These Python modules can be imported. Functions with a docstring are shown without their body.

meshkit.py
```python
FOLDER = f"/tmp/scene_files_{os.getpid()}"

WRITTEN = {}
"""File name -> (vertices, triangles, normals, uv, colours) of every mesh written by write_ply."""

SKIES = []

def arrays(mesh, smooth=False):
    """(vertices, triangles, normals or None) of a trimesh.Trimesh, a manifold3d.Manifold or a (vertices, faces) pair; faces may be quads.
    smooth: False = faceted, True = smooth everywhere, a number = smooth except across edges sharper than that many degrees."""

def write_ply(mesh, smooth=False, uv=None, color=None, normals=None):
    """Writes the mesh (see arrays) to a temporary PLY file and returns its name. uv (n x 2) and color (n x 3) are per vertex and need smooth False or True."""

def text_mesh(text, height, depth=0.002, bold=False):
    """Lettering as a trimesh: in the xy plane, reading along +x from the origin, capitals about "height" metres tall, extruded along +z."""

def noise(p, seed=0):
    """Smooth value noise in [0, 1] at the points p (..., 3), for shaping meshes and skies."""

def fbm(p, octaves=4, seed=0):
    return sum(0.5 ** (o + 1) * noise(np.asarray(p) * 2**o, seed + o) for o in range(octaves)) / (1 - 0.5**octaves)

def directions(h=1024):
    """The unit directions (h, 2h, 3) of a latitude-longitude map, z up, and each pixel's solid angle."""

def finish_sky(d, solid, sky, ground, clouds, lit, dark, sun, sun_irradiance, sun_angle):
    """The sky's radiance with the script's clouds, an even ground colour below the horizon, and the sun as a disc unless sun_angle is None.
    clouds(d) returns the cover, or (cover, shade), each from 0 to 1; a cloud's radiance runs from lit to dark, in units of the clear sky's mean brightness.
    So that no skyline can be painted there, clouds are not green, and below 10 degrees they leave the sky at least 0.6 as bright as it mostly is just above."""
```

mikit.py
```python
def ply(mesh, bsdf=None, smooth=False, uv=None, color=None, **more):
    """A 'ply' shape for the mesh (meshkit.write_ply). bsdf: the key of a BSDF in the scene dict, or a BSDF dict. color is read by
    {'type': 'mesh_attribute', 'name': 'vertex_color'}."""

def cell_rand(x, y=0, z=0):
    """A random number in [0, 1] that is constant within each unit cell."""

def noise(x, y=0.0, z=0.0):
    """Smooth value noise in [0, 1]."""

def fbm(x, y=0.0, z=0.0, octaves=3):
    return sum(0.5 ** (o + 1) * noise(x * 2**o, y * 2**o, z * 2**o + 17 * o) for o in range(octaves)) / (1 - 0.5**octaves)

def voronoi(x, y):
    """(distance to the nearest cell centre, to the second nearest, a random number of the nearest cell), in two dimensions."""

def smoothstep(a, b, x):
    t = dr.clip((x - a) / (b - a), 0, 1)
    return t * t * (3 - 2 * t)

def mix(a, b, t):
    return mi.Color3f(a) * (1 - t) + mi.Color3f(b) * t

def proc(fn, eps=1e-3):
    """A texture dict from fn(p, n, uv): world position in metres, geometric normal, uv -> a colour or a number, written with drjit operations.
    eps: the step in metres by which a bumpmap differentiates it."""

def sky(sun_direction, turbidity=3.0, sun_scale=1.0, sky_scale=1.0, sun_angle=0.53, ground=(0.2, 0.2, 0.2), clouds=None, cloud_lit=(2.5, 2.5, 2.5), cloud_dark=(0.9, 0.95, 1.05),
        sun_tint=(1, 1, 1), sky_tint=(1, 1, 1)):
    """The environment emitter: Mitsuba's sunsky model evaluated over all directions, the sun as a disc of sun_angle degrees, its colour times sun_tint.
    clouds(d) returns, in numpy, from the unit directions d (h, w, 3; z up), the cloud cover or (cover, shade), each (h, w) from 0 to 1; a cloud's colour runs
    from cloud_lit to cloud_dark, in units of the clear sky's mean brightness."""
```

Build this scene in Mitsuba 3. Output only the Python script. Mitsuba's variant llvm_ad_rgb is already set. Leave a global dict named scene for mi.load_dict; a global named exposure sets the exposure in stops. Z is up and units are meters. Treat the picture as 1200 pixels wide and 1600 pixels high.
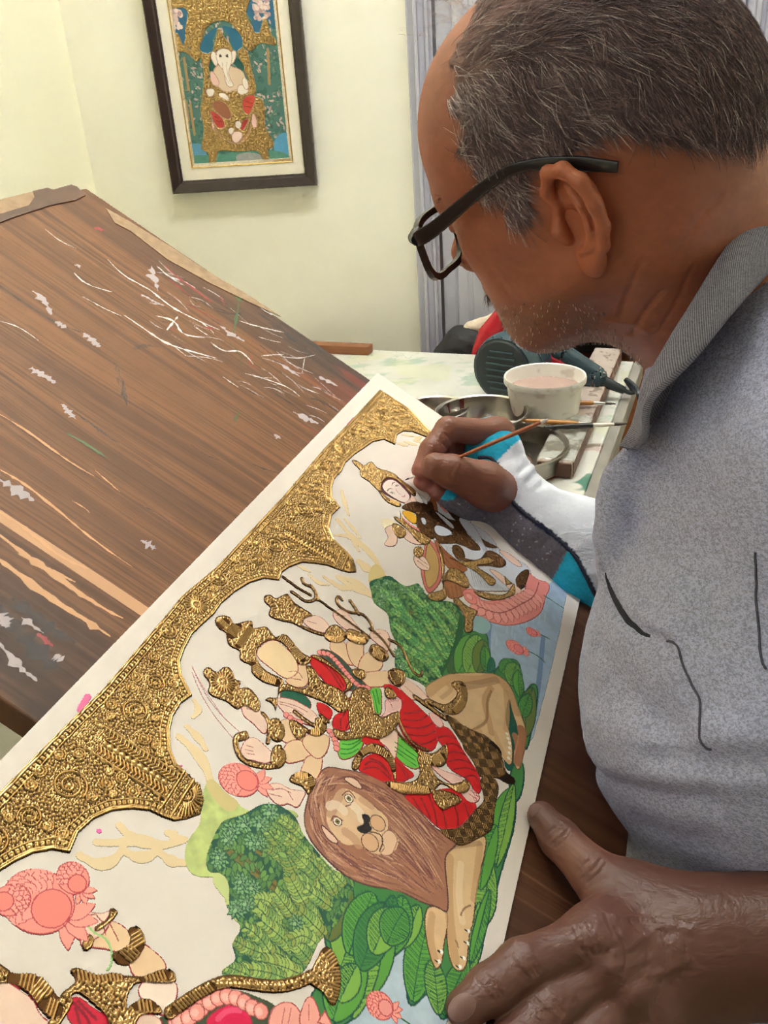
import math, random, os, tempfile
import numpy as np
import trimesh, shapely
import manifold3d as m3
from scipy import ndimage
from scipy.spatial import cKDTree
from shapely.geometry import Polygon, LineString
from shapely.ops import unary_union
import mitsuba as mi, drjit as dr
import mikit, meshkit
from mikit import proc, noise, fbm, voronoi, cell_rand, smoothstep, mix

scene, labels = {}, {}
T = mi.ScalarTransform4f
rng = np.random.default_rng(7)
random.seed(7)

# ------------------------------------------------------------------ camera (metres, z up)
FOC = 1400.0                                   # focal length in pixels of the 1200 x 1600 frame
UPC = np.array([-.063, -.892, -.4476]); UPC /= np.linalg.norm(UPC)   # world up in the camera's frame (x right, y down, z ahead)
YC = np.array([0, 0, 1.0]) - UPC[2] * UPC; YC /= np.linalg.norm(YC)
XC = np.cross(YC, UPC)
C2W = np.stack([XC, YC, UPC])                  # rows: world axes in camera coordinates
EYE = np.array([0, 0, 1.25])
def W(c): return np.asarray(c, float) @ C2W.T + EYE
def Wd(c): return np.asarray(c, float) @ C2W.T
def P(px, py, d): return W(np.array([(px - 600) / FOC * d, (py - 800) / FOC * d, d]))
_f, _u = Wd([0, 0, 1]), Wd([0, -1, 0])
scene['camera'] = {'type': 'perspective', 'fov_axis': 'x', 'fov': math.degrees(2 * math.atan(600 / FOC)), 'near_clip': 0.01, 'far_clip': 50.0,
                   'to_world': T().look_at(origin=EYE.tolist(), target=(EYE + _f).tolist(), up=_u.tolist())}
exposure = 0.60
# ------------------------------------------------------------------ light: overcast daylight through the open side of the room and an added window
scene['sky'] = mikit.sky([0.55, -0.35, 0.75], turbidity=6.0, sun_scale=0.0, sky_scale=0.5, ground=(0.35, 0.33, 0.30),
                         clouds=lambda d: np.ones(d.shape[:2]) * 0.95, cloud_lit=(1.04, 1.0, .95), cloud_dark=(0.9, 0.95, 1.05))

WIN_LIGHT = [.56, .56, .57]                   # glow of the added frosted window panes on the left
# an added, unseen twin fluorescent fitting on the ceiling over the table: most of the light on the wall, the sheet, the man's crown and back
TUBE = [43.0, 43.4, 44.2]
for _k, _y in (('', 1.14), ('_001', 1.22)):
    scene['tube_light__tube' + _k] = {'type': 'cylinder', 'p0': [-.30, _y, 2.60], 'p1': [.90, _y, 2.60], 'radius': .019, 'emitter': {'type': 'area', 'radiance': {'type': 'rgb', 'value': TUBE}}}

# ------------------------------------------------------------------ helpers
def hexc(r, g, b):
    c = np.array([r, g, b]) / 255.0
    return np.where(c <= 0.04045, c / 12.92, ((c + 0.055) / 1.055) ** 2.4)
def L3(r, g, b): return [float(x) for x in hexc(r, g, b)]
def rgb(r, g, b): return {'type': 'rgb', 'value': L3(r, g, b)}
def bsdf(key, color, rough=.5, metallic=0.0, spec=.5, bump=None, bump_scale=1.0, **kw):
    base = color if isinstance(color, dict) else {'type': 'rgb', 'value': list(color)}
    b = {'type': 'principled', 'base_color': base, 'roughness': rough, 'metallic': metallic, 'specular': spec, **kw}
    if bump is not None: b = {'type': 'bumpmap', 'arbitrary': bump, 'scale': bump_scale, 'bsdf': b}
    if kw.get('spec_trans', 0) == 0: b = {'type': 'twosided', 'bsdf': b}
    scene[key] = b
    return key
VC = {'type': 'mesh_attribute', 'name': 'vertex_color'}
def add(key, mesh, mat, label=None, cat=None, group=None, kind=None, **kw):
    if key in scene:
        n = 1
        while f'{key}_{n:03d}' in scene: n += 1
        key = f'{key}_{n:03d}'
    scene[key] = mikit.ply(mesh, mat, **kw)
    tag(key, label, cat, group, kind)
    return key
def tag(key, label=None, cat=None, group=None, kind=None):
    d = {k: v for k, v in (('label', label), ('category', cat), ('group', group), ('kind', kind)) if v}
    if d: labels[key] = d
def basis(z, x=None):
    z = np.asarray(z, float) / np.linalg.norm(z)
    if x is None: x = [1, 0, 0] if abs(z[0]) < .9 else [0, 1, 0]
    x = np.asarray(x, float); x = x - z * (x @ z); x /= np.linalg.norm(x)
    return np.stack([x, np.cross(z, x), z], 1)      # columns
def place(mesh, R, t):
    m = mesh.copy(); M = np.eye(4); M[:3, :3] = R; M[:3, 3] = t
    m.apply_transform(M); return m
def from_manifold(m):
    q = m.to_mesh(); return trimesh.Trimesh(q.vert_properties[:, :3], q.tri_verts, process=False)
def rbox(x, y, z, r=.002, seg=3):
    """a box with rounded edges, centred"""
    r = min(r, .49 * min(x, y, z))
    pts = []
    s = m3.Manifold.sphere(r, 4 * seg)
    hs = [s.translate([sx * (x / 2 - r), sy * (y / 2 - r), sz * (z / 2 - r)]) for sx in (-1, 1) for sy in (-1, 1) for sz in (-1, 1)]
    return from_manifold(m3.Manifold.batch_hull(hs))
def lathe(profile, n=64):
    """(radius, height) pairs turned about z"""
    p = np.asarray(profile, float); k = len(p); a = np.arange(n) * 2 * np.pi / n
    v = np.stack([np.outer(np.cos(a), p[:, 0]), np.outer(np.sin(a), p[:, 0]), np.tile(p[:, 1], (n, 1))], -1).reshape(-1, 3)
    i, j = np.meshgrid(np.arange(n), np.arange(k - 1), indexing='ij'); i2 = (i + 1) % n
    f = np.stack([i * k + j, i2 * k + j, i2 * k + j + 1, i * k + j + 1], -1).reshape(-1, 4)
    m = trimesh.Trimesh(v, np.vstack([f[:, [0, 1, 2]], f[:, [0, 2, 3]]]), process=False)
    return m
def spline(pts, n=40, closed=False):
    from scipy.interpolate import CubicSpline
    p = np.asarray(pts, float)
    if closed: p = np.vstack([p, p[:1]])
    d = np.r_[0, np.cumsum(np.linalg.norm(np.diff(p, axis=0), axis=1) ** .5 + 1e-9)]
    c = CubicSpline(d, p, bc_type='periodic' if closed else 'natural')
    return c(np.linspace(0, d[-1], n, endpoint=not closed))
def tube(pts, r, n=12, caps=True):
    """a round tube along a polyline; r a number or one per point"""
    p = np.asarray(pts, float); r = np.broadcast_to(np.asarray(r, float), (len(p),))
    t = np.gradient(p, axis=0); t /= np.linalg.norm(t, axis=1, keepdims=True) + 1e-12
    a = np.cross(t[0], [0, 0, 1.0] if abs(t[0][2]) < .9 else [1.0, 0, 0]); rows = []
    for i in range(len(p)):
        a = a - t[i] * (a @ t[i]); a /= np.linalg.norm(a); b = np.cross(t[i], a)
        an = np.arange(n) * 2 * np.pi / n
        rows.append(p[i] + r[i] * (np.cos(an)[:, None] * a + np.sin(an)[:, None] * b))
    v = np.vstack(rows); k = len(p)
    i, j = np.meshgrid(np.arange(k - 1), np.arange(n), indexing='ij'); j2 = (j + 1) % n
    f = np.stack([i * n + j, i * n + j2, (i + 1) * n + j2, (i + 1) * n + j], -1).reshape(-1, 4)
    f = np.vstack([f[:, [0, 1, 2]], f[:, [0, 2, 3]]])
    if caps:
        v = np.vstack([v, p[:1], p[-1:]]); c0, c1 = k * n, k * n + 1; j = np.arange(n); j2 = (j + 1) % n
        f = np.vstack([f, np.stack([np.full(n, c0), j2, j], 1), np.stack([np.full(n, c1), (k - 1) * n + j, (k - 1) * n + j2], 1)])
    return trimesh.Trimesh(v, f, process=False)
def extr(poly, h): return trimesh.creation.extrude_polygon(poly, h, engine='earcut')
def cat(ms): return trimesh.util.concatenate(ms)

# ---- signed distance modelling: smooth unions on a grid, then surface nets
class Field:
    def __init__(s, lo, hi, res):
        s.lo, s.res = np.asarray(lo, float), res
        s.n = np.ceil((np.asarray(hi) - s.lo) / res).astype(int) + 1
        s.a = np.full(s.n, .05, np.float32)
    def _win(s, lo, hi):
        i0 = np.clip(np.floor((np.asarray(lo) - s.lo) / s.res).astype(int), 0, s.n); i1 = np.clip(np.ceil((np.asarray(hi) - s.lo) / s.res).astype(int) + 1, 0, s.n)
        sl = tuple(slice(a, b) for a, b in zip(i0, i1))
        g = [s.lo[k] + s.res * np.arange(i0[k], i1[k]) for k in range(3)]
        return sl, np.stack(np.meshgrid(*g, indexing='ij'), -1).astype(np.float32)
    def op(s, fn, lo, hi, k=.01, mode='add'):
        m = k + .012
        sl, q = s._win(np.asarray(lo) - m, np.asarray(hi) + m)
        if q.size == 0: return s
        b = fn(q); a = s.a[sl]
        if mode == 'sub': b = -b; h = np.maximum(k - np.abs(a - b), 0) / k; s.a[sl] = np.maximum(a, b) + h * h * k / 4
        else: h = np.maximum(k - np.abs(a - b), 0) / k; s.a[sl] = np.minimum(a, b) - h * h * k / 4
        return s
    def cone(s, p, q, r0, r1, k=.01, mode='add'):
        p, q = np.asarray(p, float), np.asarray(q, float); d = q - p; l2 = max(d @ d, 1e-12); R = max(r0, r1)
        def fn(x):
            t = np.clip(((x - p) @ d) / l2, 0, 1)
            return np.linalg.norm(x - p - t[..., None] * d, axis=-1) - (r0 + (r1 - r0) * t)
        return s.op(fn, np.minimum(p, q) - R, np.maximum(p, q) + R, k, mode)
    def chain(s, pts, rs, k=.01, mode='add'):
        for i in range(len(pts) - 1): s.cone(pts[i], pts[i + 1], rs[i], rs[i + 1], k, mode)
        return s
    def ell(s, c, R, r, k=.01, mode='add'):
        c, r, R = np.asarray(c, float), np.asarray(r, float), np.asarray(R, float)
        def fn(x):
            y = (x - c) @ R; n = np.linalg.norm(y / r, axis=-1); g = np.linalg.norm(y / (r * r), axis=-1)
            return n * (n - 1) / np.maximum(g, 1e-6)
        e = np.sqrt(((R * r) ** 2).sum(1))
        return s.op(fn, c - e, c + e, k, mode)
    def mesh(s, smooth=0):
        a = s.a; a = np.where(a == 0, 1e-7, a); ins = a < 0; n = a.shape
        cnt = np.zeros([x - 1 for x in n], np.int8); acc = np.zeros([*cnt.shape, 3], np.float32)
        c = lambda o: tuple(slice(o[k], n[k] - 1 + o[k]) for k in range(3))
        corners = list(np.ndindex(2, 2, 2)); mixed = np.zeros(cnt.shape, bool); i0 = ins[c((0, 0, 0))]
        for o in corners[1:]: mixed |= ins[c(o)] != i0
        idx = np.argwhere(mixed); v = np.zeros((len(idx), 3)); m = np.zeros(len(idx))
        val = {o: a[idx[:, 0] + o[0], idx[:, 1] + o[1], idx[:, 2] + o[2]] for o in corners}
        for o in corners:
            for ax in range(3):
                if o[ax]: continue
                p = tuple(o[k] + (k == ax) for k in range(3)); x, y = val[o], val[p]; cr = (x < 0) != (y < 0)
                t = np.where(cr, x / np.where(cr, x - y, 1), 0); q = np.tile(np.array(o, float), (len(idx), 1)); q[:, ax] += t
                v[cr] += q[cr]; m += cr
        v = (idx + v / m[:, None]) * s.res + s.lo
        ids = np.full(cnt.shape, -1, np.int64); ids[mixed] = np.arange(len(idx)); fs = []
        for ax in range(3):
            b, d = (ax + 1) % 3, (ax + 2) % 3
            lo = [slice(None)] * 3; hi = [slice(None)] * 3; lo[ax] = slice(0, n[ax] - 1); hi[ax] = slice(1, n[ax])
            x, y = ins[tuple(lo)], ins[tuple(hi)]
            e = np.argwhere(x != y); e = e[(e[:, b] > 0) & (e[:, d] > 0) & (e[:, b] < n[b] - 1) & (e[:, d] < n[d] - 1)]
            fl = x[tuple(e.T)]
            def at(db, dd):
                q = e.copy(); q[:, b] += db; q[:, d] += dd; return ids[tuple(q.T)]
            quad = np.stack([at(-1, -1), at(0, -1), at(0, 0), at(-1, 0)], 1); quad[~fl] = quad[~fl][:, ::-1]
            fs.append(quad)
        f = np.vstack(fs); f = f[(f >= 0).all(1)]
        m = trimesh.Trimesh(v, np.vstack([f[:, [0, 1, 2]], f[:, [0, 2, 3]]]), process=False)
        if smooth: trimesh.smoothing.filter_taubin(m, iterations=smooth)
        return m
def nrm(m):
    v, f = np.asarray(m.vertices), np.asarray(m.faces); n = np.zeros_like(v)
    fn = np.cross(v[f[:, 1]] - v[f[:, 0]], v[f[:, 2]] - v[f[:, 0]])
    for k in range(3): np.add.at(n, f[:, k], fn)
    return n / (np.linalg.norm(n, axis=1, keepdims=True) + 1e-20)
# ------------------------------------------------------------------ the drawing board's plane (s: towards the camera, t: down the slope, h: above it)
_u3 = np.array([.83, .56, 0]); _u3 /= np.linalg.norm(_u3)
_v3 = np.array([512, -738, 1400.0]); _v3 /= np.linalg.norm(_v3)
_n3 = np.cross(_u3, _v3); _n3 /= np.linalg.norm(_n3); _v3 = np.cross(_n3, _u3)
_D = _n3 @ np.array([120 / 1400, -80 / 1400, 1]) * .8
def hitc(px, py):
    r = np.array([(px - 600) / FOC, (py - 800) / FOC, 1]); return r * _D / (_n3 @ r)
BA = W(hitc(590, 582)); BS, BT, BN = -Wd(_v3), Wd(_u3), Wd(-_n3)        # origin: the painting's far upper corner
if BN[2] < 0: BN = -BN
def st(px, py):
    d = W(hitc(px, py)) - BA; return np.array([d @ BS, d @ BT])
def ST(p): return np.array([st(*q) for q in p])
def onb(s, t, h=0.0): return BA + np.multiply.outer(s, BS) + np.multiply.outer(t, BT) + np.multiply.outer(h, BN)
RB = np.stack([BS, BT, BN], 1)
if np.linalg.det(RB) < 0: RBm = np.stack([BT, BS, BN], 1)
def slab(s0, s1, t0, t1, h0, h1, r=.001):
    """a rounded box given in the board's own coordinates"""
    m = rbox(t1 - t0, s1 - s0, h1 - h0, r)
    return place(m, np.stack([BT, BS, BN], 1), onb((s0 + s1) / 2, (t0 + t1) / 2, (h0 + h1) / 2))
def flat(poly, h0, dh):
    """polygon in (s,t) made a thin solid lying on the board"""
    ms = []
    for g in getattr(poly, 'geoms', [poly]):
        if g.is_empty or g.area < 1e-9: continue
        m = extr(g, dh); v = m.vertices; m.vertices = onb(v[:, 0], v[:, 1], v[:, 2] + h0); m.fix_normals(); ms.append(m)
    return cat(ms)

# ------------------------------------------------------------------ room
WX = np.array([1, -.075, 0]); WX /= np.linalg.norm(WX); WY = np.array([-WX[1], WX[0], 0])     # along the back wall, and into it
WO = np.array([-.25, 1.845, 0])
def wallpt(a, z, d=0): return WO + WX * a + WY * d + np.array([0, 0, z])
def on_wall(px, py, off=0.0):
    r = Wd(np.array([(px - 600) / FOC, (py - 800) / FOC, 1])); t = ((WO - WY * off - EYE) @ WY) / (r @ WY); q = EYE + r * t
    return (q - WO) @ WX, q[2]
RW = np.stack([WX, WY, [0, 0, 1]], 1)
def wbox(a0, a1, z0, z1, d0, d1, r=.002):
    return place(rbox(a1 - a0, d1 - d0, z1 - z0, r), RW, wallpt((a0 + a1) / 2, (z0 + z1) / 2, (d0 + d1) / 2))
aC = on_wall(140, 250)[0]
aD0, aD1, aDe = on_wall(645, 270)[0], on_wall(690, 480)[0], on_wall(1192, 150)[0]
def wall_fn(base, dirt):
    b = mi.Color3f(*L3(*base)); d = mi.Color3f(*L3(*dirt))
    def fn(p, n, uv):
        m = smoothstep(.5, .8, fbm(p.x * 3 + 3, p.y * 3, p.z * 4, 4)) * .3
        low = smoothstep(.62, .8, fbm(p.x * 9, p.y * 9, p.z * 12 + 4, 4)) * .12
        return mix(b, d, m + low)
    return proc(fn)
def plaster(p, n, uv): return fbm(p.x * 60, p.y * 60, p.z * 60, 3) * .0006 + fbm(p.x * 9, p.y * 9, p.z * 9, 2) * .002
bsdf('m_wall', wall_fn((245, 242, 225), (232, 228, 208)), .7, spec=.25, bump=proc(plaster), bump_scale=1.0)
bsdf('m_wall_side', wall_fn((242, 239, 214), (230, 226, 198)), .7, spec=.25, bump=proc(plaster), bump_scale=1.0)
add('wall_back', cat([wbox(aC - .02, aD0 + .004, 0, 2.75, 0, .1), wbox(aDe - .004, aDe + 1.3, 0, 2.75, 0, .1), wbox(aD0 - .01, aDe + .01, 2.1, 2.75, 0, .1)]), 'm_wall', kind='structure', label='cream plastered back wall with a framed picture on it')
add('wall_left', cat([wbox(aC - .10, aC, 0, 2.75, -1.45, .05), wbox(aC - .10, aC, 0, 1.25, -3.25, -1.44), wbox(aC - .10, aC, 2.40, 2.75, -3.25, -1.44), wbox(aC - .10, aC, 0, 2.75, -4.15, -3.24)]), 'm_wall_side', kind='structure', label='cream side wall meeting the back wall at the left')
add('wall_right', place(rbox(.1, 4.2, 2.75, .002), RW, wallpt(1.95, 1.375, -2.0)), 'm_wall', kind='structure', label='cream side wall behind the man')
add('ceiling', place(rbox(2.9, 4.3, .08, .002), RW, wallpt(.75, 2.79, -2.05)), 'm_wall', kind='structure', label='plain cream ceiling')
bsdf('m_floor', proc(lambda p, n, uv: mix(L3(150, 140, 125), L3(120, 110, 98), fbm(p.x * 8, p.y * 8, 0, 4))), .5)
add('floor', place(rbox(3.1, 4.5, .05, .002), RW, wallpt(.75, -.0255, -2.1)), 'm_floor', kind='structure', label='plain grey-brown floor')
# an added high window with three glowing frosted panes in the side wall, out of the picture to the left
bsdf('m_pane', L3(235, 238, 240), .5); bsdf('m_sash', L3(222, 222, 220), .45)
for k in range(3):
    d0 = -3.24 + k * .60
    m_ = wbox(aC - .060, aC - .052, 1.29, 2.36, d0 + .04, d0 + .56, .0005)
    scene['window_1__pane' + (f'_{k:03d}' if k else '')] = {**mikit.ply(m_, 'm_pane'), 'emitter': {'type': 'area', 'radiance': {'type': 'rgb', 'value': WIN_LIGHT}}}
add('window_1', cat([wbox(aC - .075, aC - .035, 1.25, 2.40, -3.24 + k * .60 - .0, -3.24 + k * .60 + .04, .002) for k in range(4)] + [wbox(aC - .075, aC - .035, z, z + .04, -3.24, -1.40, .002) for z in (1.25, 2.36)]), 'm_sash', kind='structure', label='added window of three glowing frosted panes in the side wall')
# the door: a moulded lilac-grey frame and a flush grey leaf
bsdf('m_trim', proc(lambda p, n, uv: mix(L3(196, 196, 208), L3(178, 178, 192), fbm(p.x * 20, p.y * 20, p.z * 3, 3))), .45)
bsdf('m_door', proc(lambda p, n, uv: mix(L3(204, 205, 212), L3(190, 191, 199), fbm(p.x * 7, p.y * 7, p.z * 3, 3))), .5)
wD = aD1 - aD0
def jamb(a0, w, s):
    o = lambda x: a0 + s * x
    ms = []
    for x0, x1, d0 in ((0, .30, -.012), (.27, .42, -.028), (.40, .72, -.018), (.70, .84, -.024), (.82, 1.0, -.010)):
        q = sorted((o(x0 * w), o(x1 * w))); ms.append(wbox(q[0], q[1], 0, 2.1, d0, .05, .003))
    return cat(ms)
add('trim_1', jamb(aD0, wD, 1), 'm_trim', kind='structure', label='moulded lilac-grey door frame at its left jamb')
add('trim_2', jamb(aDe, wD * .8, -1), 'm_trim', kind='structure', label='moulded grey door frame at its right jamb')
add('door_1', wbox(aD1 + .006, aDe - wD * .8 - .004, .01, 2.1, .02, .055, .002), 'm_door', kind='structure', label='grey painted door behind the man')
for (z0, z1) in ((.25, .95), (1.1, 1.95)):
    a0, a1 = aD1 + .035, aDe - wD * .8 - .06
    add('door_1__panel', cat([wbox(a0, a0 + .02, z0, z1, .012, .03), wbox(a1 - .02, a1, z0, z1, .012, .03), wbox(a0, a1, z0, z0 + .02, .012, .03), wbox(a0, a1, z1 - .02, z1, .012, .03), wbox(a0 + .03, a1 - .03, z0 + .03, z1 - .03, .016, .03, .004)]), 'm_door')

# ------------------------------------------------------------------ the tilted drawing board
def wood(p, n, uv):
    q = p - mi.Point3f(*map(float, BA))
    s = q.x * float(BS[0]) + q.y * float(BS[1]) + q.z * float(BS[2]); t = q.x * float(BT[0]) + q.y * float(BT[1]) + q.z * float(BT[2])
    w = fbm(s * 6, t * 2.2, 3, 3) * .05
    ring = fbm((s + w) * 90, t * 2.5, 0, 3)
    fine = fbm((s + w * .6) * 900, t * 9, 5, 2)
    pore = smoothstep(.66, .8, noise((s + w * .6) * 1500, t * 40, 2))
    c = mix(L3(121, 79, 45), L3(93, 58, 31), smoothstep(.2, .85, ring))
    c = mix(c, L3(138, 93, 56), smoothstep(.45, .8, fbm(s * 9, t * 4, 9, 3)) * .5)
    fl = noise((s + w * .6) * 420, t * 5, 8)
    c = mix(c, L3(70, 42, 24), smoothstep(.58, .85, fl) * .55)
    c = mix(c, L3(84, 50, 26), smoothstep(.52, .75, fine) * .5)
    c = mix(c, L3(60, 34, 18), pore * .35)
    dark = smoothstep(.60, .70, fbm((s + w) * 90, t * 3.0, 21, 3)) * .45          # dark grain streaks
    c = mix(c, L3(58, 34, 20), dark)
    far = smoothstep(.14, .0, s) * smoothstep(-.28, -.03, t)                      # paint grime along the far lower edge
    g = far * smoothstep(.28, .55, fbm(s * 60, t * 10, 31, 4))
    c = mix(c, L3(52, 42, 38), g * .9)
    c = mix(c, L3(120, 50, 40), far * smoothstep(.62, .7, fbm(s * 30, t * 7, 77, 3)) * .7)
    near = smoothstep(.40, .50, s)                                                # grime along the near edge
    c = mix(c, L3(44, 30, 24), near * smoothstep(.36, .55, fbm(s * 30, t * 9, 41, 4)) * .9)
    pale = smoothstep(.375, .385, s) * smoothstep(.44, .43, s) * smoothstep(.68, .74, fbm((s + w * .3) * 130, t * 1.6, 55, 2))
    c = mix(c, L3(206, 160, 122), pale * .85)                                     # bare scratched veneer
    low = smoothstep(.20, .27, t)                                                 # darker below the painting
    return mix(c, L3(62, 36, 26), low * .8)
def wood_bump(p, n, uv):
    q = p - mi.Point3f(*map(float, BA))
    s = q.x * float(BS[0]) + q.y * float(BS[1]) + q.z * float(BS[2]); t = q.x * float(BT[0]) + q.y * float(BT[1]) + q.z * float(BT[2])
    return fbm(s * 800, t * 8, 5, 2) * .0002
bsdf('m_board', proc(wood), .55, spec=.3, bump=proc(wood_bump, 3e-4), bump_scale=1.0)
bsdf('m_board_side', proc(lambda p, n, uv: mix(L3(96, 62, 38), L3(66, 44, 30), fbm(p.x * 40, p.y * 40, p.z * 40, 3))), .6)
bsdf('m_ply', proc(lambda p, n, uv: mix(L3(176, 150, 122), L3(140, 112, 84), fbm(p.x * 200, p.y * 200, p.z * 200, 4))), .8)
S0, S1, T0, T1 = .0165, .511, -.320, .318
add('drawing_board', slab(S0, S1, T0, T1, -.0185, -.0025, .0015), 'm_board', label='large tilted wooden drawing board, brown and streaked with old paint, under the painting', cat='drawing board')
def pl(*a): return Polygon(ST(a))
# torn lipping: pale bare strips along the upper and the far edges, darker veneer between
add('drawing_board__edge_strip', flat(pl((0, 309), (52, 296), (55, 305), (46, 318), (20, 326), (0, 332)), -.0024, .0006), 'm_ply', label='pale torn strip on the upper edge')
add('drawing_board__edge_strip', flat(pl((166, 322), (200, 341), (270, 384), (330, 424), (395, 462), (440, 492), (392, 470), (330, 440), (262, 402), (205, 358), (180, 345)), -.0024, .0006), 'm_ply', label='pale torn strip on the far edge')
add('drawing_board__edge_veneer', flat(pl((0, 332), (20, 326), (46, 318), (55, 305), (52, 296), (75, 291), (84, 294), (112, 286), (122, 290), (128, 297), (135, 302), (120, 310), (80, 318), (30, 334), (0, 345)), -.0024, .001), 'm_board_side', label='dark lifted veneer at the upper corner')
bsdf('m_paint_white', L3(214, 210, 212), .6); bsdf('m_paint_pale', L3(176, 165, 168), .7); bsdf('m_paint_bare', L3(205, 160, 122), .7)
bsdf('m_paint_red', L3(140, 30, 32), .5); bsdf('m_paint_green', L3(62, 92, 48), .5); bsdf('m_paint_black', L3(40, 34, 34), .6); bsdf('m_paint_blue', L3(120, 150, 190), .6)
def streak(pts, w, mat, h=.00025, key='drawing_board__paint_streak', j=.35):
    """a tapering, ragged dried streak of paint on the board"""
    q = ST(spline(pts, max(8, 5 * len(pts)))); n = len(q); d = np.gradient(q, axis=0); d /= np.linalg.norm(d, axis=1, keepdims=True) + 1e-9; nn = np.stack([-d[:, 1], d[:, 0]], 1)
    wv = w * .00055 * (np.sin(np.linspace(.12, np.pi - .05, n)) ** .6) * (1 + j * rng.normal(size=n)).clip(.25, 2)
    wv2 = wv * (1 + j * rng.normal(size=n)).clip(.3, 1.8)
    po = Polygon(np.vstack([q + nn * wv[:, None] * .5, (q - nn * wv2[:, None] * .5)[::-1]])).buffer(0)
    po = po.intersection(shapely.box(S0 + .002, T0 + .002, S1 - .002, T1 - .002))
    if not po.is_empty: add(key, flat(po, -.0026, h), mat)
for a in (([(72, 354), (95, 372), (120, 384)], 2), ([(170, 402), (198, 428), (235, 449), (262, 470), (300, 492), (345, 512)], 3.2), ([(117, 422), (135, 438), (176, 452)], 3), ([(130, 459), (165, 478), (192, 490)], 2.2),
          ([(195, 488), (230, 512), (262, 532), (300, 545), (340, 556)], 4.2), ([(245, 490), (275, 500), (285, 515), (323, 524)], 4), ([(262, 512), (272, 500), (280, 490)], 3), ([(330, 530), (355, 545), (375, 545), (398, 566)], 3),
          ([(376, 498), (410, 508), (445, 516)], 3), ([(438, 553), (470, 556), (495, 551)], 1.5), ([(0, 497), (30, 507), (62, 528)], 2), ([(385, 580), (420, 590), (455, 604), (470, 616)], 2.4),
          ([(400, 470), (420, 485), (440, 493)], 2.5), ([(478, 555), (474, 580)], 1.2), ([(350, 585), (375, 602)], 2), ([(470, 600), (500, 612)], 2), ([(290, 552), (330, 556), (350, 562)], 1.5)):
    streak(*a, 'm_paint_white')
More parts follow.
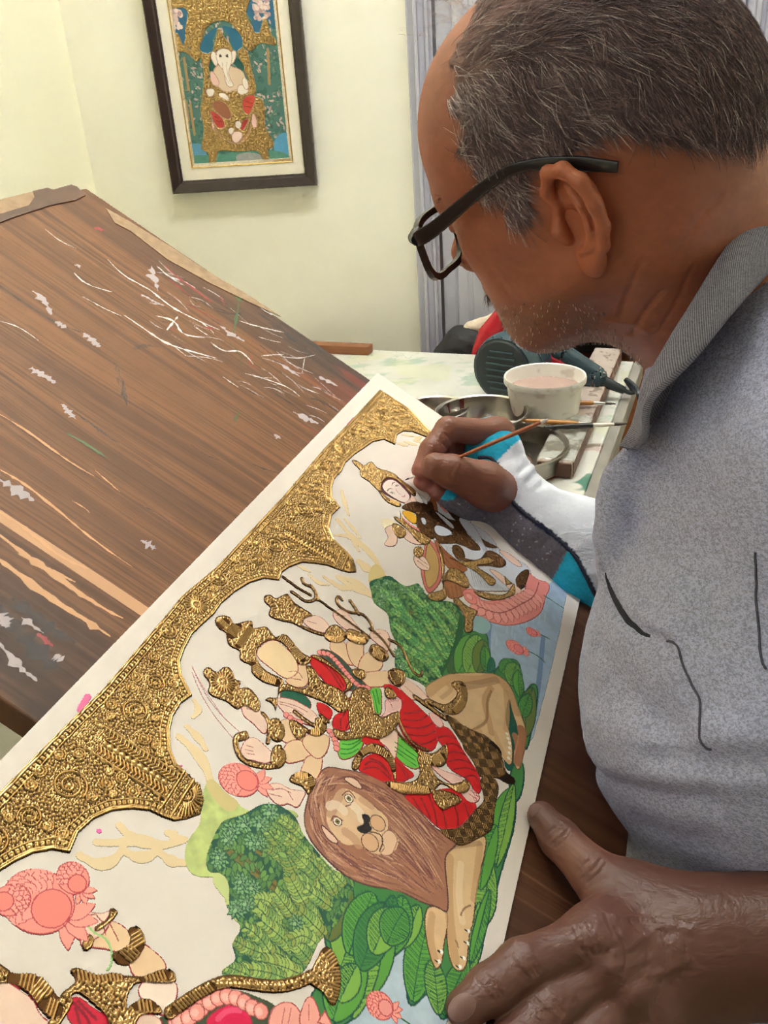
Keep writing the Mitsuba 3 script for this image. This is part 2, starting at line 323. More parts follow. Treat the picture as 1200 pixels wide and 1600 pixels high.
for a in (([(238, 412), (242, 430), (248, 450)], 9), ([(52, 450), (70, 466), (82, 488)], 9), ([(132, 516), (146, 528), (158, 538)], 9), ([(50, 570), (68, 582), (88, 594)], 12), ([(100, 627), (110, 640), (120, 650)], 8),
          ([(222, 456), (240, 466), (258, 474)], 7), ([(460, 640), (485, 652), (500, 658)], 9), ([(345, 505), (365, 520), (385, 530)], 10), ([(430, 675), (440, 682)], 7), ([(222, 840), (232, 846), (246, 853)], 9),
          ([(118, 410), (128, 412)], 6), ([(88, 498), (105, 508)], 8), ([(440, 565), (470, 585)], 8), ([(500, 585), (530, 600)], 8), ([(0, 745), (25, 758), (55, 778)], 10)):
    streak(*a, 'm_paint_pale', .0002, j=.6)
for a in (([(0, 642), (50, 673), (105, 713), (150, 740)], 3), ([(0, 728), (40, 752), (95, 795), (150, 840), (210, 882)], 3.4), ([(0, 795), (40, 820), (90, 860), (140, 885)], 5), ([(0, 830), (50, 868), (100, 903), (145, 935), (195, 962)], 7),
          ([(0, 868), (60, 915), (120, 955), (175, 990)], 8), ([(30, 860), (70, 880), (120, 905)], 4), ([(114, 778), (135, 790), (142, 797)], 1.5), ([(150, 730), (190, 765)], 1.5)):
    streak(*a, 'm_paint_bare', .0002, j=.3)
for a in (([(258, 410), (280, 430), (310, 452), (335, 470)], 5), ([(265, 432), (300, 460)], 4), ([(148, 352), (165, 356)], 9), ([(322, 508), (336, 510)], 8), ([(345, 458), (352, 474)], 3), ([(290, 470), (330, 490), (352, 500)], 2), ([(60, 985), (85, 1005)], 6), ([(396, 550), (392, 565), (405, 572)], 2)):
    streak(*a, 'm_paint_red', .0002)
for a in (([(372, 455), (376, 468)], 9), ([(375, 468), (372, 490), (366, 520)], 3), ([(360, 530), (380, 560), (378, 570)], 1.5), ([(375, 640), (368, 655)], 3), ([(105, 672), (140, 692), (170, 712)], 4)):
    streak(*a, 'm_paint_green', .0002)
for a in (([(0, 440), (40, 470), (90, 500), (130, 515)], 3), ([(405, 485), (450, 518), (500, 560), (560, 605)], 16), ([(440, 500), (490, 535), (540, 585)], 12), ([(180, 560), (190, 590), (200, 630)], 6), ([(218, 783), (245, 796), (272, 815)], 1.6),
          ([(210, 540), (230, 536), (250, 538)], 6), ([(0, 940), (40, 990), (90, 1040)], 22), ([(20, 930), (60, 962), (120, 1000)], 14), ([(120, 640), (160, 670), (190, 690)], 3), ([(300, 690), (320, 705), (345, 715)], 2), ([(395, 720), (425, 732), (445, 736)], 2)):
    streak(*a, 'm_paint_black', .0001, j=.5)
for a in (([(0, 955), (15, 975)], 16), ([(35, 960), (70, 985)], 6), ([(0, 1000), (30, 1035), (60, 1060)], 6), ([(88, 1018), (100, 1028)], 7)): streak(*a, 'm_paint_pale', .0003, j=.6)
for k in range(70):                                    # the many small scratches and wipes towards the lower far corner
    x0 = rng.uniform(230, 520); y0 = 400 + (x0 - 230) * .62 + rng.uniform(-10, 110); l_ = rng.uniform(12, 46); a_ = rng.normal(.55, .22)
    streak([(x0, y0), (x0 + l_ * .5, y0 + l_ * .5 * a_ + rng.normal() * 2), (x0 + l_, y0 + l_ * a_)], rng.uniform(.8, 2.4), ['m_paint_white', 'm_paint_pale', 'm_paint_black', 'm_paint_pale', 'm_paint_red'][rng.choice(5, p=[.22, .3, .3, .12, .06])], .0001 + .0001 * rng.random())
for k in range(60):                                    # and dark splits along the grain everywhere
    x0, y0 = rng.uniform(0, 420), rng.uniform(360, 960); l_ = rng.uniform(14, 60); a_ = .62
    if st(x0, y0)[1] < -.02: streak([(x0, y0), (x0 + l_ * .5, y0 + l_ * .5 * a_ + rng.normal() * 1.5), (x0 + l_, y0 + l_ * a_)], rng.uniform(.7, 1.8), 'm_paint_black', .00005)
# legs under the board, standing on the floor
bsdf('m_leg', proc(lambda p, n, uv: mix(L3(92, 60, 38), L3(62, 40, 26), fbm(p.x * 60, p.y * 60, p.z * 6, 3))), .55)
for s in (S0 + .06, S1 - .06):
    for t in (T0 + .05, T1 - .05):
        q = onb(s, t, -.030); zt = q[2]
        add('drawing_board__leg', place(rbox(.04, .04, zt, .003), RW, [q[0], q[1], zt / 2]), 'm_leg')
    a, b = onb(s, T0 + .01, -.0285), onb(s, T1 - .01, -.0285)
    add('drawing_board__batten', place(rbox(np.linalg.norm(b - a), .05, .02, .002), np.stack([BT, BS, BN], 1), (a + b) / 2), 'm_leg')
# ------------------------------------------------------------------ the low table behind, with the painter's things
TZ = .75
TEX, TEY = np.array([.927, -.375, 0]), np.array([.375, .927, 0]); TC = np.array([.262, .990, 0])      # along its edges, from the near right corner
RT = np.stack([TEX, TEY, [0, 0, 1]], 1)
def tab(px, py, z=TZ):
    r = Wd(np.array([(px - 600) / FOC, (py - 800) / FOC, 1])); return EYE + r * ((z - EYE[2]) / r[2])
def tbox(x0, x1, y0, y1, z0, z1, r=.002): return place(rbox(x1 - x0, y1 - y0, z1 - z0, r), RT, TC + TEX * (x0 + x1) / 2 + TEY * (y0 + y1) / 2 + [0, 0, (z0 + z1) / 2])
def tl(q): d = np.asarray(q) - TC; return d @ TEX, d @ TEY
def tabletop(p, n, uv):
    c = mix(L3(212, 212, 205), L3(190, 190, 180), fbm(p.x * 14, p.y * 14, 0, 4))
    v1, v2, r = voronoi(p.x * 11 + fbm(p.x * 30, p.y * 30, 1, 3) * 1.2, p.y * 11 + fbm(p.x * 30, p.y * 30, 8, 3) * 1.2)
    c = mix(c, L3(150, 176, 156), smoothstep(.06, .0, v2 - v1) * .7 * smoothstep(.42, .6, fbm(p.x * 6, p.y * 6, 4, 2)))
    c = mix(c, L3(140, 170, 150), smoothstep(.56, .72, fbm(p.x * 16 + 9, p.y * 26, 3, 4)) * .55)
    c = mix(c, L3(48, 112, 92), smoothstep(.60, .68, fbm(p.x * 22 + 4, p.y * 22, 13, 3)) * smoothstep(1.12, 1.05, p.y) * .95)
    c = mix(c, L3(168, 70, 60), smoothstep(.64, .70, fbm(p.x * 26 + 2, p.y * 26, 23, 3)) * smoothstep(1.2, 1.08, p.y) * .8)
    return mix(c, L3(196, 200, 150), smoothstep(.64, .74, fbm(p.x * 9 + 7, p.y * 9, 33, 3)) * .3)
bsdf('m_tabletop', proc(tabletop), .35, spec=.5)
bsdf('m_greywood', proc(lambda p, n, uv: mix(L3(150, 146, 140), L3(112, 108, 102), fbm(p.x * 30, p.y * 12, p.z * 60, 4))), .6)
add('work_table', tbox(-.74, -.016, 0, .57, TZ - .022, TZ, .003), 'm_tabletop', label='low white-topped work table stained green, behind the painting', cat='table')
add('work_table__edge_band', tbox(-.0155, 0, 0, .57, TZ - .030, TZ + .001, .002), 'm_greywood', label='grey edge band')
for x in (-.70, -.05):
    for y in (.04, .53): add('work_table__leg', tbox(x - .02, x + .02, y - .02, y + .02, 0, TZ - .0225, .003), 'm_greywood')
# the bar wrapped in tape on the table's right side
def bartop(p, n, uv):
    c = mix(L3(186, 172, 164), L3(152, 138, 130), fbm(p.x * 40, p.y * 14, p.z * 20, 4))
    return mix(c, L3(70, 48, 38), smoothstep(.62, .74, fbm(p.x * 75, p.y * 60, 3, 3)) * .5)
bsdf('m_bar', proc(bartop), .5); bsdf('m_bar_side', proc(lambda p, n, uv: mix(L3(74, 44, 34), L3(120, 84, 66), smoothstep(.5, .7, fbm(p.x * 60, p.y * 60, p.z * 60, 3)))), .5)
a, b = tl(tab(905, 752)), tl(tab(968, 560))
x0, x1 = -.085, -.038; yb = a[1] + .004
add('wooden_bar', tbox(x0, x1, yb, .565, TZ + .0003, TZ + .024, .003), 'm_bar', label='weathered wooden bar lying along the right edge of the work table', cat='wooden bar')
def foil(p, n, uv): return fbm(p.x * 90, p.y * 70, p.z * 90, 3) * .004
bsdf('m_film', proc(lambda p, n, uv: mix(L3(170, 172, 166), L3(112, 108, 98), smoothstep(.4, .65, fbm(p.x * 50, p.y * 50, p.z * 50, 3)))), .14, spec=.8, bump=proc(foil), bump_scale=1.0, clearcoat=.8)
add('wooden_bar__plastic_wrap', tbox(x0 - .001, x1 + .001, yb + .004, yb + .17, TZ + .004, TZ + .0252, .004), 'm_film', label='crumpled clear plastic wrap')
add('wooden_bar__end', tbox(x0 + .001, x1 - .001, yb - .001, yb + .006, TZ + .001, TZ + .022, .002), 'm_bar_side', label='dark end')  # darker brown cap on the near end
add('wooden_bar__stain', tbox(x1 - .002, x1 + .0012, yb + .003, .56, TZ + .002, TZ + .022, .001), 'm_bar_side', label='dark side')  # thin dark brown strip along the side of the bar
bsdf('m_black_metal', L3(30, 28, 28), .4)
nb = tab(985, 562, TZ + .024); 
add('wooden_bar__nail', tube([nb + [0, 0, -.002], nb + [.004, .006, .010], nb + [.018, .014, .012]], .0016, 8), 'm_black_metal')
bsdf('m_paper', L3(232, 232, 230), .8)
wq = tl(tab(545, 549)); add('wooden_strip', tbox(wq[0] - .10, wq[0] + .05, .53, .556, TZ + .0003, TZ + .017, .002), 'm_cabinet', 'short brown wooden strip at the back edge of the work table below the picture', 'wooden strip')
add('paper_sheet', tbox(-.19, -.05, .33, .50, TZ + .0001, TZ + .0009, .0003), 'm_paper', label='small white paper sheet under the wooden bar', cat='paper sheet')

bsdf('m_steel', proc(lambda p, n, uv: mix(L3(200, 196, 190), L3(160, 154, 148), fbm(p.x * 20, p.y * 20, p.z * 60, 3))), .22, metallic=1.0)
bsdf('m_steel_dull', proc(lambda p, n, uv: mix(L3(176, 172, 166), L3(128, 120, 112), fbm(p.x * 30, p.y * 30, p.z * 60, 3))), .3, metallic=1.0)
bsdf('m_wine', proc(lambda p, n, uv: mix(L3(92, 30, 30), L3(60, 22, 22), fbm(p.x * 60, p.y * 60, p.z * 60, 3))), .3)
bsdf('m_sludge', proc(lambda p, n, uv: mix(L3(128, 104, 92), L3(74, 54, 46), fbm(p.x * 40, p.y * 40, 0, 4))), .3)
def bowl(key, c, r, h, mat, label, catname, rb=.7):
    prof = [(0, .001), (r * rb * .9, .001), (r * rb, .003)] + [(r * (rb + (1 - rb) * math.sin(x * math.pi / 2)), .003 + (h - .003) * (1 - math.cos(x * math.pi / 2)) ** .8) for x in np.linspace(.1, 1, 10)]
    prof += [(r + .003, h + .0005), (r + .004, h + .002), (r + .002, h + .003), (r - .001, h + .001)]
    prof += [(max(p_[0] - .0012, 0), p_[1] + .0012) for p_ in prof[:-4]][::-1]
    m = lathe(prof, 72); m.apply_translation([c[0], c[1], TZ]); m.fix_normals()
    return add(key, m, mat, label, catname, smooth=40)
c2 = tab(754, 690); bk = bowl('steel_bowl', c2, .064, .046, 'm_steel', 'shiny steel bowl with two dark red drips inside, behind the painting hand', 'bowl')
def drip(c, r, h, ang, w, z0):
    a = np.linspace(-w, w, 5) + ang; z = np.linspace(z0, h * .98, 8); zz = (z / h)
    rr = r * (.7 + .3 * np.sin(np.pi / 2 * np.clip(zz ** .625, 0, 1))) - .0019
    A_, Z_ = np.meshgrid(a, np.arange(8), indexing='ij')
    v = np.stack([c[0] + rr[Z_] * np.cos(A_), c[1] + rr[Z_] * np.sin(A_), TZ + z[Z_] + .001], -1).reshape(-1, 3)
    i, j = np.meshgrid(np.arange(4), np.arange(7), indexing='ij'); f = np.stack([i * 8 + j, (i + 1) * 8 + j, (i + 1) * 8 + j + 1, i * 8 + j + 1], -1).reshape(-1, 4)
    return trimesh.Trimesh(v, np.vstack([f[:, [0, 1, 2]], f[:, [0, 2, 3]]]), process=False)
add(bk + '__paint_drip', drip(c2, .064, .046, 2.35, .035, .008), 'm_wine', 'dark red paint drip'); add(bk + '__paint_drip', drip(c2, .064, .046, 1.95, .06, .008), 'm_wine', 'dark red paint drip')
def disc(c, r, z, n=48):
    m = lathe([(0, 0), (r, 0)], n); m.apply_translation([c[0], c[1], z]); return m
add(bk + '__paint', disc(c2, .05, TZ + .009), 'm_wine', 'dark red paint in the bottom')
c1 = tab(680, 668); bk = bowl('steel_bowl', c1, .050, .030, 'm_steel', 'small steel bowl with maroon paint residue, left of the larger bowl behind the painting corner', 'bowl')
add(bk + '__paint', disc(c1, .043, TZ + .011), 'm_wine', 'maroon paint residue')
c3 = tab(790, 726); r = .080
prof = [(0, .001), (r * .93, .001), (r * .98, .004), (r, .012), (r + .002, .028), (r + .005, .030), (r + .004, .032), (r - .001, .030), (r - .002, .012), (r * .95, .005), (0, .0035)]
m = lathe(prof, 80); m.apply_translation([c3[0], c3[1], TZ]); m.fix_normals()
add('steel_dish', m, 'm_steel_dull', 'wide shallow steel dish with dried brown paint, right of the painting hand', 'dish', smooth=40)
add('steel_dish__paint', disc(c3, r * .93, TZ + .0042), 'm_sludge', 'dried brown paint')
# plastic tub of rinse water
ct = tab(850, 664); hT, rT = .078, .058
bsdf('m_plastic', proc(lambda p, n, uv: mix(L3(232, 231, 226), L3(196, 188, 180), smoothstep(.55, .75, fbm(p.x * 60, p.y * 60, p.z * 60, 3)) * .7)), .35, spec=.5)
bsdf('m_rinse', L3(168, 140, 132), .1, spec=.6)
prof = [(0, .002), (rT * .78, .001), (rT * .82, .003), (rT * .955, hT - .012), (rT * .96, hT - .010), (rT * 1.03, hT - .009), (rT * 1.035, hT - .003), (rT * 1.02, hT), (rT * .985, hT - .001), (rT * .965, hT - .004), (rT * .80, .004), (0, .004)]
m = lathe(prof, 80); m.apply_translation([ct[0], ct[1], TZ]); m.fix_normals()
add('plastic_tub', m, 'm_plastic', 'round white plastic tub of cloudy rinse water beside the heat gun', 'tub', smooth=35)
add('plastic_tub__water', disc(ct, rT * .93, TZ + hT - .020), 'm_rinse', 'cloudy pinkish water')
# heat gun lying on its side
bsdf('m_gun', proc(lambda p, n, uv: mix(L3(36, 62, 72), L3(26, 46, 56), fbm(p.x * 30, p.y * 30, p.z * 30, 2))), .34, spec=.5)
bsdf('m_gun_dark', L3(24, 34, 40), .4); bsdf('m_red', L3(176, 28, 40), .35)
def G(px, py, z): return tab(px, py, TZ + z)
def hullballs(bs):
    q = [m3.Manifold.sphere(r_, 28).translate(list(map(float, c_))) for c_, r_ in bs]; return m3.Manifold.batch_hull(q)
r0 = .046
back, front = G(782, 575, .046), G(835, 545, .046)
ax = (front - back); ax[2] = 0; ax /= np.linalg.norm(ax); 
back = G(795, 573, .058)
body = hullballs([(back, .056), (back + ax * .075, .050)])
flatcut = m3.Manifold.cube([.2, .2, .2], True); 
Rg = basis(ax, [0, 0, 1]); Mg = np.eye(4)[:3]; Mg = np.hstack([Rg, (back - ax * .122)[:, None]])
body = body - m3.Manifold.cube([.2, .2, .2], True).transform(Mg)
nose = hullballs([(back + ax * .09, .038), (back + ax * .14, .028)])
hd = G(930, 590, .034); h0 = back + ax * .035 + [.03, 0, .012]
hdir = hd - h0; hl = np.linalg.norm(hdir)
upb = hullballs([(back + ax * .06 + [0, 0, .02], .022), (h0 + hdir * .45 + [0, 0, .016], .015), ]) + hullballs([(h0 + hdir * .45 + [0, 0, .016], .015), (hd + [0, 0, .004], .016)])
low = hullballs([(back + ax * .01 + [0, 0, -.012], .02), (h0 + hdir * .5 + [0, 0, -.012], .016)]) + hullballs([(h0 + hdir * .5 + [0, 0, -.012], .016), (hd, .019)])
gun = from_manifold(body + upb + low)
gun = gun.subdivide_to_size(.006); trimesh.smoothing.filter_taubin(gun, iterations=6)
add('heat_gun', gun, 'm_gun', 'dark teal heat gun lying on the work table behind the white tub', 'heat gun', smooth=45)
add('heat_gun__nozzle', from_manifold(nose), 'm_gun_dark', smooth=45)
cap = lathe([(0, 0), (.046, 0), (.0485, .002), (.0485, .004), (.044, .006)], 48)
add('heat_gun__end_cap', place(cap, basis(ax, [0, 0, 1]), back - ax * .0245), 'm_gun_dark', smooth=35)
for k in range(-3, 4):
    q = back - ax * .025 + np.array([0, 0, .010 * k]); w = .6 * math.sqrt(max(.046 ** 2 - (.010 * k) ** 2, 0)); sd = np.cross(ax, [0, 0, 1])
    add('heat_gun__vent_slat', place(rbox(2 * w, .003, .003, .001), np.stack([sd, ax, [0, 0, 1]], 1), q), 'm_gun')
tr = G(852, 574, .036); add('heat_gun__switch', place(rbox(.034, .016, .014, .004), np.stack([hdir / hl, np.cross([0, 0, 1], hdir / hl), [0, 0, 1]], 1), h0 + hdir * .32 + [0, -.008, 0]), 'm_red', 'red switch', smooth=40)
d2 = hdir / hl
add('heat_gun__strain_relief', tube([hd + d2 * .01, hd + d2 * .03, hd + d2 * .05], [.010, .008, .006], 14), 'm_gun_dark', smooth=40)
cb = [hd + d2 * .045, hd + d2 * .065 + [0, 0, .004], G(978, 594, .032), G(992, 604, .030), G(998, 618, .024), G(1010, 650, -.05), G(1030, 700, -.25)]
add('heat_gun__cable', tube(spline(cb, 40), .0036, 10), 'm_gun_dark', smooth=60)
# brushes resting across tub and bar
bsdf('m_handle', proc(lambda p, n, uv: mix(L3(196, 140, 74), L3(164, 108, 52), fbm(p.x * 90, p.y * 20, p.z * 90, 2))), .3)
bsdf('m_handle_black', L3(28, 26, 28), .3); bsdf('m_bristle', L3(52, 44, 40), .7); bsdf('m_ferrule', L3(210, 206, 200), .25, metallic=1.0); bsdf('m_handle_white', L3(226, 220, 208), .4)
def brush(key, a, b, r, mh, label, mf='m_ferrule', mb='m_bristle', tip=.06, fer=.10):
    """a: end of the handle, b: tip of the bristles"""
    a, b = np.asarray(a), np.asarray(b); d = b - a; L = np.linalg.norm(d)
    q = lambda x: a + d * x
    xs = np.r_[np.linspace(0, 1 - tip - fer, 14)]; prof = r * np.interp(xs, [0, .02, .25, .6, 1 - tip - fer], [.5, .7, 1.0, 1.1, .75])
    add(key, tube([q(x) for x in xs], prof, 12), mh, label, 'paintbrush', group='paintbrushes', smooth=50)
    k = key if f'{key}_001' not in scene else max(x for x in scene if x.startswith(key + '_') and '__' not in x)
    x0, x1 = 1 - tip - fer, 1 - tip
    add(k + '__ferrule', tube([q(x0 - .004), q((x0 + x1) / 2), q(x1)], [r * .85, r * .85, r * .6], 12), mf, smooth=50)
    add(k + '__bristles', tube([q(x1 - .002), q(x1 + tip * .4), q(1 - .02 * tip), q(1)], [r * .55, r * .6, r * .25, r * .05], 10), mb, smooth=60)
    return k
brush('paintbrush', tab(872, 628, TZ + .034), tab(962, 631, TZ + .0285), .0032, 'm_handle', 'tan-handled paintbrush lying behind the white tub, nearest the heat gun cable', tip=.18, fer=.2)
brush('paintbrush', tab(815, 657, TZ + .042), tab(942, 664, TZ + .0292), .0036, 'm_handle', 'tan-handled paintbrush across the steel dish towards the wooden bar', tip=.1, fer=.2)
brush('paintbrush', tab(850, 668, TZ + .035), tab(980, 662, TZ + .0292), .0036, 'm_handle_black', 'black and white paintbrush across the wrapped wooden bar, lowest of the three', mf='m_handle_white', tip=.16, fer=.26)
# things against the door behind the table, on a low wooden cabinet
bsdf('m_cabinet', proc(lambda p, n, uv: mix(L3(150, 92, 52), L3(104, 60, 34), fbm(p.x * 5, p.y * 5, p.z * 90, 3))), .4)
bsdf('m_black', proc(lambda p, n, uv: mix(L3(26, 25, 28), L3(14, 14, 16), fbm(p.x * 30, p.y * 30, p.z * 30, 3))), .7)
bsdf('m_cream_cloth', proc(lambda p, n, uv: mix(L3(226, 212, 192), L3(196, 178, 158), fbm(p.x * 60, p.y * 60, p.z * 60, 3))), .9)
def C(px, py, y):                                  # the point of the pixel's ray at room depth y
    r = Wd(np.array([(px - 600) / FOC, (py - 800) / FOC, 1])); return EYE + r * ((y - EYE[1]) / r[1])
ca, cb_ = C(835, 528, 1.70), C(1010, 560, 1.58)
cx0, cx1 = ca[0] - .01, ca[0] + .42
zt = C(900, 523, 1.62)[2]
cabm = [rbox(.44, .16, .03, .004), rbox(.44, .16, .03, .004), rbox(.03, .16, zt, .004), rbox(.03, .16, zt, .004)]
cc = np.array([ca[0] + .20, 1.700, 0])
add('wooden_cabinet', cat([place(rbox(.44, .14, .022, .004), RW, cc + [0, 0, zt - .011]), place(rbox(.44, .14, zt - .075, .004), RW, cc + [0, 0, (zt - .075) / 2]),
                           place(rbox(.022, .14, .075, .004), RW, cc + [-.209, .0157, zt - .045]), place(rbox(.022, .14, .075, .004), RW, cc + [.209, -.0157, zt - .045])]), 'm_cabinet', 'low brown wooden cabinet with an open slot, under the chin behind the work table', 'cabinet', smooth=30)
if True: add('wooden_cabinet__slot_back', place(rbox(.40, .02, .06, .002), RW, cc + [0, .05, zt - .045]), 'm_black', 'black sheet for the shade in the slot')  # black sheet put in for the shade inside the slot
# the added tubes' fitting, fixed under the ceiling
bsdf('m_fitting', L3(230, 230, 228), .4)
add('tube_light__batten', place(rbox(1.32, .16, .06, .008), np.eye(3), [.30, 1.18, 2.715]), 'm_fitting', smooth=40)
for x in (-.32, .92): add('tube_light__end_cap', place(rbox(.035, .15, .13, .008), np.eye(3), [x, 1.18, 2.64]), 'm_fitting', smooth=40)
tag('tube_light', 'added unseen white twin fluorescent tube light on the ceiling above the work table', 'lamp')
# ------------------------------------------------------------------ the framed picture on the back wall
fo = .022
(fa0, fz0), (fa1, _z1) = on_wall(269, 303, fo), on_wall(495, 291, fo)
fz0 = (fz0 + _z1) / 2; fw = fa1 - fa0; FH = fw * 1.62
bsdf('m_frame', proc(lambda p, n, uv: mix(L3(46, 32, 29), L3(32, 23, 22), fbm(p.x * 40, p.y * 40, p.z * 40, 3))), .32, spec=.5)
bsdf('m_mount', L3(238, 232, 214), .8); bsdf('m_slip', proc(lambda p, n, uv: mix(L3(196, 160, 92), L3(160, 124, 64), fbm(p.x * 90, p.y * 90, p.z * 90, 2))), .35, metallic=.6)
def frame(a0, a1, z0, z1, w, d0, d1, prof=()):
    o, i = np.array([[a0, z0], [a1, z0], [a1, z1], [a0, z1]]), np.array([[a0 + w, z0 + w], [a1 - w, z0 + w], [a1 - w, z1 - w], [a0 + w, z1 - w]])
    out = []
    for k in range(4):
        k2 = (k + 1) % 4; v = []
        for f, d in ((0, d0), (0, d1 + .004), (.12, d1), (.75, d1 + .004), (.86, d1 + .009), (1, d1 + .010), (1, d0)):
            for c in (k, k2): q = o[c] * (1 - f) + i[c] * f; v.append(wallpt(q[0], q[1], d))
        n = len(v) // 2; f = [[2 * j, 2 * j + 1, 2 * ((j + 1) % n) + 1, 2 * ((j + 1) % n)] for j in range(n)]; f = np.array(f)
        caps = [[0, 2 * j, 2 * j + 2] for j in range(1, n - 1)] + [[1, 2 * j + 3, 2 * j + 1] for j in range(1, n - 1)]
        m = trimesh.Trimesh(v, np.vstack([f[:, [0, 1, 2]], f[:, [0, 2, 3]], caps]), process=False); m.fix_normals(); out.append(m)
    return out
fb = .026 * fw / .33
tag('framed_picture', 'dark-framed picture of an elephant-headed deity hanging on the cream back wall', 'picture')
for m in frame(fa0, fa1, fz0, fz0 + FH, fb, -.002, -.022): add('framed_picture__frame', m, 'm_frame', smooth=20)
add('framed_picture__backing', wbox(fa0 + .004, fa1 - .004, fz0 + .004, fz0 + FH - .004, -.006, -.0012, .0005), 'm_frame')
add('framed_picture__mount', wbox(fa0 + fb * .9, fa1 - fb * .9, fz0 + fb * .9, fz0 + FH - fb * .9, -.0085, -.0062, .0005), 'm_mount', label='cream mount')
fi = .093 * fw; ia0, ia1, iz0, iz1 = fa0 + fb + fi * .75, fa1 - fb - fi * .75, fz0 + fb + fi * .8, fz0 + FH - fb - fi * .8
for m in frame(ia0, ia1, iz0, iz1, .0075, -.0085, -.010): add('framed_picture__gilt_slip', m, 'm_slip')
# ------------------------------------------------------------------ the painter: one body, his clothing and hair as its children
HR = np.array([[-.780, -.516, -.355], [.025, .541, -.840], [.626, -.664, -.409]])       # head's forward, left, up in the camera's frame
_q, _r = np.linalg.qr(HR); HR = _q * np.sign(np.diag(_r))
HT = np.array([.1385, -.2085, .5715])
RH, OH = C2W @ HR, W(HT)
def hd(p): return np.asarray(p, float) @ RH.T + OH            # head frame -> room
def to_head(q): return (np.asarray(q, float) - OH) @ RH
I3 = np.eye(3)
# --- head and neck, modelled in the head's own frame (x ahead, y left, z up; origin between the ears)
H = Field((-.20, -.125, -.24), (.14, .115, .16), .0017)
H.ell((.001, 0, .042), I3, (.097, .077, .090), .02)
H.ell((-.036, 0, .020), I3, (.062, .068, .062), .03)
H.ell((.046, 0, .048), I3, (.056, .064, .062), .03)
H.ell((.040, 0, -.018), I3, (.044, .060, .056), .03)
H.ell((.036, 0, -.046), I3, (.042, .052, .034), .03)
H.ell((.064, 0, -.070), I3, (.018, .023, .017), .025)
for s in (-1, 1):
    H.cone((.005, s * .056, -.035), (.046, s * .038, -.068), .017, .016, .03)             # jaw
    H.ell((.046, s * .040, -.024), I3, (.027, .022, .029), .02)                           # cheek
    H.cone((.064, s * .046, -.004), (.015, s * .066, .002), .012, .009, .02)              # cheekbone
H.ell((.032, 0, -.068), I3, (.044, .044, .018), .03)                                      # under the chin
H.cone((.085, -.034, .022), (.085, .034, .022), .0105, .0105, .015)
for s in (-1, 1):
    H.ell((.097, s * .032, .003), I3, (.016, .017, .012), .008, 'sub'); H.ell((.075, s * .032, .003), I3, (.013, .014, .012), .004)
    H.cone((.086, s * .044, .007), (.089, s * .020, .006), .0035, .0035, .004)            # lid
H.cone((.088, 0, .012), (.110, 0, -.020), .0085, .0115, .012)
for s in (-1, 1):
    H.ell((.097, s * .014, -.024), I3, (.011, .008, .0085), .008); H.ell((.105, s * .0065, -.031), I3, (.006, .004, .005), .003, 'sub')
H.ell((.083, 0, -.041), I3, (.012, .030, .012), .012)
H.ell((.0890, 0, -.0495), I3, (.008, .022, .005), .006); H.ell((.0865, 0, -.0570), I3, (.009, .020, .006), .006)
H.cone((.094, -.018, -.0532), (.094, .018, -.0532), .0018, .0018, .003, 'sub')
# neck, running back and down into the collar
nk0, nk1, nk2 = np.array([-.030, 0, -.020]), to_head(P(1092, 408, .597)), to_head(P(1165, 500, .620))
H.cone(nk0, nk1, .056, .062, .035); H.cone(nk1, nk2, .062, .074, .03)
H.cone((-.045, .035, -.035), nk1 + np.array([.02, .035, 0]), .020, .020, .03)
H.cone((.010, 0, -.062), nk1 + np.array([.030, 0, -.012]), .024, .03, .03)
H.chain([np.array([.028, .046, -.098]), np.array([-.002, .054, -.108]), np.array([-.03, .05, -.13])], [.0016] * 3, .006, 'sub')   # crease of the neck
H.chain([np.array([.012, .055, -.118]), np.array([-.012, .060, -.135]), np.array([-.03, .058, -.16])], [.0013] * 3, .006, 'sub')
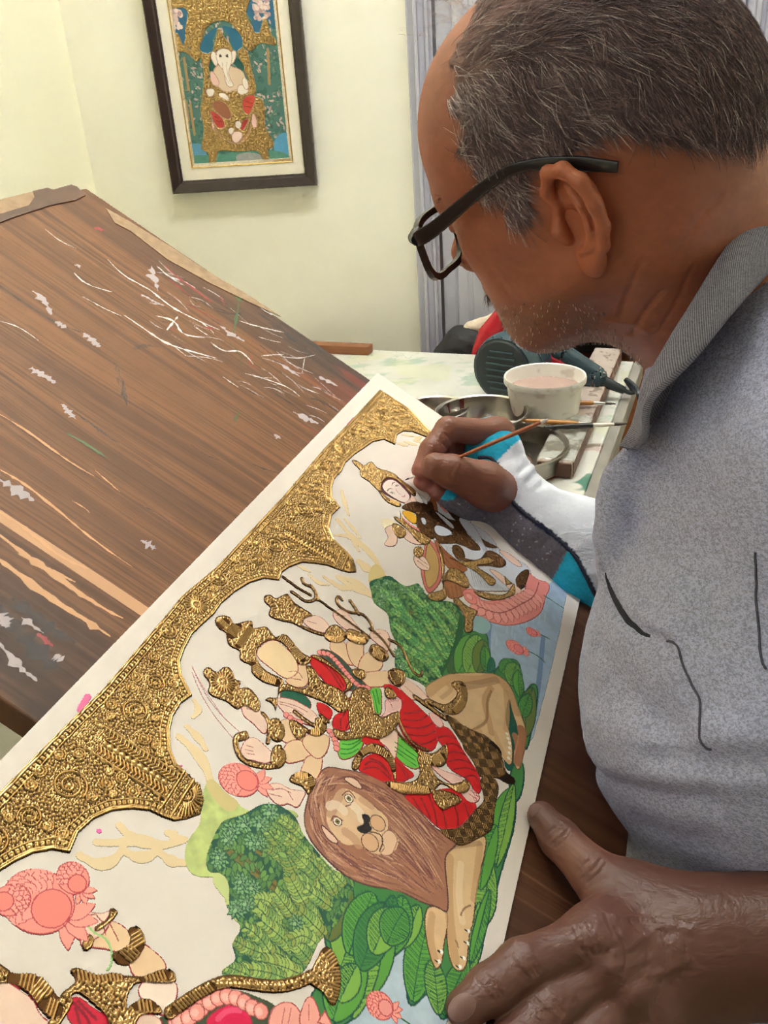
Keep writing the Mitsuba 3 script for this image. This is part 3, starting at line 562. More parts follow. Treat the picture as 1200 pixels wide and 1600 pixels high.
# ears
HM = H
ears = []
for s in (1, -1):
    H = Field((-.055, -.016 + s * .084, -.045), (.025, .024 + s * .084, .045), .0009)
    H.ell((-.010, s * .052, 0), I3, (.034, .022, .040), .004)
    tl_ = math.radians(10)
    ez = np.array([-math.sin(tl_) * .6, .20 * s, math.cos(tl_)]); ez /= np.linalg.norm(ez)
    out = np.array([.34, .94 * s, -.10]); out -= ez * (out @ ez); out /= np.linalg.norm(out); ex = np.cross(ez * s, out); ex = np.cross(out, ez) * s
    if ex[0] < 0: ex = -ex
    c0 = np.array([-.017, s * .0775, -.001])
    E_ = lambda a, b, c=0.0: c0 + ex * a + ez * b + out * c
    Re = np.stack([ex, out, ez], 1)
    H.ell(E_(.002, .003, -.004), Re, (.0175, .0055, .027), .006)                                           # flat of the ear
    helix = [E_(.012, .008, .002), E_(.016, .019, .004), E_(.010, .031, .005), E_(-.002, .0335, .006), E_(-.013, .027, .0065), E_(-.019, .014, .0065), E_(-.0195, 0, .005), E_(-.015, -.013, .004), E_(-.006, -.024, .002)]
    H.chain(helix, [.0030, .0036, .0040, .0042, .0042, .0040, .0038, .0036, .004], .003)
    H.ell(E_(-.001, -.026, .001), Re, (.0095, .0052, .0105), .005)                                          # lobe
    H.chain([E_(.001, .022, .003), E_(-.008, .012, .0045), E_(-.011, 0, .005), E_(-.008, -.012, .005), E_(.001, -.017, .004)], [.0026, .003, .0032, .0034, .003], .003)   # antihelix
    H.ell(E_(.004, -.003, .003), Re, (.0085, .0062, .0125), .004, 'sub')                                    # concha
    H.ell(E_(.009, -.001, .001), Re, (.0048, .010, .0055), .003, 'sub')
    H.chain([E_(.006, .020, .0055), E_(-.006, .0235, .006), E_(-.0135, .013, .0065), E_(-.0145, 0, .006)], [.0016, .0022, .0022, .0016], .002, 'sub')   # groove inside the rim
    H.chain([E_(.0150, .006, .001), E_(.0145, -.005, .004), E_(.012, -.011, .003)], [.003, .0042, .0035], .004)   # tragus
    em = H.mesh(); ears.append(trimesh.Trimesh(hd(em.vertices), em.faces, process=False))
H = HM
head = H.mesh()
hv = np.asarray(head.vertices)
# --- hands
def Pz(a): return [P(*q[:3]) for q in a]
def hand_chain(F_, pts, rs, k=.006): F_.chain(Pz(pts), rs, k)
LH = Field(P(1420, 1640, .56).min() * 0 + np.minimum.reduce([P(*q) for q in ((640, 1700, .40), (820, 1230, .56), (1330, 1480, .47), (1330, 1700, .40), (1330, 1300, .56), (700, 1640, .36))]) - .02,
           np.maximum.reduce([P(*q) for q in ((640, 1700, .40), (820, 1230, .56), (1330, 1480, .47), (1330, 1700, .40), (1330, 1300, .56), (700, 1640, .36))]) + .02, .00105)
wr = (1092, 1484, .482)
LF = {'thumb': ([(1000, 1418, .486), (925, 1362, .492), (874, 1310, .509), (846, 1275, .520)], [.019, .0128, .0112, .0084]),
      'index': ([(925, 1470, .452), (815, 1508, .431), (764, 1546, .420), (727, 1575, .4115)], [.0135, .0118, .0108, .0092]),
      'middle': ([(945, 1512, .450), (850, 1580, .424), (800, 1632, .410), (770, 1665, .402)], [.0135, .0118, .0104, .009]),
      'ring': ([(975, 1550, .449), (900, 1640, .420), (860, 1700, .405), (840, 1735, .398)], [.0132, .0112, .010, .0086]),
      'little': ([(1010, 1575, .452), (965, 1660, .428), (940, 1710, .415), (925, 1745, .408)], [.0125, .0105, .009, .008])}
for nme, (pt, rs) in LF.items():
    LH.chain(Pz(pt), rs, .0035)
for nme, k_ in (('index', 0), ('middle', 0), ('ring', 0), ('little', 0)):
    LH.cone(P(1065, 1485 + 0, .474), P(*LF[nme][0][0]), .021, .0142, .012)
LH.cone(P(1085, 1462, .478), P(1000, 1418, .486), .022, .017, .02)
LH.cone(P(1000, 1420, .484), P(945, 1440, .468), .012, .010, .02)                        # web of the thumb
LH.cone(P(1060, 1520, .473), P(1010, 1575, .452), .020, .014, .02)
hand_chain(LH, [(1050, 1484, .476), (1100, 1484, .481), (1160, 1480, .482), (1260, 1478, .476), (1420, 1490, .468)], [.0255, .0265, .0275, .031, .037], .02)
LH.cone(P(1100, 1465, .472), P(1420, 1460, .458), .018, .024, .03)
sk = lambda px, py: P(px, py, 1)
def fray(F_, px, py, d0=.3, d1=1.0):
    """first point of a field's surface along a ray from the eye"""
    d = np.arange(d0, d1, .001); q = np.array([P(px, py, x) for x in (d0, d1)]); pts = q[0] + (q[1] - q[0]) * ((d - d0) / (d1 - d0))[:, None]
    g = ((pts - F_.lo) / F_.res).T; val = ndimage.map_coordinates(F_.a, g, order=1, mode='constant', cval=.05)
    i = np.argmax(val < 0); return pts[i] if val[i] < 0 else None
def groove(F_, pts, r, k, mode='sub', off=0.0, rel=None):
    q = [fray(F_, *p_) for p_ in pts]; q = [x for x in q if x is not None]
    if len(q) > 1:
        q = [x + (x - EYE) / np.linalg.norm(x - EYE) * off for x in q]
        rr = [r * (rel[i] if rel else 1) for i in range(len(q))]; F_.chain(q, rr, k, mode)
def surfpath(F_, pts, n=60):
    q = [fray(F_, *p_) for p_ in spline(pts, n)]; q = np.array([x for x in q if x is not None])
    if len(q) < 4: return None
    d = np.linalg.norm(q - EYE, axis=1); k = np.abs(d - ndimage.median_filter(d, 9, mode='nearest')) < .006
    return q[k]
def crease(m, F_, items):
    """skin or cloth pressed in (depth > 0) or raised (depth < 0) along lines on the surface; items: (points, depth, half width)"""
    v = np.asarray(m.vertices).copy(); n_ = nrm(m); off = np.zeros(len(v))
    for pt, dp, w in items:
        q = surfpath(F_, pt)
        if q is None: continue
        e, _ = cKDTree(q).query(v, distance_upper_bound=3 * w); e = np.minimum(e, 1.0); off -= dp * np.exp(-(e / w) ** 2)
    return trimesh.Trimesh(v + n_ * off[:, None], m.faces, process=False)
LC, RC = [], []
tend = [([(1055, 1472), (1000, 1468), (930, 1468)], .0022), ([(1055, 1490), (1010, 1500), (950, 1512)], .0022), ([(1050, 1508), (1015, 1535), (985, 1560)], .0020)]
for pt, r in tend: LC.append((pt, -.0012, .0045))
veins = [[(1080, 1455), (1030, 1450), (985, 1478), (955, 1490)], [(1040, 1452), (1000, 1435), (960, 1432)], [(1075, 1500), (1030, 1520), (1000, 1520)]]
for pt in veins: LC.append((pt, -.0007, .0020))
def knuckle(F_, a, b, n=3, half=18, sp=8, dp=.0007):
    """creases across a finger joint at pixel a, the finger running towards b"""
    a, b = np.array(a, float), np.array(b, float); d = (b - a) / np.linalg.norm(b - a); m_ = np.array([-d[1], d[0]])
    for i in range(n):
        c = a + d * (i - (n - 1) / 2) * sp; bow = d * (3.0 if i >= n / 2 else -2.0)
        (LC if F_ is LH else RC).append(([tuple(c - m_ * half), tuple(c - m_ * half * .5 + bow * .7), tuple(c + bow), tuple(c + m_ * half * .5 + bow * .7), tuple(c + m_ * half)], .0007 if half < 40 else .0003, .0009))
knuckle(LH, (818, 1504), (764, 1546), 5, 27, 7); knuckle(LH, (766, 1543), (727, 1575), 3, 24, 7); knuckle(LH, (872, 1306), (846, 1275), 4, 16, 7); knuckle(LH, (915, 1470), (815, 1508), 3, 22, 10)
knuckle(LH, (855, 1572), (800, 1632), 4, 26, 7); knuckle(LH, (925, 1358), (874, 1310), 3, 20, 10)
for pt in ([(985, 1440), (1010, 1480), (1000, 1530)], [(1020, 1430), (1040, 1480), (1030, 1540)], [(960, 1450), (975, 1490), (968, 1520)], [(945, 1430), (955, 1470), (940, 1500)], [(1060, 1440), (1070, 1480), (1062, 1530)], [(900, 1480), (935, 1490), (960, 1480)]): LC.append((pt, .0005, .0010))
for c_ in ((905, 1468), (948, 1516), (985, 1555)): LC.append(([(c_[0] - 6, c_[1] + 2), c_, (c_[0] + 6, c_[1] - 2)], -.0022, .008))   # knuckles
lhand = crease(LH.mesh(), LH, LC)
RHd = Field(np.minimum.reduce([P(*q) for q in ((640, 640, .80), (640, 800, .70), (900, 900, .70), (900, 640, .82))]) - .02, np.maximum.reduce([P(*q) for q in ((640, 640, .80), (640, 800, .70), (900, 900, .70), (900, 640, .82))]) + .02, .0013)
RF = {'index': ([(778, 678, .772), (700, 671, .742), (674, 704, .733), (659, 735, .727)], [.0125, .0106, .0098, .0084]),
      'middle': ([(784, 697, .797), (712, 697, .774), (675, 728, .745), (662, 753, .734)], [.0125, .0106, .0098, .0086]),
      'ring': ([(788, 717, .803), (726, 724, .781), (694, 750, .746), (684, 769, .734)], [.012, .0102, .0094, .0084]),
      'little': ([(792, 737, .803), (740, 750, .778), (714, 768, .748), (704, 782, .737)], [.0112, .009, .0082, .0074]),
      'thumb': ([(792, 778, .764), (757, 757, .728), (706, 737, .716), (680, 729, .7135)], [.020, .0192, .0138, .0112])}
for nme, (pt, rs) in RF.items():
    RHd.chain(Pz(pt), rs, .003)
for nme in ('index', 'middle', 'ring', 'little'):
    RHd.cone(P(812, 800, .770), P(*RF[nme][0][0]), .016, .012, .012)
hand_chain(RHd, [(788, 788, .771), (834, 834, .770), (898, 864, .770)], [.017, .019, .021], .02)
knuckle(RHd, (712, 739), (690, 731), 2, 14, 6); knuckle(RHd, (698, 690), (676, 704), 2, 12, 8)
rhand = crease(RHd.mesh(), RHd, RC)
# --- trunk and upper arms under the shirt
TR = Field(P(1200, 900, .6) - .5, P(1200, 900, .6) + .5, .006)
TR.ell(P(1250, 1130, .60), C2W, (.10, .11, .10), .05); TR.ell(P(1250, 860, .61), C2W, (.09, .12, .10), .06); TR.ell(P(1240, 1380, .63), C2W, (.10, .10, .12), .05)
TR.cone(P(1160, 600, .625), P(1250, 800, .61), .06, .09, .05)
SHL, ELL = P(1370, 760, .50), P(1850, 1560, .45)
SHR, ELR = P(1240, 640, .74), P(1215, 955, .775)
TR.cone(P(1250, 700, .61), SHL, .06, .055, .05); TR.chain([SHL, ELL, P(1400, 1488, .468)], [.052, .042, .036], .03)
TR.cone(P(1250, 700, .61), SHR, .06, .05, .05); TR.chain([SHR, ELR, P(910, 868, .770)], [.05, .034, .022], .03)
HIPL, HIPR = P(1300, 1560, .56), P(1330, 1430, .72)
KNL, KNR = HIPL + Wd([-.36, .15, .10]), HIPR + Wd([-.36, .15, .10])
FTL, FTR = np.array([KNL[0] + .05, KNL[1], .07]), np.array([KNR[0] + .05, KNR[1], .07])
trunk = TR.mesh()
def as_manifold(m):
    try:
        q = m3.Manifold(m3.Mesh(np.asarray(m.vertices, np.float32), np.asarray(m.faces, np.uint32)))
        return q if q.status() == m3.Error.NoError and q.volume() > 0 else None
    except Exception: return None
headw = trimesh.Trimesh(hd(hv), head.faces, process=False)
if np.linalg.det(RH) < 0: headw.invert()
def vpath(m, pts, n=40):
    """a line over a mesh's near side, below the given points of the photograph"""
    v = np.asarray(m.vertices); c = (v - EYE) @ C2W; uv = c[:, :2] / c[:, 2:] * FOC + [600, 800]; t = cKDTree(uv); out = []
    for q in spline(pts, n):
        k = t.query_ball_point(q, 5)
        if k: k = np.array(k); out.append(v[k[np.argmin(c[k, 2])]])
    return ndimage.gaussian_filter1d(np.array(out), 1.5, axis=0, mode='nearest')
def vcrease(m, items):
    v = np.asarray(m.vertices).copy(); n_ = nrm(m); off = np.zeros(len(v))
    for pt, dp, w in items:
        e, _ = cKDTree(vpath(m, pt)).query(v, distance_upper_bound=3 * w); off -= dp * np.exp(-(np.minimum(e, 1.0) / w) ** 2)
    return trimesh.Trimesh(v + n_ * off[:, None], m.faces, process=False)
headw = vcrease(headw, [([(968, 500), (979, 465), (1004, 409)], .0012, .0018), ([(985, 528), (1004, 495), (1034, 460)], .0014, .0018), ([(950, 430), (965, 395), (975, 360)], .0008, .0018), ([(1030, 520), (1060, 470), (1085, 420)], .0008, .0016), ([(955, 505), (990, 510), (1010, 520)], -.0012, .004), ([(1060, 400), (1090, 350), (1130, 310)], .0008, .002), ([(778, 440), (800, 470), (830, 485)], .0009, .003)])
pieces = [headw, *ears, lhand, rhand, trunk]
mans = [as_manifold(m) for m in pieces]
if all(x is not None for x in mans):
    body = from_manifold(m3.Manifold.batch_boolean(mans, m3.OpType.Add))
else:
    body = cat(pieces)
bv, bn = np.asarray(body.vertices), nrm(body)
ph = to_head(bv)
nearhead = np.linalg.norm(ph - [0, 0, -.02], axis=1) < .175
# skin colours: large warm and dark patches, redder knuckles, a shaved jaw, paler palms' edges
f1 = meshkit.fbm(bv * 26, 4, 3)[:, None]; f2 = meshkit.fbm(bv * 160, 3, 5)[:, None]; f3 = meshkit.noise(bv * 700, 2)[:, None]
colr = hexc(160, 97, 71) * (1 - f1) + hexc(130, 75, 54) * f1
colr = colr * (.86 + .28 * f2) * (.93 + .14 * f3)
def sst(a, b, x): t = np.clip((x - a) / (b - a), 0, 1); return t * t * (3 - 2 * t)
def blend(c, to, w): w = np.clip(w, 0, 1)[:, None]; return c * (1 - w) + np.asarray(to) * w
hx, hy, hz = ph.T
jaw = sst(-.035, -.06, hz) * sst(-.02, .02, hx) * nearhead
colr = blend(colr, hexc(106, 74, 58) * .95, jaw * (.45 + .5 * meshkit.noise(bv * 900, 9)) * .8)
white = (meshkit.noise(bv * 1300, 12) > .83) & (jaw > .3) & (hz > -.10)
colr = blend(colr, hexc(172, 96, 62), nearhead * sst(.062, .075, np.abs(hy)) * sst(.05, .0, np.abs(hx + .015)) * sst(-.05, -.02, hz) * sst(.05, .03, hz) * .7)     # ear
colr = blend(colr, hexc(150, 80, 58), nearhead * sst(.06, .085, hx) * sst(.02, .05, hz) * .6)
colr = blend(colr, hexc(120, 62, 52), nearhead * (np.abs(hy) < .022) * sst(.084, .089, hx) * (np.abs(hz + .053) < .008))
eye = nearhead & (np.linalg.norm((ph - [.075, 0, .003]) * [1, 0, 1], axis=1) < .016) & (np.abs(np.abs(hy) - .032) < .012) & (hx > .078)
colr = blend(colr, hexc(225, 215, 205), eye * 1.0)
colr = blend(colr, hexc(40, 26, 20), (eye & (np.hypot(np.abs(hy) - .032, hz - .003) < .005)) * 1.0)
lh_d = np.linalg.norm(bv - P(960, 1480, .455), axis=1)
colr = blend(colr, hexc(76, 48, 41), sst(.24, .12, lh_d) * .94)                       # darker, greyer left hand, with its shade put into the colour
tipth = np.linalg.norm(bv - P(905, 1370, .505), axis=1)
colr = blend(colr, hexc(186, 130, 106), sst(.035, .012, tipth) * .5)
rhd = np.linalg.norm(bv - P(720, 715, .74), axis=1)
colr = blend(colr, hexc(104, 64, 50), sst(.12, .08, rhd) * .75)
for q_t in ((657, 737, .727), (661, 752, .734), (684, 768, .734), (672, 712, .735)): colr = blend(colr, hexc(176, 106, 96), sst(.016, .004, np.linalg.norm(bv - P(*q_t), axis=1)) * .6)
# hair mask over the scalp (head frame)
hairline_x = np.interp(hz, [-.02, .0, .02, .04, .06, .08, .10, .13], [.018, .022, .034, .042, .045, .044, .044, .030]) + .004 * np.sin(hz * 260)
low_z = np.interp(hx, [-.12, -.09, -.07, -.05, -.035, .008, .012, .03, .05], [.0, .008, .024, .037, .036, .034, .002, .006, .028])
jit = (meshkit.fbm(bv * 190, 3, 8) - .5) * .014
hm = sst(-.004, .004, hairline_x - hx + jit) * sst(-.004, .005, hz - low_z + jit) * nearhead
hm *= np.where((np.abs(hy) > .058) | (hz > .02) | (hx < -.04), 1, 0)
earz = (np.abs(hy) > .066) & (hz < .036) & (hx < .004) & (hx > -.045); hm = np.where(earz, 0, hm)
thin = np.maximum(sst(.085, .125, hz) * sst(-.07, .0, hx), sst(.075, .105, hz) * sst(.0, .03, hx))
colr = blend(colr, hexc(86, 66, 62), hm * (.86 - .3 * thin))
def skinbump(p, n, uv):
    return fbm(p.x * 1000, p.y * 1000, p.z * 1000, 2) * .00036 + fbm(p.x * 330, p.y * 330, p.z * 330, 2) * .0006
bsdf('m_skin', VC, .45, spec=.42, bump=proc(skinbump, 3e-4), bump_scale=1.0)
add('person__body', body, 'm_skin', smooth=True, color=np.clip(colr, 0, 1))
tag('person', 'seated man in a grey polo shirt bending over the painting with a brush', 'person')
# nails
bsdf('m_nail', L3(112, 84, 78), .3, spec=.5)
def nail(F_, px, py, tx, ty, L_, w):
    c = fray(F_, px, py)
    if c is None: return
    v = (EYE - c); v /= np.linalg.norm(v); t = P(tx, ty, 1) - P(px, py, 1); t -= v * (t @ v); t /= np.linalg.norm(t); s = np.cross(v, t)
    a, b = np.meshgrid(np.linspace(-1, 1, 13), np.linspace(-1, 1, 11), indexing='ij')
    k = np.maximum(np.abs(a), np.abs(b)); rr = np.hypot(a, b) + 1e-9; a, b = a * k / rr, b * k / rr
    vv = c + v * .0012 + np.multiply.outer(a, t) * L_ + np.multiply.outer(b, s) * w - np.multiply.outer(b * b * .35 * w + a * a * .12 * L_, v)
    vv = vv.reshape(-1, 3); i, j = np.meshgrid(np.arange(12), np.arange(10), indexing='ij'); f = np.stack([i * 11 + j, (i + 1) * 11 + j, (i + 1) * 11 + j + 1, i * 11 + j + 1], -1).reshape(-1, 4)
    add('person__fingernail', trimesh.Trimesh(vv, np.vstack([f[:, [0, 1, 2]], f[:, [0, 2, 3]]]), process=False), 'm_nail', smooth=True)
nail(LH, 722, 1574, 700, 1592, .0070, .0052); nail(LH, 839, 1268, 830, 1250, .0045, .0042)

# --- hair: a cap that follows the scalp, and strands over it
hf = np.asarray(body.faces); sel = (hm[hf] > .45).all(1) & nearhead[hf].all(1)
used, inv = np.unique(hf[sel], return_inverse=True)
lump = meshkit.fbm(ph[used] * np.array([70, 70, 110]), 3, 4)
rise = sst(.45, .95, hm[used]) * (.0012 + .0026 * lump * (1 - .7 * thin[used]))
hairm = trimesh.Trimesh(bv[used] + bn[used] * rise[:, None], inv.reshape(-1, 3), process=False)
hc = meshkit.fbm(ph[used] * 45, 4, 6)[:, None]
hcol = hexc(74, 56, 56) * (1 - hc) + hexc(114, 90, 88) * hc
side = sst(.0, .05, hx[used])[:, None]; hcol = hcol * (1 - side * .4) + hexc(128, 108, 98) * side * .4
tt = thin[used][:, None] * .6; hcol = hcol * (1 - tt) + hexc(124, 88, 78) * tt
dk = sst(-.03, -.09, hx[used])[:, None] * .5; hcol = hcol * (1 - dk) + hexc(46, 38, 40) * dk
bsdf('m_haircap', VC, .6, spec=.3, bump=proc(lambda p, n, uv: fbm(p.x * 700, p.y * 700, p.z * 350, 2) * .0012, 3e-4), bump_scale=1.0)
add('person__hair', hairm, 'm_haircap', 'thinning cropped grey-black hair', smooth=True, color=np.clip(hcol, 0, 1))
for k_, (c_, r_) in {'m_hair_dark': ((70, 53, 55), .5), 'm_hair_mid': ((130, 104, 103), .45), 'm_hair_grey': ((206, 194, 186), .4)}.items(): bsdf(k_, L3(*c_), r_, spec=.4)
def write_curves(strands, key, mat):
    os.makedirs(meshkit.FOLDER, exist_ok=True); path = f'{meshkit.FOLDER}/{key.replace("__", "_")}.txt'
    with open(path, 'w') as f_:
        for p_, r_ in strands:
            p_ = np.vstack([2 * p_[0] - p_[1], p_, 2 * p_[-1] - p_[-2]]); r_ = np.r_[r_[0], r_, r_[-1]]
            f_.write('\n'.join('%.6f %.6f %.6f %.7f' % (*a_, b_) for a_, b_ in zip(p_, r_)) + '\n\n')
    scene[key] = {'type': 'bsplinecurve', 'filename': path, 'bsdf': {'type': 'ref', 'id': mat}}
wgt = (hm[used] > .3) * (1 - .66 * thin[used]); wgt = wgt * (.35 + meshkit.noise(ph[used] * 60, 3)); wgt /= wgt.sum()
NS = 24000
rt = rng.choice(len(used), NS, p=wgt); roots = ph[used][rt]; rnv = bn[used][rt] @ RH
bins = {'m_hair_dark': [], 'm_hair_mid': [], 'm_hair_grey': []}
cl = meshkit.noise(roots * 70, 21) - .5; cl2 = meshkit.noise(roots * 70 + 40, 22) - .5
for i in range(NS):
    p_, n_ = roots[i], rnv[i]
    d = np.array([-.55 - .25 * (p_[2] > .07), 0, -.85 if p_[2] < .09 else -.25])                  # combed back and down
    if p_[0] > .015 and p_[2] < .03: d = np.array([-.15, 0, -1.0])
    d = d + rng.normal(size=3) * .28 + np.array([cl[i], 0, cl2[i]]) * 2.0
    d -= n_ * (d @ n_); d /= np.linalg.norm(d) + 1e-9
    Ls = rng.uniform(.006, .015) * (1.25 if p_[2] > .05 else 1.0); lift = rng.uniform(.10, .45)
    q = np.array([p_ + d * Ls * x + n_ * (.0028 * (1 - .6 * thin[used][rt[i]]) + Ls * lift * (x - x * x * .75)) for x in (0, .34, .67, 1.0)]) 
    g = .16 + .42 * sst(.0, .06, p_[0]) + .25 * (p_[2] < .0) - .08 * (p_[0] < -.05)
    r_ = rng.random(); mk = 'm_hair_grey' if r_ < g * .62 else 'm_hair_mid' if r_ < g + .28 else 'm_hair_dark'
    bins[mk].append((hd(q), np.array([.00012, .00013, .0001, .00004])))
for _ in range(260):                                                                          # loose wisps over the forehead and nape
    y0 = rng.uniform(-.06, .02); p_ = np.array([rng.uniform(.03, .075), y0, 0]); p_[2] = .048 + .089 * math.sqrt(max(0, 1 - ((p_[0] - .02) / .088) ** 2 - (y0 / .075) ** 2))
    d = np.array([rng.uniform(.2, .9), rng.uniform(-.6, .4), rng.uniform(.1, .7)]); d /= np.linalg.norm(d); Ls = rng.uniform(.012, .03); b = rng.normal(size=3) * .006
    bins['m_hair_grey' if rng.random() < .6 else 'm_hair_mid'].append((hd(np.array([p_ + d * Ls * x + b * x * x for x in (-.1, .33, .67, 1.0)])), np.array([.00007, .00007, .00006, .00004])))
for _ in range(420):                                                                          # moustache
    y0 = rng.uniform(-.028, .028); p_ = np.array([.0935 - abs(y0) * .28, y0, -.041 - abs(y0) * .18 + rng.uniform(-.003, .004)])
    d = np.array([.25, y0 * 12, -1.0]) + rng.normal(size=3) * .2; d /= np.linalg.norm(d); Ls = rng.uniform(.006, .011)
    bins['m_hair_dark' if rng.random() < .75 else 'm_hair_grey'].append((hd(np.array([p_ + d * Ls * x + [.002 * math.sin(3 * x), 0, 0] for x in (-.2, .33, .67, 1.0)])), np.array([.00012, .00012, .0001, .00005])))
for s in (-1, 1):
    for _ in range(160):                                                                      # eyebrows
        x_ = rng.random(); p_ = np.array([.0945 - .014 * x_ ** 2, s * (.014 + .036 * x_), .022 + .006 * math.sin(x_ * 2.2) + rng.uniform(-.003, .003)])
        d = np.array([.15, s * .9, .25]) + rng.normal(size=3) * .2; d /= np.linalg.norm(d); Ls = .008
        bins['m_hair_dark'].append((hd(np.array([p_ + d * Ls * x for x in (-.1, .33, .67, 1.0)])), np.array([.00011, .00011, .0001, .00005])))
jw = np.nonzero(jaw > .35)[0]; jn = bn[jw] @ RH
for i in rng.integers(len(jw), size=2600):                                                    # stubble on the jaw
    p_, n_ = ph[jw[i]], jn[i]; d = n_ + np.array([-.2, 0, -.8]) + rng.normal(size=3) * .2; d /= np.linalg.norm(d); Ls = rng.uniform(.0012, .0024)
    bins['m_hair_grey' if rng.random() < .42 else 'm_hair_dark'].append((hd(np.array([p_ + d * Ls * x for x in (-.2, .33, .67, 1.0)])), np.array([.00010, .00010, .00009, .00005])))
write_curves(bins['m_hair_dark'], 'person__hair__dark_strands', 'm_hair_dark'); write_curves(bins['m_hair_mid'], 'person__hair__brown_strands', 'm_hair_mid'); write_curves(bins['m_hair_grey'], 'person__hair__grey_strands', 'm_hair_grey')
for k_ in ('dark', 'brown', 'grey'): labels[f'person__hair__{k_}_strands'] = {'kind': 'stuff'}

# --- glasses
bsdf('m_specs', L3(14, 15, 20), .22, spec=.45, clearcoat=.2)
scene['m_lens'] = {'type': 'thindielectric', 'int_ior': 1.25}
tag('eyeglasses', 'black plastic rectangular eyeglasses on the face of the bending man', 'glasses')
def rimpath(s, grow=0.0, n=48):
    a = np.arange(n) * 2 * np.pi / n; hw, hh, e = .0265 + grow, .0185 + grow, 3.4
    y = hw * np.sign(np.cos(a)) * np.abs(np.cos(a)) ** (2 / e); z = hh * np.sign(np.sin(a)) * np.abs(np.sin(a)) ** (2 / e)
    x = .1075 - .012 * ((y + .034) / .06) ** 2 * 0 - .10 * (z - .0) * -.12
    return np.stack([x - .18 * np.maximum(0, y) ** 1.0, s * (y + .036), z - .0015], 1)
for s in (1, -1):
    o, i_ = rimpath(s, .0036), rimpath(s, -.0005); n = len(o)
    th = np.array([.0042, 0, 0])
    v = np.vstack([o + th * .5, i_ + th * .5, i_ - th * .5, o - th * .5]); k = np.arange(n); k2 = (k + 1) % n
    f = np.vstack([np.stack([a * n + k, a * n + k2, ((a + 1) % 4) * n + k2, ((a + 1) % 4) * n + k], 1) for a in range(4)])
    m = trimesh.Trimesh(hd(v), np.vstack([f[:, [0, 1, 2]], f[:, [0, 2, 3]]]), process=False); m.fix_normals()
    add('eyeglasses__rim', m, 'm_specs', smooth=40)
    lp = rimpath(s, -.0003); c = lp.mean(0)
    add('eyeglasses__lens', trimesh.Trimesh(hd(np.vstack([lp, c[None]])), np.stack([k, k2, np.full(n, n)], 1), process=False), 'm_lens')
    tp = spline([(.1025, s * .0665, .010), (.096, s * .0735, .0115), (.080, s * .0765, .0155), (.050, s * .0785, .0265), (.022, s * .080, .0355), (.010, s * .081, .0370), (-.012, s * .082, .0340), (-.047, s * .082, .0225)], 50)
    hgt = np.interp(np.linspace(0, 1, 50), [0, .08, .5, .72, .9, 1], [.0065, .0055, .0036, .0032, .0042, .0030]); tk = .0017
    tg = np.gradient(tp, axis=0); tg /= np.linalg.norm(tg, axis=1, keepdims=True); yy = np.tile([0, 1.0, 0], (50, 1)); zz = np.cross(tg, yy)
    rows = []
    for a in np.arange(12) * 2 * np.pi / 12: rows.append(tp + yy * (tk * np.sign(np.cos(a)) * abs(np.cos(a)) ** .5) + zz * (hgt * np.sign(np.sin(a)) * abs(np.sin(a)) ** .5)[:, None])
    v = np.stack(rows, 1).reshape(-1, 3); i, j = np.meshgrid(np.arange(49), np.arange(12), indexing='ij'); j2 = (j + 1) % 12
    f = np.stack([i * 12 + j, i * 12 + j2, (i + 1) * 12 + j2, (i + 1) * 12 + j], -1).reshape(-1, 4)
    caps = [[0, a, a + 1] for a in range(1, 11)] + [[49 * 12, 49 * 12 + a + 1, 49 * 12 + a] for a in range(1, 11)]
    m = trimesh.Trimesh(hd(v), np.vstack([f[:, [0, 1, 2]], f[:, [0, 2, 3]], caps]), process=False); m.fix_normals()
    add('eyeglasses__temple', m, 'm_specs', smooth=40)
    add('eyeglasses__hinge', tube([hd((.1035, s * .060, .0125)), hd((.1025, s * .0665, .0115)), hd((.097, s * .0725, .011))], [.0048, .0046, .0040], 12), 'm_specs', smooth=50)
add('eyeglasses__bridge', tube(spline([hd((.108, -.0105, .004)), hd((.1095, 0, .0075)), hd((.108, .0105, .004))], 12), .0022, 10), 'm_specs', smooth=50)

# --- grey polo shirt
SF = Field(np.minimum.reduce([P(880, 300, .5), P(880, 1500, .5), P(1500, 1500, .40), P(1500, 300, .5), P(1300, 300, .82), P(1000, 1500, .72), P(1450, 1500, .7)]),
           np.maximum.reduce([P(880, 300, .5), P(880, 1500, .5), P(1500, 1500, .40), P(1500, 300, .5), P(1300, 300, .82), P(1000, 1500, .72), P(1450, 1500, .7)]), .0029)
px = lambda n, d: n * d / FOC
SF.ell(P(1215, 1130, .575), C2W, (px(300, .575), px(262, .575), .125), .03)
SF.ell(P(1235, 845, .590), C2W, (px(254, .59), px(330, .59), .120), .05)
SF.ell(P(1205, 1000, .585), C2W, (px(256, .585), px(180, .585), .118), .04)
SF.cone(P(1195, 610, .625), P(1250, 800, .61), .066, .10, .05); SF.cone(P(1222, 505, .606), P(1320, 690, .56), .072, .085, .05)
SF.ell(P(1160, 1325, .605), C2W, (px(195, .605), px(110, .605), .10), .015); SF.ell(P(1235, 1260, .615), C2W, (px(282, .615), px(130, .615), .12), .02)
SF.cone(P(1240, 720, .61), SHL, .075, .072, .05); SF.cone(SHL, SHL + (ELL - SHL) * .55, .070, .066, .03)
SF.cone(P(1240, 720, .61), SHR, .075, .066, .05); SF.cone(SHR, SHR + (ELR - SHR) * .62, .066, .060, .03)
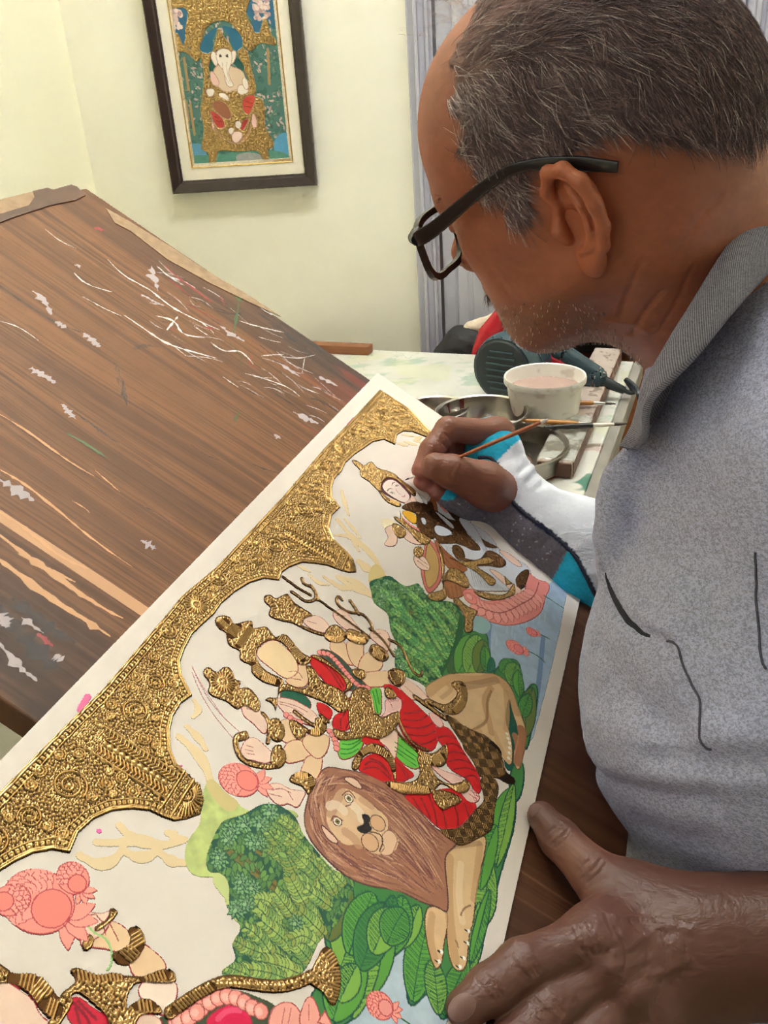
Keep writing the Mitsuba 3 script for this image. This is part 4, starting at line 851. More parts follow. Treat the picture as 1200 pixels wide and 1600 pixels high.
# placket edge and its ripples along the front
SF.chain([P(1000, 700, .575), P(972, 745, .578), P(962, 790, .580), P(956, 840, .583), P(952, 890, .585)], [.007, .006, .006, .005, .004], .02)
SC = [([(940, 893), (953, 925), (974, 960), (1001, 986), (1040, 1004)], .0045, .0045), ([(948, 905), (962, 928), (984, 952), (1012, 975), (1046, 992)], -.0022, .008), ([(922, 1196), (945, 1214), (985, 1228), (1050, 1240), (1110, 1246)], .0050, .007), ([(1030, 1180), (1110, 1188), (1200, 1190)], .0045, .008), ([(930, 1150), (1000, 1163), (1080, 1166), (1180, 1158)], -.006, .017), ([(945, 1202), (1030, 1212), (1120, 1218), (1190, 1214)], -.004, .011),
      ([(932, 1008), (948, 1032), (985, 1082), (1030, 1122), (1060, 1140)], .0045, .009), ([(955, 1075), (1000, 1112), (1040, 1137)], .004, .011), ([(940, 1040), (965, 1075), (1000, 1100)], -.003, .010), ([(1010, 705), (1035, 722), (1065, 742)], .0035, .008), ([(1150, 550), (1130, 605), (1115, 690)], .003, .010), ([(965, 760), (985, 790), (990, 830)], .003, .008), ([(1000, 1290), (1050, 1310), (1110, 1318)], .004, .009), ([(1120, 860), (1105, 920), (1098, 985)], .002, .012), ([(930, 1115), (975, 1120), (1030, 1150)], -.003, .010)]
shirt = crease(SF.mesh(), SF, SC)
sv = np.asarray(shirt.vertices); sn = nrm(shirt)
sv2 = sv + sn * ((meshkit.fbm(sv * 22, 3, 5) - .5) * .006)[:, None]; shirt = trimesh.Trimesh(sv2, shirt.faces, process=False)
def heather(p, n, uv):
    a = noise(p.x * 1500, p.y * 1500, p.z * 1500); b = noise(p.x * 2500 + 5, p.y * 2500, p.z * 2500); d_ = fbm(p.x * 700, p.y * 700, p.z * 700, 2)
    w = a * .45 + b * .25 + d_ * .5
    return mix(L3(138, 142, 166), L3(188, 192, 216), smoothstep(.36, .82, w))
def knit(p, n, uv): return noise(p.x * 900, p.y * 900, p.z * 900) * .0006
bsdf('m_shirt', proc(heather), .92, spec=.12, sheen=.4, bump=proc(knit, 4e-4), bump_scale=1.0)
add('person__shirt', shirt, 'm_shirt', 'heather grey polo shirt', smooth=True)
# pocket seam, from the slit round and down
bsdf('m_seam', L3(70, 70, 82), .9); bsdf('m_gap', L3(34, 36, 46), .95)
def seam(pts, r, key, mat, lift=.0004, n=40):
    q = vpath(shirt, pts, n); v = EYE - q; v /= np.linalg.norm(v, axis=1, keepdims=True)
    add(key, tube(q + v * lift, np.resize(r, len(q)) if np.ndim(r) else r, 8), mat, smooth=60)
seam([(1038, 1002), (1056, 1007), (1066, 1040), (1084, 1078), (1093, 1100), (1090, 1150), (1100, 1168), (1114, 1174)], .0007, 'person__shirt__pocket_seam', 'm_seam')
seam([(1177, 860), (1179, 920), (1184, 990), (1196, 1050)], .0007, 'person__shirt__shoulder_seam', 'm_seam')
seam([(944, 895), (955, 926), (975, 962), (1003, 988), (1036, 1003)], .0028 * np.sin(np.linspace(.25, 3.0, 40)) ** .8 + .0004, 'person__shirt__pocket_opening', 'm_gap', -.0026)  # dark tube laid in for the shade inside the pocket slit
# ribbed collar: a folded band lofted between its rolled top edge and its free edge
top = spline([(1330, 250, .66), (1262, 262, .60), (1200, 304, .548), (1150, 362, .522), (1096, 448, .512), (1055, 522, .516), (1024, 592, .530), (1000, 650, .548), (974, 700, .566)], 70)
low = spline([(1340, 360, .62), (1270, 372, .56), (1200, 427, .520), (1120, 520, .497), (1054, 588, .502), (1018, 624, .512), (1008, 655, .520), (1009, 680, .528), (990, 702, .548)], 70)
topw, loww = np.array([P(*q) for q in top]), np.array([P(*q) for q in low])
inn = spline([(1330, 300, .70), (1262, 320, .66), (1210, 350, .60), (1160, 410, .575), (1110, 500, .560), (1075, 570, .565), (1045, 630, .575), (1020, 680, .58), (990, 720, .59)], 70); inw = np.array([P(*q) for q in inn])
bulge = np.cross(np.gradient(topw, axis=0), loww - topw); bulge /= np.linalg.norm(bulge, axis=1, keepdims=True); bulge *= np.sign(((EYE - topw) * bulge).sum(1, keepdims=True))
rows = [inw, topw * .5 + inw * .5, topw - bulge * .002, topw + bulge * .001] + [topw + (loww - topw) * a + bulge * (.004 * math.sin(a * math.pi) + .002) for a in (.12, .3, .5, .7, .85, .95)] + [loww + bulge * .002, loww, loww - bulge * .002, loww + (topw - loww) * .1 - bulge * .0025, loww + (topw - loww) * .5 - bulge * .002]
cvx = np.stack(rows, 1); nR = cvx.shape[1]
i, j = np.meshgrid(np.arange(69), np.arange(nR - 1), indexing='ij'); f = np.stack([i * nR + j, (i + 1) * nR + j, (i + 1) * nR + j + 1, i * nR + j + 1], -1).reshape(-1, 4)
cd = np.r_[0, np.cumsum(np.linalg.norm(np.diff((topw + loww) / 2, axis=0), axis=1))]
cuv = np.stack([np.repeat(cd, nR), np.tile(np.linspace(0, 1, nR), 70)], 1)
def ribc(p, n, uv):
    r = dr.sin(uv.x * 2 * math.pi / .0017) * .5 + .5
    return mix(L3(92, 92, 104), L3(166, 166, 178), dr.clip(r * .75 + noise(p.x * 900, p.y * 900, p.z * 900) * .35 - .05, 0, 1))
bsdf('m_rib', proc(ribc), .92, spec=.1, sheen=.4, bump=proc(lambda p, n, uv: dr.sin(uv.x * 2 * math.pi / .0017) * .0003, 2e-4), bump_scale=1.0)
add('person__shirt__collar', trimesh.Trimesh(cvx.reshape(-1, 3), np.vstack([f[:, [0, 1, 2]], f[:, [0, 2, 3]]]), process=False), 'm_rib', 'ribbed collar', smooth=True, uv=cuv)
# trousers and feet below the board
bsdf('m_trousers', proc(lambda p, n, uv: mix(L3(120, 128, 144), L3(168, 174, 186), fbm(p.x * 500, p.y * 500, p.z * 500, 2))), .85, spec=.15)
TF = Field(np.minimum.reduce([HIPL, HIPR, KNL, KNR, FTL, FTR]) - .12, np.maximum.reduce([HIPL, HIPR, KNL, KNR, FTL, FTR]) + .12, .007)
TF.chain([HIPL, KNL, FTL], [.075, .058, .045], .03); TF.chain([HIPR, KNR, FTR], [.085, .062, .045], .03); TF.cone(HIPL, HIPR, .085, .09, .04)
tro = TF.mesh(); tv = np.asarray(tro.vertices); tro = trimesh.Trimesh(tv + nrm(tro) * ((meshkit.fbm(tv * 30, 3, 2) - .5) * .008)[:, None], tro.faces, process=False)
add('person__trousers', tro, 'm_trousers', smooth=True)
bsdf('m_shoe', L3(40, 34, 32), .5)
for q in (FTL, FTR): add('person__shoe', from_manifold(hullballs([(q * [1, 1, 0] + [.02, 0, .04], .04), (q * [1, 1, 0] + [-.16, .02, .03], .03), (q * [1, 1, 0] + [-.1, .02, .045], .04)])), 'm_shoe', smooth=50)
# --- the cut sock he wears on the painting hand and forearm
KA = [(762, 692, .777, .0205), (768, 704, .776, .0235), (770, 738, .776, .0275), (788, 780, .769, .0325), (835, 828, .766, .037), (900, 858, .766, .043), (960, 884, .766, .047), (1040, 925, .768, .047), (1110, 945, .770, .046)]
KF = Field(np.minimum.reduce([P(*q) for q in ((670, 640, .80), (670, 960, .70), (1130, 1000, .70), (1130, 640, .84))]) - .03, np.maximum.reduce([P(*q) for q in ((670, 640, .80), (670, 960, .70), (1130, 1000, .70), (1130, 640, .84))]) + .03, .0016)
KF.chain([P(*q[:3]) for q in KA], [q[3] for q in KA], .012)
KT = [(866, 876, .752, .026), (897, 902, .7445, .020), (926, 930, .7385, .007)]
KF.chain([P(*q[:3]) for q in KT], [q[3] for q in KT], .012)
KF.chain([P(702, 783, .7335), P(722, 788, .742), P(760, 786, .758)], [.0105, .0155, .02], .008)
# bunched folds of the white side above the wrist
for a, b in (((812, 742), (835, 718)), ((826, 752), (850, 730)), ((842, 762), (862, 745))):
    groove(KF, [a, ((a[0] + b[0]) / 2 + 2, (a[1] + b[1]) / 2 - 2), b], .0022, .006, 'sub', 0, [.5, 1, .6])
    groove(KF, [(a[0] + 7, a[1] + 5), ((a[0] + b[0]) / 2 + 9, (a[1] + b[1]) / 2 + 3)], .0026, .006, 'add', .0008)
sock = KF.mesh(); kv = np.asarray(sock.vertices)
ax_ = np.array([P(*q[:3]) for q in KA]); axd, axu = np.vstack([np.linspace(a, b, 40) for a, b in zip(ax_[:-1], ax_[1:])]), None
seam_px = spline([(745, 716), (768, 716), (780, 738), (787, 764), (812, 796), (845, 822), (872, 843), (897, 868), (915, 900), (934, 938)], 60)
sm = np.array([x for x in (fray(KF, *q) for q in seam_px) if x is not None])
_, ki = cKDTree(axd).query(kv); _, si = cKDTree(axd).query(sm); tang = np.gradient(axd, axis=0); tang /= np.linalg.norm(tang, axis=1, keepdims=True)
smi = np.stack([np.interp(ki, np.sort(si), sm[np.argsort(si), k]) for k in range(3)], 1)
sv_ = smi - axd[ki]; rv = kv - axd[ki]; side_ = (np.cross(tang[ki], sv_) * rv).sum(1); 
dS, _ = cKDTree(sm).query(kv)
if (np.cross(tang[60], sm[20] - axd[60]) @ (P(850, 760, .75) - P(845, 822, .75))) < 0: side_ = -side_
kn = meshkit.noise(kv * 900, 3)[:, None]; kn2 = meshkit.fbm(kv * 60, 3, 4)[:, None]
wht = hexc(222, 226, 234) * (.92 + .1 * kn) * (.94 + .1 * kn2); gry = hexc(100, 96, 106) * (.62 + .72 * kn)
kc = np.where((side_ > 0)[:, None], wht, gry)
spk = (meshkit.noise(kv * 620, 8) > .86) & (side_ <= 0); kc[spk] = hexc(176, 172, 180)
kc = np.where((dS < .0024)[:, None] | ((np.abs(side_) < 3e-5) & (dS < .004))[:, None], hexc(30, 34, 52), kc)
cy = hexc(48, 172, 206) * (.8 + .36 * kn)
heel = ((kv - P(782, 712, .766)) @ (lambda d: d / np.linalg.norm(d))(P(800, 700, .78) - P(762, 668, .785)) < .0035) & (np.linalg.norm(kv - P(765, 690, .78), axis=1) < .06)
td = P(918, 915, .742) - P(866, 886, .748); td /= np.linalg.norm(td)
toe = ((kv - P(872, 888, .74)) @ td > 0) & (np.linalg.norm(kv - P(898, 905, .742), axis=1) < .040) & (side_ <= 0)
cuff = np.linalg.norm(kv - P(700, 770, .728), axis=1) < .008
kc[heel | toe | cuff] = cy[heel | toe | cuff]
kn_ = nrm(sock); sock = trimesh.Trimesh(kv + kn_ * ((meshkit.fbm(kv * 55, 3, 2) - .5) * .004)[:, None], sock.faces, process=False)
bsdf('m_sock', VC, .95, spec=.1, sheen=.5, bump=proc(lambda p, n, uv: noise(p.x * 1000, p.y * 1000, p.z * 1000) * .0007 + dr.sin((p.x * .74 + p.y * .3 - p.z * .6) * 3600) * .00012, 3e-4), bump_scale=1.0)
fc = np.asarray(sock.faces); parts_ = {'person__sock__heel': heel, 'person__sock__toe': toe}; rest = np.ones(len(fc), bool)
def sub(mask_f, key, lab):
    u, inv = np.unique(fc[mask_f], return_inverse=True)
    scene[key] = {**mikit.ply(trimesh.Trimesh(np.asarray(sock.vertices)[u], inv.reshape(-1, 3), process=False), 'm_sock', smooth=True, color=np.clip(kc[u], 0, 1))}; labels[key] = {'label': lab}
for key, mk in parts_.items(): mf = mk[fc].all(1); rest &= ~mf; sub(mf, key, 'bright blue knitted ' + key.split('__')[-1])
sub(rest, 'person__sock', 'grey and white knitted sock worn over the hand and forearm')
sub_ = None
add('person__sock__seam', tube(ndimage.gaussian_filter1d(sm, 1.2, axis=0, mode='nearest'), .0016, 8), 'm_navy' if 'm_navy' in scene else bsdf('m_navy', L3(28, 32, 50), .9), 'navy overlocked seam', smooth=60)
# --- the brush in his fingers
bsdf('m_copper', L3(150, 84, 52), .25, metallic=.35, spec=.6); bsdf('m_white_paint', L3(236, 232, 224), .4)
bt, be = P(633, 750, .7275), P(857, 655, .683); bd = be - bt; q_ = lambda x: bt + bd * x
add('held_paintbrush__handle', tube([q_(x) for x in np.linspace(.30, .955, 12)], np.interp(np.linspace(0, 1, 12), [0, .3, .8, 1], [.0011, .0015, .0018, .0013]), 14), 'm_copper', smooth=50)
add('held_paintbrush__tip', tube([q_(.952), q_(.975), q_(1.0)], [.0016, .0014, .0005], 12), 'm_white_paint', 'white end of the handle', smooth=50)
add('held_paintbrush__ferrule', tube([q_(.03), q_(.12), q_(.31)], [.0009, .0013, .0014], 12), 'm_white_paint', 'white ferrule', smooth=50)
add('held_paintbrush__bristles', tube([q_(0), q_(.015), q_(.032)], [.0002, .0006, .0008], 10), 'm_bristle', smooth=50)
tag('held_paintbrush', 'thin copper-brown paintbrush held in the painting hand', 'paintbrush')
# --- things lying against the door behind the table
def blob(key, balls, mat, k=.02, res=.005, label=None, cat_=None, amp=.006, fr=30):
    q = np.array([b[0] for b in balls]); r = np.array([b[1] for b in balls]); F_ = Field((q - r[:, None]).min(0) - .03, (q + r[:, None]).max(0) + .03, res)
    if len(q) == 1: F_.cone(q[0], q[0], r[0], r[0], k)
    else: F_.chain(q, r, k)
    m = F_.mesh(); v = np.asarray(m.vertices); m = trimesh.Trimesh(v + nrm(m) * ((meshkit.fbm(v * fr, 3, 3) - .5) * 2 * amp)[:, None], m.faces, process=False)
    add(key, m, mat, label, cat_, smooth=True)
yb = 1.715
bsdf('m_stool', proc(lambda p, n, uv: mix(L3(96, 66, 48), L3(70, 46, 34), fbm(p.x * 60, p.y * 8, p.z * 60, 3))), .5)
s_c = C(735, 560, yb) * [1, 1, 0]; s_z = C(720, 556, yb)[2] - .02
add('stool__seat', place(rbox(.17, .10, .03, .006), RW, s_c + [-.035, 0, s_z - .015]), 'm_stool'); 
for a in (-.10, .03): add('stool__leg', place(rbox(.03, .05, s_z - .03, .003), RW, s_c + WX * a + [0, 0, (s_z - .03) / 2]), 'm_stool')
tag('stool', 'narrow wooden stool against the door behind the work table', 'stool')
blob('black_bag', [(C(700, 560, yb), .032), (C(725, 545, yb), .040), (C(762, 538, yb + .01), .042)], 'm_black', label='black cloth bag slumped against the door behind the heat gun', cat_='bag')
blob('cream_cloth', [(C(735, 515, yb + .0), .012), (C(755, 510, yb), .015), (C(772, 503, yb), .015)], 'm_cream_cloth', label='crumpled cream cloth lying on the black bag', cat_='cloth', amp=.008, fr=60, res=.003)
rp = [C(748, 552, yb - .055), C(764, 522, yb - .05), C(786, 490, yb - .045)]
rm = m3.Manifold.batch_hull([m3.Manifold.sphere(r_, 24).scale([1, .5, 1]).translate(list(map(float, c_))) for c_, r_ in zip(rp, (.014, .021, .016))])
add('red_pouch', from_manifold(rm), 'm_red', 'glossy red plastic pouch leaning on the black bag', 'pouch', smooth=60)
# ------------------------------------------------------------------ painted panels: each motif is a thin raised layer of its own on the sheet, coloured per vertex
CROP = {'a': (300, 900, 4), 'b': (550, 900, 4), 'c': (300, 1150, 4), 'd': (550, 1150, 4), 'e': (0, 1300, 4), 'f': (250, 1300, 4), 'g': (520, 690, 5), 'h': (640, 760, 4), 'i': (0, 1050, 1200 / 350), 'j': (250, 700, 1200 / 350), 'k': (470, 580, 4.8), 'p': (0, 0, 1), 'w': (220, 0, 1200 / 280), 'm': (600, 1200, 2)}
def pts(s):
    """'a x,y x,y ...': points traced in one of the working enlargements, returned in the photograph's frame"""
    k, *r = s.split(); ox, oy, sc = CROP[k]
    return np.array([[float(v) for v in q.split(',')] for q in r]) / sc + [ox, oy]
class Canvas:
    def __init__(c, A, B, res, to_ab):
        c.res, c.n, c.to = res, (int(A / res) + 1, int(B / res) + 1), to_ab
        c.id = np.zeros(c.n, np.int16); c.col = np.zeros((*c.n, 3), np.float32); c.h = np.zeros(c.n, np.float32); c.names = ['']
        c.mats = ['']
    def layer(c, name, mat='m_paint'):
        if name in c.names: n_ = 1 + sum(x.rsplit('_', 1)[0] == name for x in c.names); name = f'{name}_{n_:03d}'
        c.names.append(name); c.mats.append(mat); return len(c.names) - 1
    def ab(c, p): return np.array([c.to(*q) for q in (pts(p) if isinstance(p, str) else p)])
    def win(c, P_, pad):
        lo = np.clip(np.floor((P_.min(0) - pad) / c.res).astype(int), 0, np.array(c.n)); hi = np.clip(np.ceil((P_.max(0) + pad) / c.res).astype(int) + 1, 0, np.array(c.n))
        if (hi <= lo).any(): return None
        x, y = np.meshgrid(np.arange(lo[0], hi[0]) * c.res, np.arange(lo[1], hi[1]) * c.res, indexing='ij')
        return (slice(lo[0], hi[0]), slice(lo[1], hi[1])), x, y
    def mask(c, P_, smooth=True):
        P_ = spline(P_, 6 * len(P_), True) if smooth and len(P_) > 3 else P_
        w = c.win(P_, 0)
        if w is None: return None
        po = Polygon(P_).buffer(0); shapely.prepare(po)
        return w[0], shapely.contains_xy(po, w[1], w[2]), P_
    def fill(c, p, L, col, h=.00012, line=None, lw=.45, smooth=True, only=None, tint=.0):
        m = c.mask(c.ab(p) if not isinstance(p, np.ndarray) else p, smooth)
        if m is None: return c
        sl, k, P_ = m
        if only is not None: k = k & np.isin(c.id[sl], only)
        c.id[sl][k] = L if L else c.id[sl][k]; cc = hexc(*col)
        if tint:
            xs = np.argwhere(k); g = (meshkit.fbm(np.c_[xs * c.res * 220, np.full(len(xs), L)], 3, 3) - .5) * 2 * tint; c.col[sl][k] = cc * (1 + g[:, None])
        else: c.col[sl][k] = cc
        if L: c.h[sl][k] = h
        if line is not None: c.stroke(np.vstack([P_, P_[:1]]), lw, line, L, h=h)
        return c
    def dist(c, P_, wmax):
        w = c.win(P_, wmax)
        if w is None: return None
        sl, x, y = w; d = np.full(x.shape, 9.0); u = np.zeros(x.shape); acc = 0
        for a, b in zip(P_[:-1], P_[1:]):
            v = b - a; l = math.hypot(*v)
            if l < 1e-9: continue
            lo = np.maximum(((np.minimum(a, b) - wmax) / c.res).astype(int) - 1 - [sl[0].start, sl[1].start], 0); hi = ((np.maximum(a, b) + wmax) / c.res).astype(int) + 2 - [sl[0].start, sl[1].start]
            if (hi <= 0).any(): acc += l; continue
            q = (slice(lo[0], hi[0]), slice(lo[1], hi[1])); xx, yy = x[q] - a[0], y[q] - a[1]
            if xx.size == 0: acc += l; continue
            t = np.clip((xx * v[0] + yy * v[1]) / (l * l), 0, 1); e = np.hypot(xx - t * v[0], yy - t * v[1]); k = e < d[q]
            d[q][k] = e[k]; u[q][k] = acc + t[k] * l; acc += l
        return sl, d, u
    def stroke(c, p, w, col, L=0, h=0.0, ridge=0.0, only=None, curve=False, taper=False, a=1.0):
        """a line w millimetres wide; L: the layer it lays down (0: it stays on what is there); ridge: height of its round back"""
        P_ = c.ab(p) if isinstance(p, str) else np.asarray(p, float)
        if curve: P_ = spline(P_, 6 * len(P_))
        w = w * .0005; r = c.dist(P_, w)
        if r is None: return c
        sl, d, u = r; ww = w
        if taper: tot = np.linalg.norm(np.diff(P_, axis=0), axis=1).sum(); ww = w * np.clip(np.sin(np.clip(u / tot, .03, .97) * np.pi), taper if taper is not True else .15, 1)
        k = d < ww
        if only is not None: k &= np.isin(c.id[sl], only)
        elif not L: k &= c.id[sl] > 0
        if L:
            new = k & (c.id[sl] != L); c.id[sl][k] = L; c.h[sl][new] = h
        if col is not None: c.col[sl][k] = c.col[sl][k] * (1 - a) + hexc(*col) * a
        if ridge: c.h[sl][k] = np.maximum(c.h[sl][k], h + ridge * np.sqrt(np.clip(1 - (d[k] / (ww if np.isscalar(ww) else ww[k])) ** 2, 0, 1)))
        return c
    def dot(c, q, r, col, L=0, h=0.0, ridge=0.0, only=None, line=None, lw=.4):
        q = np.asarray(q, float); w = c.win(q[None], r)
        if w is None: return c
        sl, x, y = w; d = np.hypot(x - q[0], y - q[1]); k = d < r
        if only is not None: k &= np.isin(c.id[sl], only)
        elif not L: k &= c.id[sl] > 0
        if L: c.id[sl][k] = L; c.h[sl][k] = h
        if col is not None: c.col[sl][k] = hexc(*col)
        if line is not None: kk = k & (d > r - lw * .001); c.col[sl][kk] = hexc(*line)
        if ridge: c.h[sl][k] = np.maximum(c.h[sl][k], h + ridge * np.sqrt(np.clip(1 - (d[k] / r) ** 2, 0, 1)))
        return c
    def leaf(c, q, ang, L_, w, col, line, L=0, only=None, h=.00012, vein=None, lw=.35):
        q = np.asarray(q, float); e = np.array([math.cos(ang), math.sin(ang)]); P_ = np.array([q, q + e * L_]); g = c.win(P_, w)
        if g is None: return c
        sl, x, y = g; u = ((x - q[0]) * e[0] + (y - q[1]) * e[1]) / L_; v = np.abs(-(x - q[0]) * e[1] + (y - q[1]) * e[0])
        lim = w * np.sin(np.clip(u, 0, 1) ** .75 * np.pi) ** .8
        k = (u > 0) & (u < 1) & (v < lim)
        if only is not None: k &= np.isin(c.id[sl], only)
        if L: c.id[sl][k] = L; c.h[sl][k] = h
        c.col[sl][k] = hexc(*col); edge = k & (v > lim - lw * .001); c.col[sl][edge] = hexc(*line)
        if vein is not None: kk = k & (v < lw * .0006); c.col[sl][kk] = hexc(*vein)
        return c
    def ornament(c, L, seed=1, border=.7, bead=1.0, amp=.0007):
        """gesso work over everything in gold layer L: a ridge round it, a row of beads inside that, and close-set curls and beads within"""
        m = c.id == L; xs = np.argwhere(m)
        if not len(xs): return c
        lo, hi = np.maximum(xs.min(0) - 2, 0), xs.max(0) + 3; sl = (slice(lo[0], hi[0]), slice(lo[1], hi[1])); mm = m[sl]
        d = ndimage.distance_transform_edt(mm) * c.res * 1000
        x, y = np.meshgrid(np.arange(mm.shape[0]) * c.res * 1000, np.arange(mm.shape[1]) * c.res * 1000, indexing='ij')
        h = np.exp(-((d - border * .6) / (border * .45)) ** 2)
        r_ = np.random.default_rng(seed); cell = bead; gx, gy = np.floor(x / cell).astype(int), np.floor(y / cell).astype(int)
        J = r_.random((gx.max() + 3, gy.max() + 3, 3)); best = np.full(x.shape, 9.0); which = np.zeros(x.shape)
        for a in (-1, 0, 1):
            for b in (-1, 0, 1):
                ix, iy = np.clip(gx + a, 0, J.shape[0] - 1), np.clip(gy + b, 0, J.shape[1] - 1); jj = J[ix, iy]
                e = np.hypot(x - (gx + a + .2 + .6 * jj[..., 0]) * cell, y - (gy + b + .2 + .6 * jj[..., 1]) * cell); k = e < best; best[k] = e[k]; which[k] = jj[..., 2][k]
        dots = np.clip(1 - (best / (cell * .52)) ** 2, 0, 1) ** .5
        f = meshkit.fbm(np.stack([x / 3.2, y / 3.2, np.full(x.shape, seed * 1.7)], -1), 2, seed)
        band = .5 + .5 * np.sin(f * 34); inner = np.where(f > .5, dots, np.clip(band * 1.4 - .2, 0, 1))
        w = np.clip((d - border * 1.3) / .4, 0, 1); h = np.maximum(h, inner * w)
        h = np.maximum(h, .35 * dots * w); c.h[sl][mm] = np.maximum(c.h[sl][mm], (.0002 + amp * h[mm])); return c
    def gild(c, L, hi_, lo_, top, ink=.4):
        """gold on the raised work, brown ink between"""
        k = c.id == L; g = np.clip((c.h[k] - .00022) / top, 0, 1)[:, None]; g = g * g * (3 - 2 * g)
        v = meshkit.fbm(np.c_[np.argwhere(k) * c.res * 90, np.full(k.sum(), 3.0)], 2, 7)[:, None] * .3 + .85
        c.col[k] = hexc(*lo_) * (1 - g) + hexc(*hi_) * v * g
        if ink:
            xs = np.argwhere(k); lo, hi = xs.min(0), xs.max(0) + 1; sl = (slice(max(lo[0] - 1, 0), hi[0] + 1), slice(max(lo[1] - 1, 0), hi[1] + 1)); e = ndimage.distance_transform_edt(k[sl]) * c.res * 1000; c.col[sl][(e < ink) & k[sl]] = hexc(54, 28, 18)
        return c
    def build(c, prefix, world, h0, normal_smooth=True):
        for L in range(1, len(c.names)):
            q = c.id[:-1, :-1] == L
            if not q.any(): continue
            i, j = np.nonzero(q); n1 = c.n[1]; a = i * n1 + j; quad = np.stack([a, a + n1, a + n1 + 1, a + 1], 1)
            used, inv = np.unique(quad, return_inverse=True); quad = inv.reshape(quad.shape)
            ui, uj = used // n1, used % n1; v = world(ui * c.res, uj * c.res, h0 + np.maximum(c.h[ui, uj], .00008))
            f = np.vstack([quad[:, [0, 1, 2]], quad[:, [0, 2, 3]]]); col = c.col[ui, uj]
            m = trimesh.Trimesh(v, f, process=False)
            if nrm(m)[:200].mean(0) @ (world(np.zeros(1), np.zeros(1), np.ones(1)) - world(np.zeros(1), np.zeros(1), np.zeros(1)))[0] < 0: m = trimesh.Trimesh(v, f[:, ::-1], process=False)
            scene[f'{prefix}__{c.names[L]}'] = mikit.ply(m, c.mats[L], smooth=True, color=np.clip(col, 0, 1))
def paperbump(p, n, uv): return fbm(p.x * 900, p.y * 900, p.z * 900, 2) * .00016
bsdf('m_paint', VC, .6, spec=.3, bump=proc(paperbump, 3e-4), bump_scale=1.0)
bsdf('m_gilt', VC, .30, metallic=.88, spec=.5)
# ------------------------------------------------------------------ the painting on the board
PT_H = .0022                                                               # thickness of the mounted sheet
bsdf('m_sheet', proc(lambda p, n, uv: mix(L3(230, 222, 215), L3(220, 210, 201), fbm(p.x * 30, p.y * 30, p.z * 30, 3))), .75, spec=.25, bump=proc(paperbump, 3e-4), bump_scale=1.0)
add('painting', slab(0, .72, 0, .2508, -.0023, PT_H - .0023, .0004), 'm_sheet', label='unfinished devotional painting with a raised gilt arch, lying on the tilted drawing board', cat='painting')
CV = Canvas(.668, .252, .00037, lambda x, y: st(x, y))
MAR, INK, DGR, BRN = (150, 44, 56), (58, 30, 24), (14, 62, 52), (74, 44, 24)
SKIN, SKIN2, GOLD = (230, 196, 158), (234, 202, 184), (196, 152, 84)
# washes
CW = (226, 203, 164)
for s, w in (('i 1040,150 1062,200 1035,240', 4), ('i 1000,290 1060,350 1100,410', 5), ('i 960,345 1060,440 1105,520 1130,590', 6.5), ('i 640,820 700,880 800,925 850,930', 6), ('i 520,910 650,910 760,900 850,925 985,895', 6), ('i 430,980 520,1025 600,1010 660,940', 6), ('i 660,950 740,990 820,970 850,930', 6), ('i 860,970 920,1010 985,1020', 6), ('i 900,860 960,890', 6),
             ('g 70,380 85,450 122,570', 4), ('g 95,605 160,680 212,750', 4), ('g 40,610 150,740 290,870 400,1050', 7), ('g 20,730 110,740 180,790', 4), ('g 150,760 200,850', 4), ('g 210,940 280,1000 310,1020', 10), ('g 60,1060 180,1100 300,1185', 7), ('g 0,1090 60,1140 130,1150', 5),
             ('j 800,680 850,720 900,730', 4), ('j 950,690 1020,740 1140,795', 6), ('j 740,630 800,660', 3.5), ('j 880,690 960,740 1030,750', 5), ('k 760,475 860,488', 3.5), ('k 725,540 790,555', 5), ('k 780,530 860,550', 5), ('k 850,520 900,490', 5), ('k 860,525 975,545', 4)):
    CV.stroke(s, w, CW, CV.layer('cloud_wash'), .0001, curve=True, taper=.62)
wash = CV.layer('cloud_wash'); CV.dot(st(611, 822), .0085, (236, 222, 190), wash, .0001); CV.fill('g 290,1000 350,960 420,1060 400,1130 300,1130', CV.layer('cloud_wash'), (212, 190, 132), .0001)
gw = CV.layer('green_wash')
CV.fill('c 90,290 130,270 200,340 300,430 420,480 620,460 660,500 400,560 330,700 300,900 340,1000 400,1150 300,1170 230,1090 200,1000 170,900 100,880 20,870 -40,800 -20,640 40,560 60,420', gw, (186, 200, 126), .0001, tint=.25)
CV.fill('c 90,290 130,270 200,340 290,420 240,470 140,400', gw, (206, 190, 132), .0001)
CV.stroke('c 300,1000 240,940 210,900', 12, (196, 208, 140), gw, .0001)
# water
pond = CV.layer('pond'); 
CV.fill('b 835,290 900,280 1000,200 1330,-20 1350,60 1300,330 1240,600 1180,830 1130,1010 1085,1060 1000,800 900,620 830,600', pond, (162, 184, 206), .0001, tint=.16, smooth=False)
pond2 = CV.layer('pond'); CV.fill('p 500,1610 530,1570 560,1530 600,1490 640,1440 700,1440 745,1500 712,1575 690,1610', pond2, (176, 194, 208), .0001, tint=.14, smooth=False)
for s in ('b 860,300 850,420 860,540', 'b 1195,380 1170,640 1130,900'): CV.stroke(s, 4, (110, 140, 176), only=[pond], curve=True)
for i in range(26):
    x, y = rng.uniform(850, 1250), rng.uniform(150, 900); CV.stroke(np.array([st(550 + x / 4, 900 + y / 4), st(550 + (x - 6) / 4, 900 + (y + 60) / 4)]), 1.2, (186, 204, 220), only=[pond], a=.5)
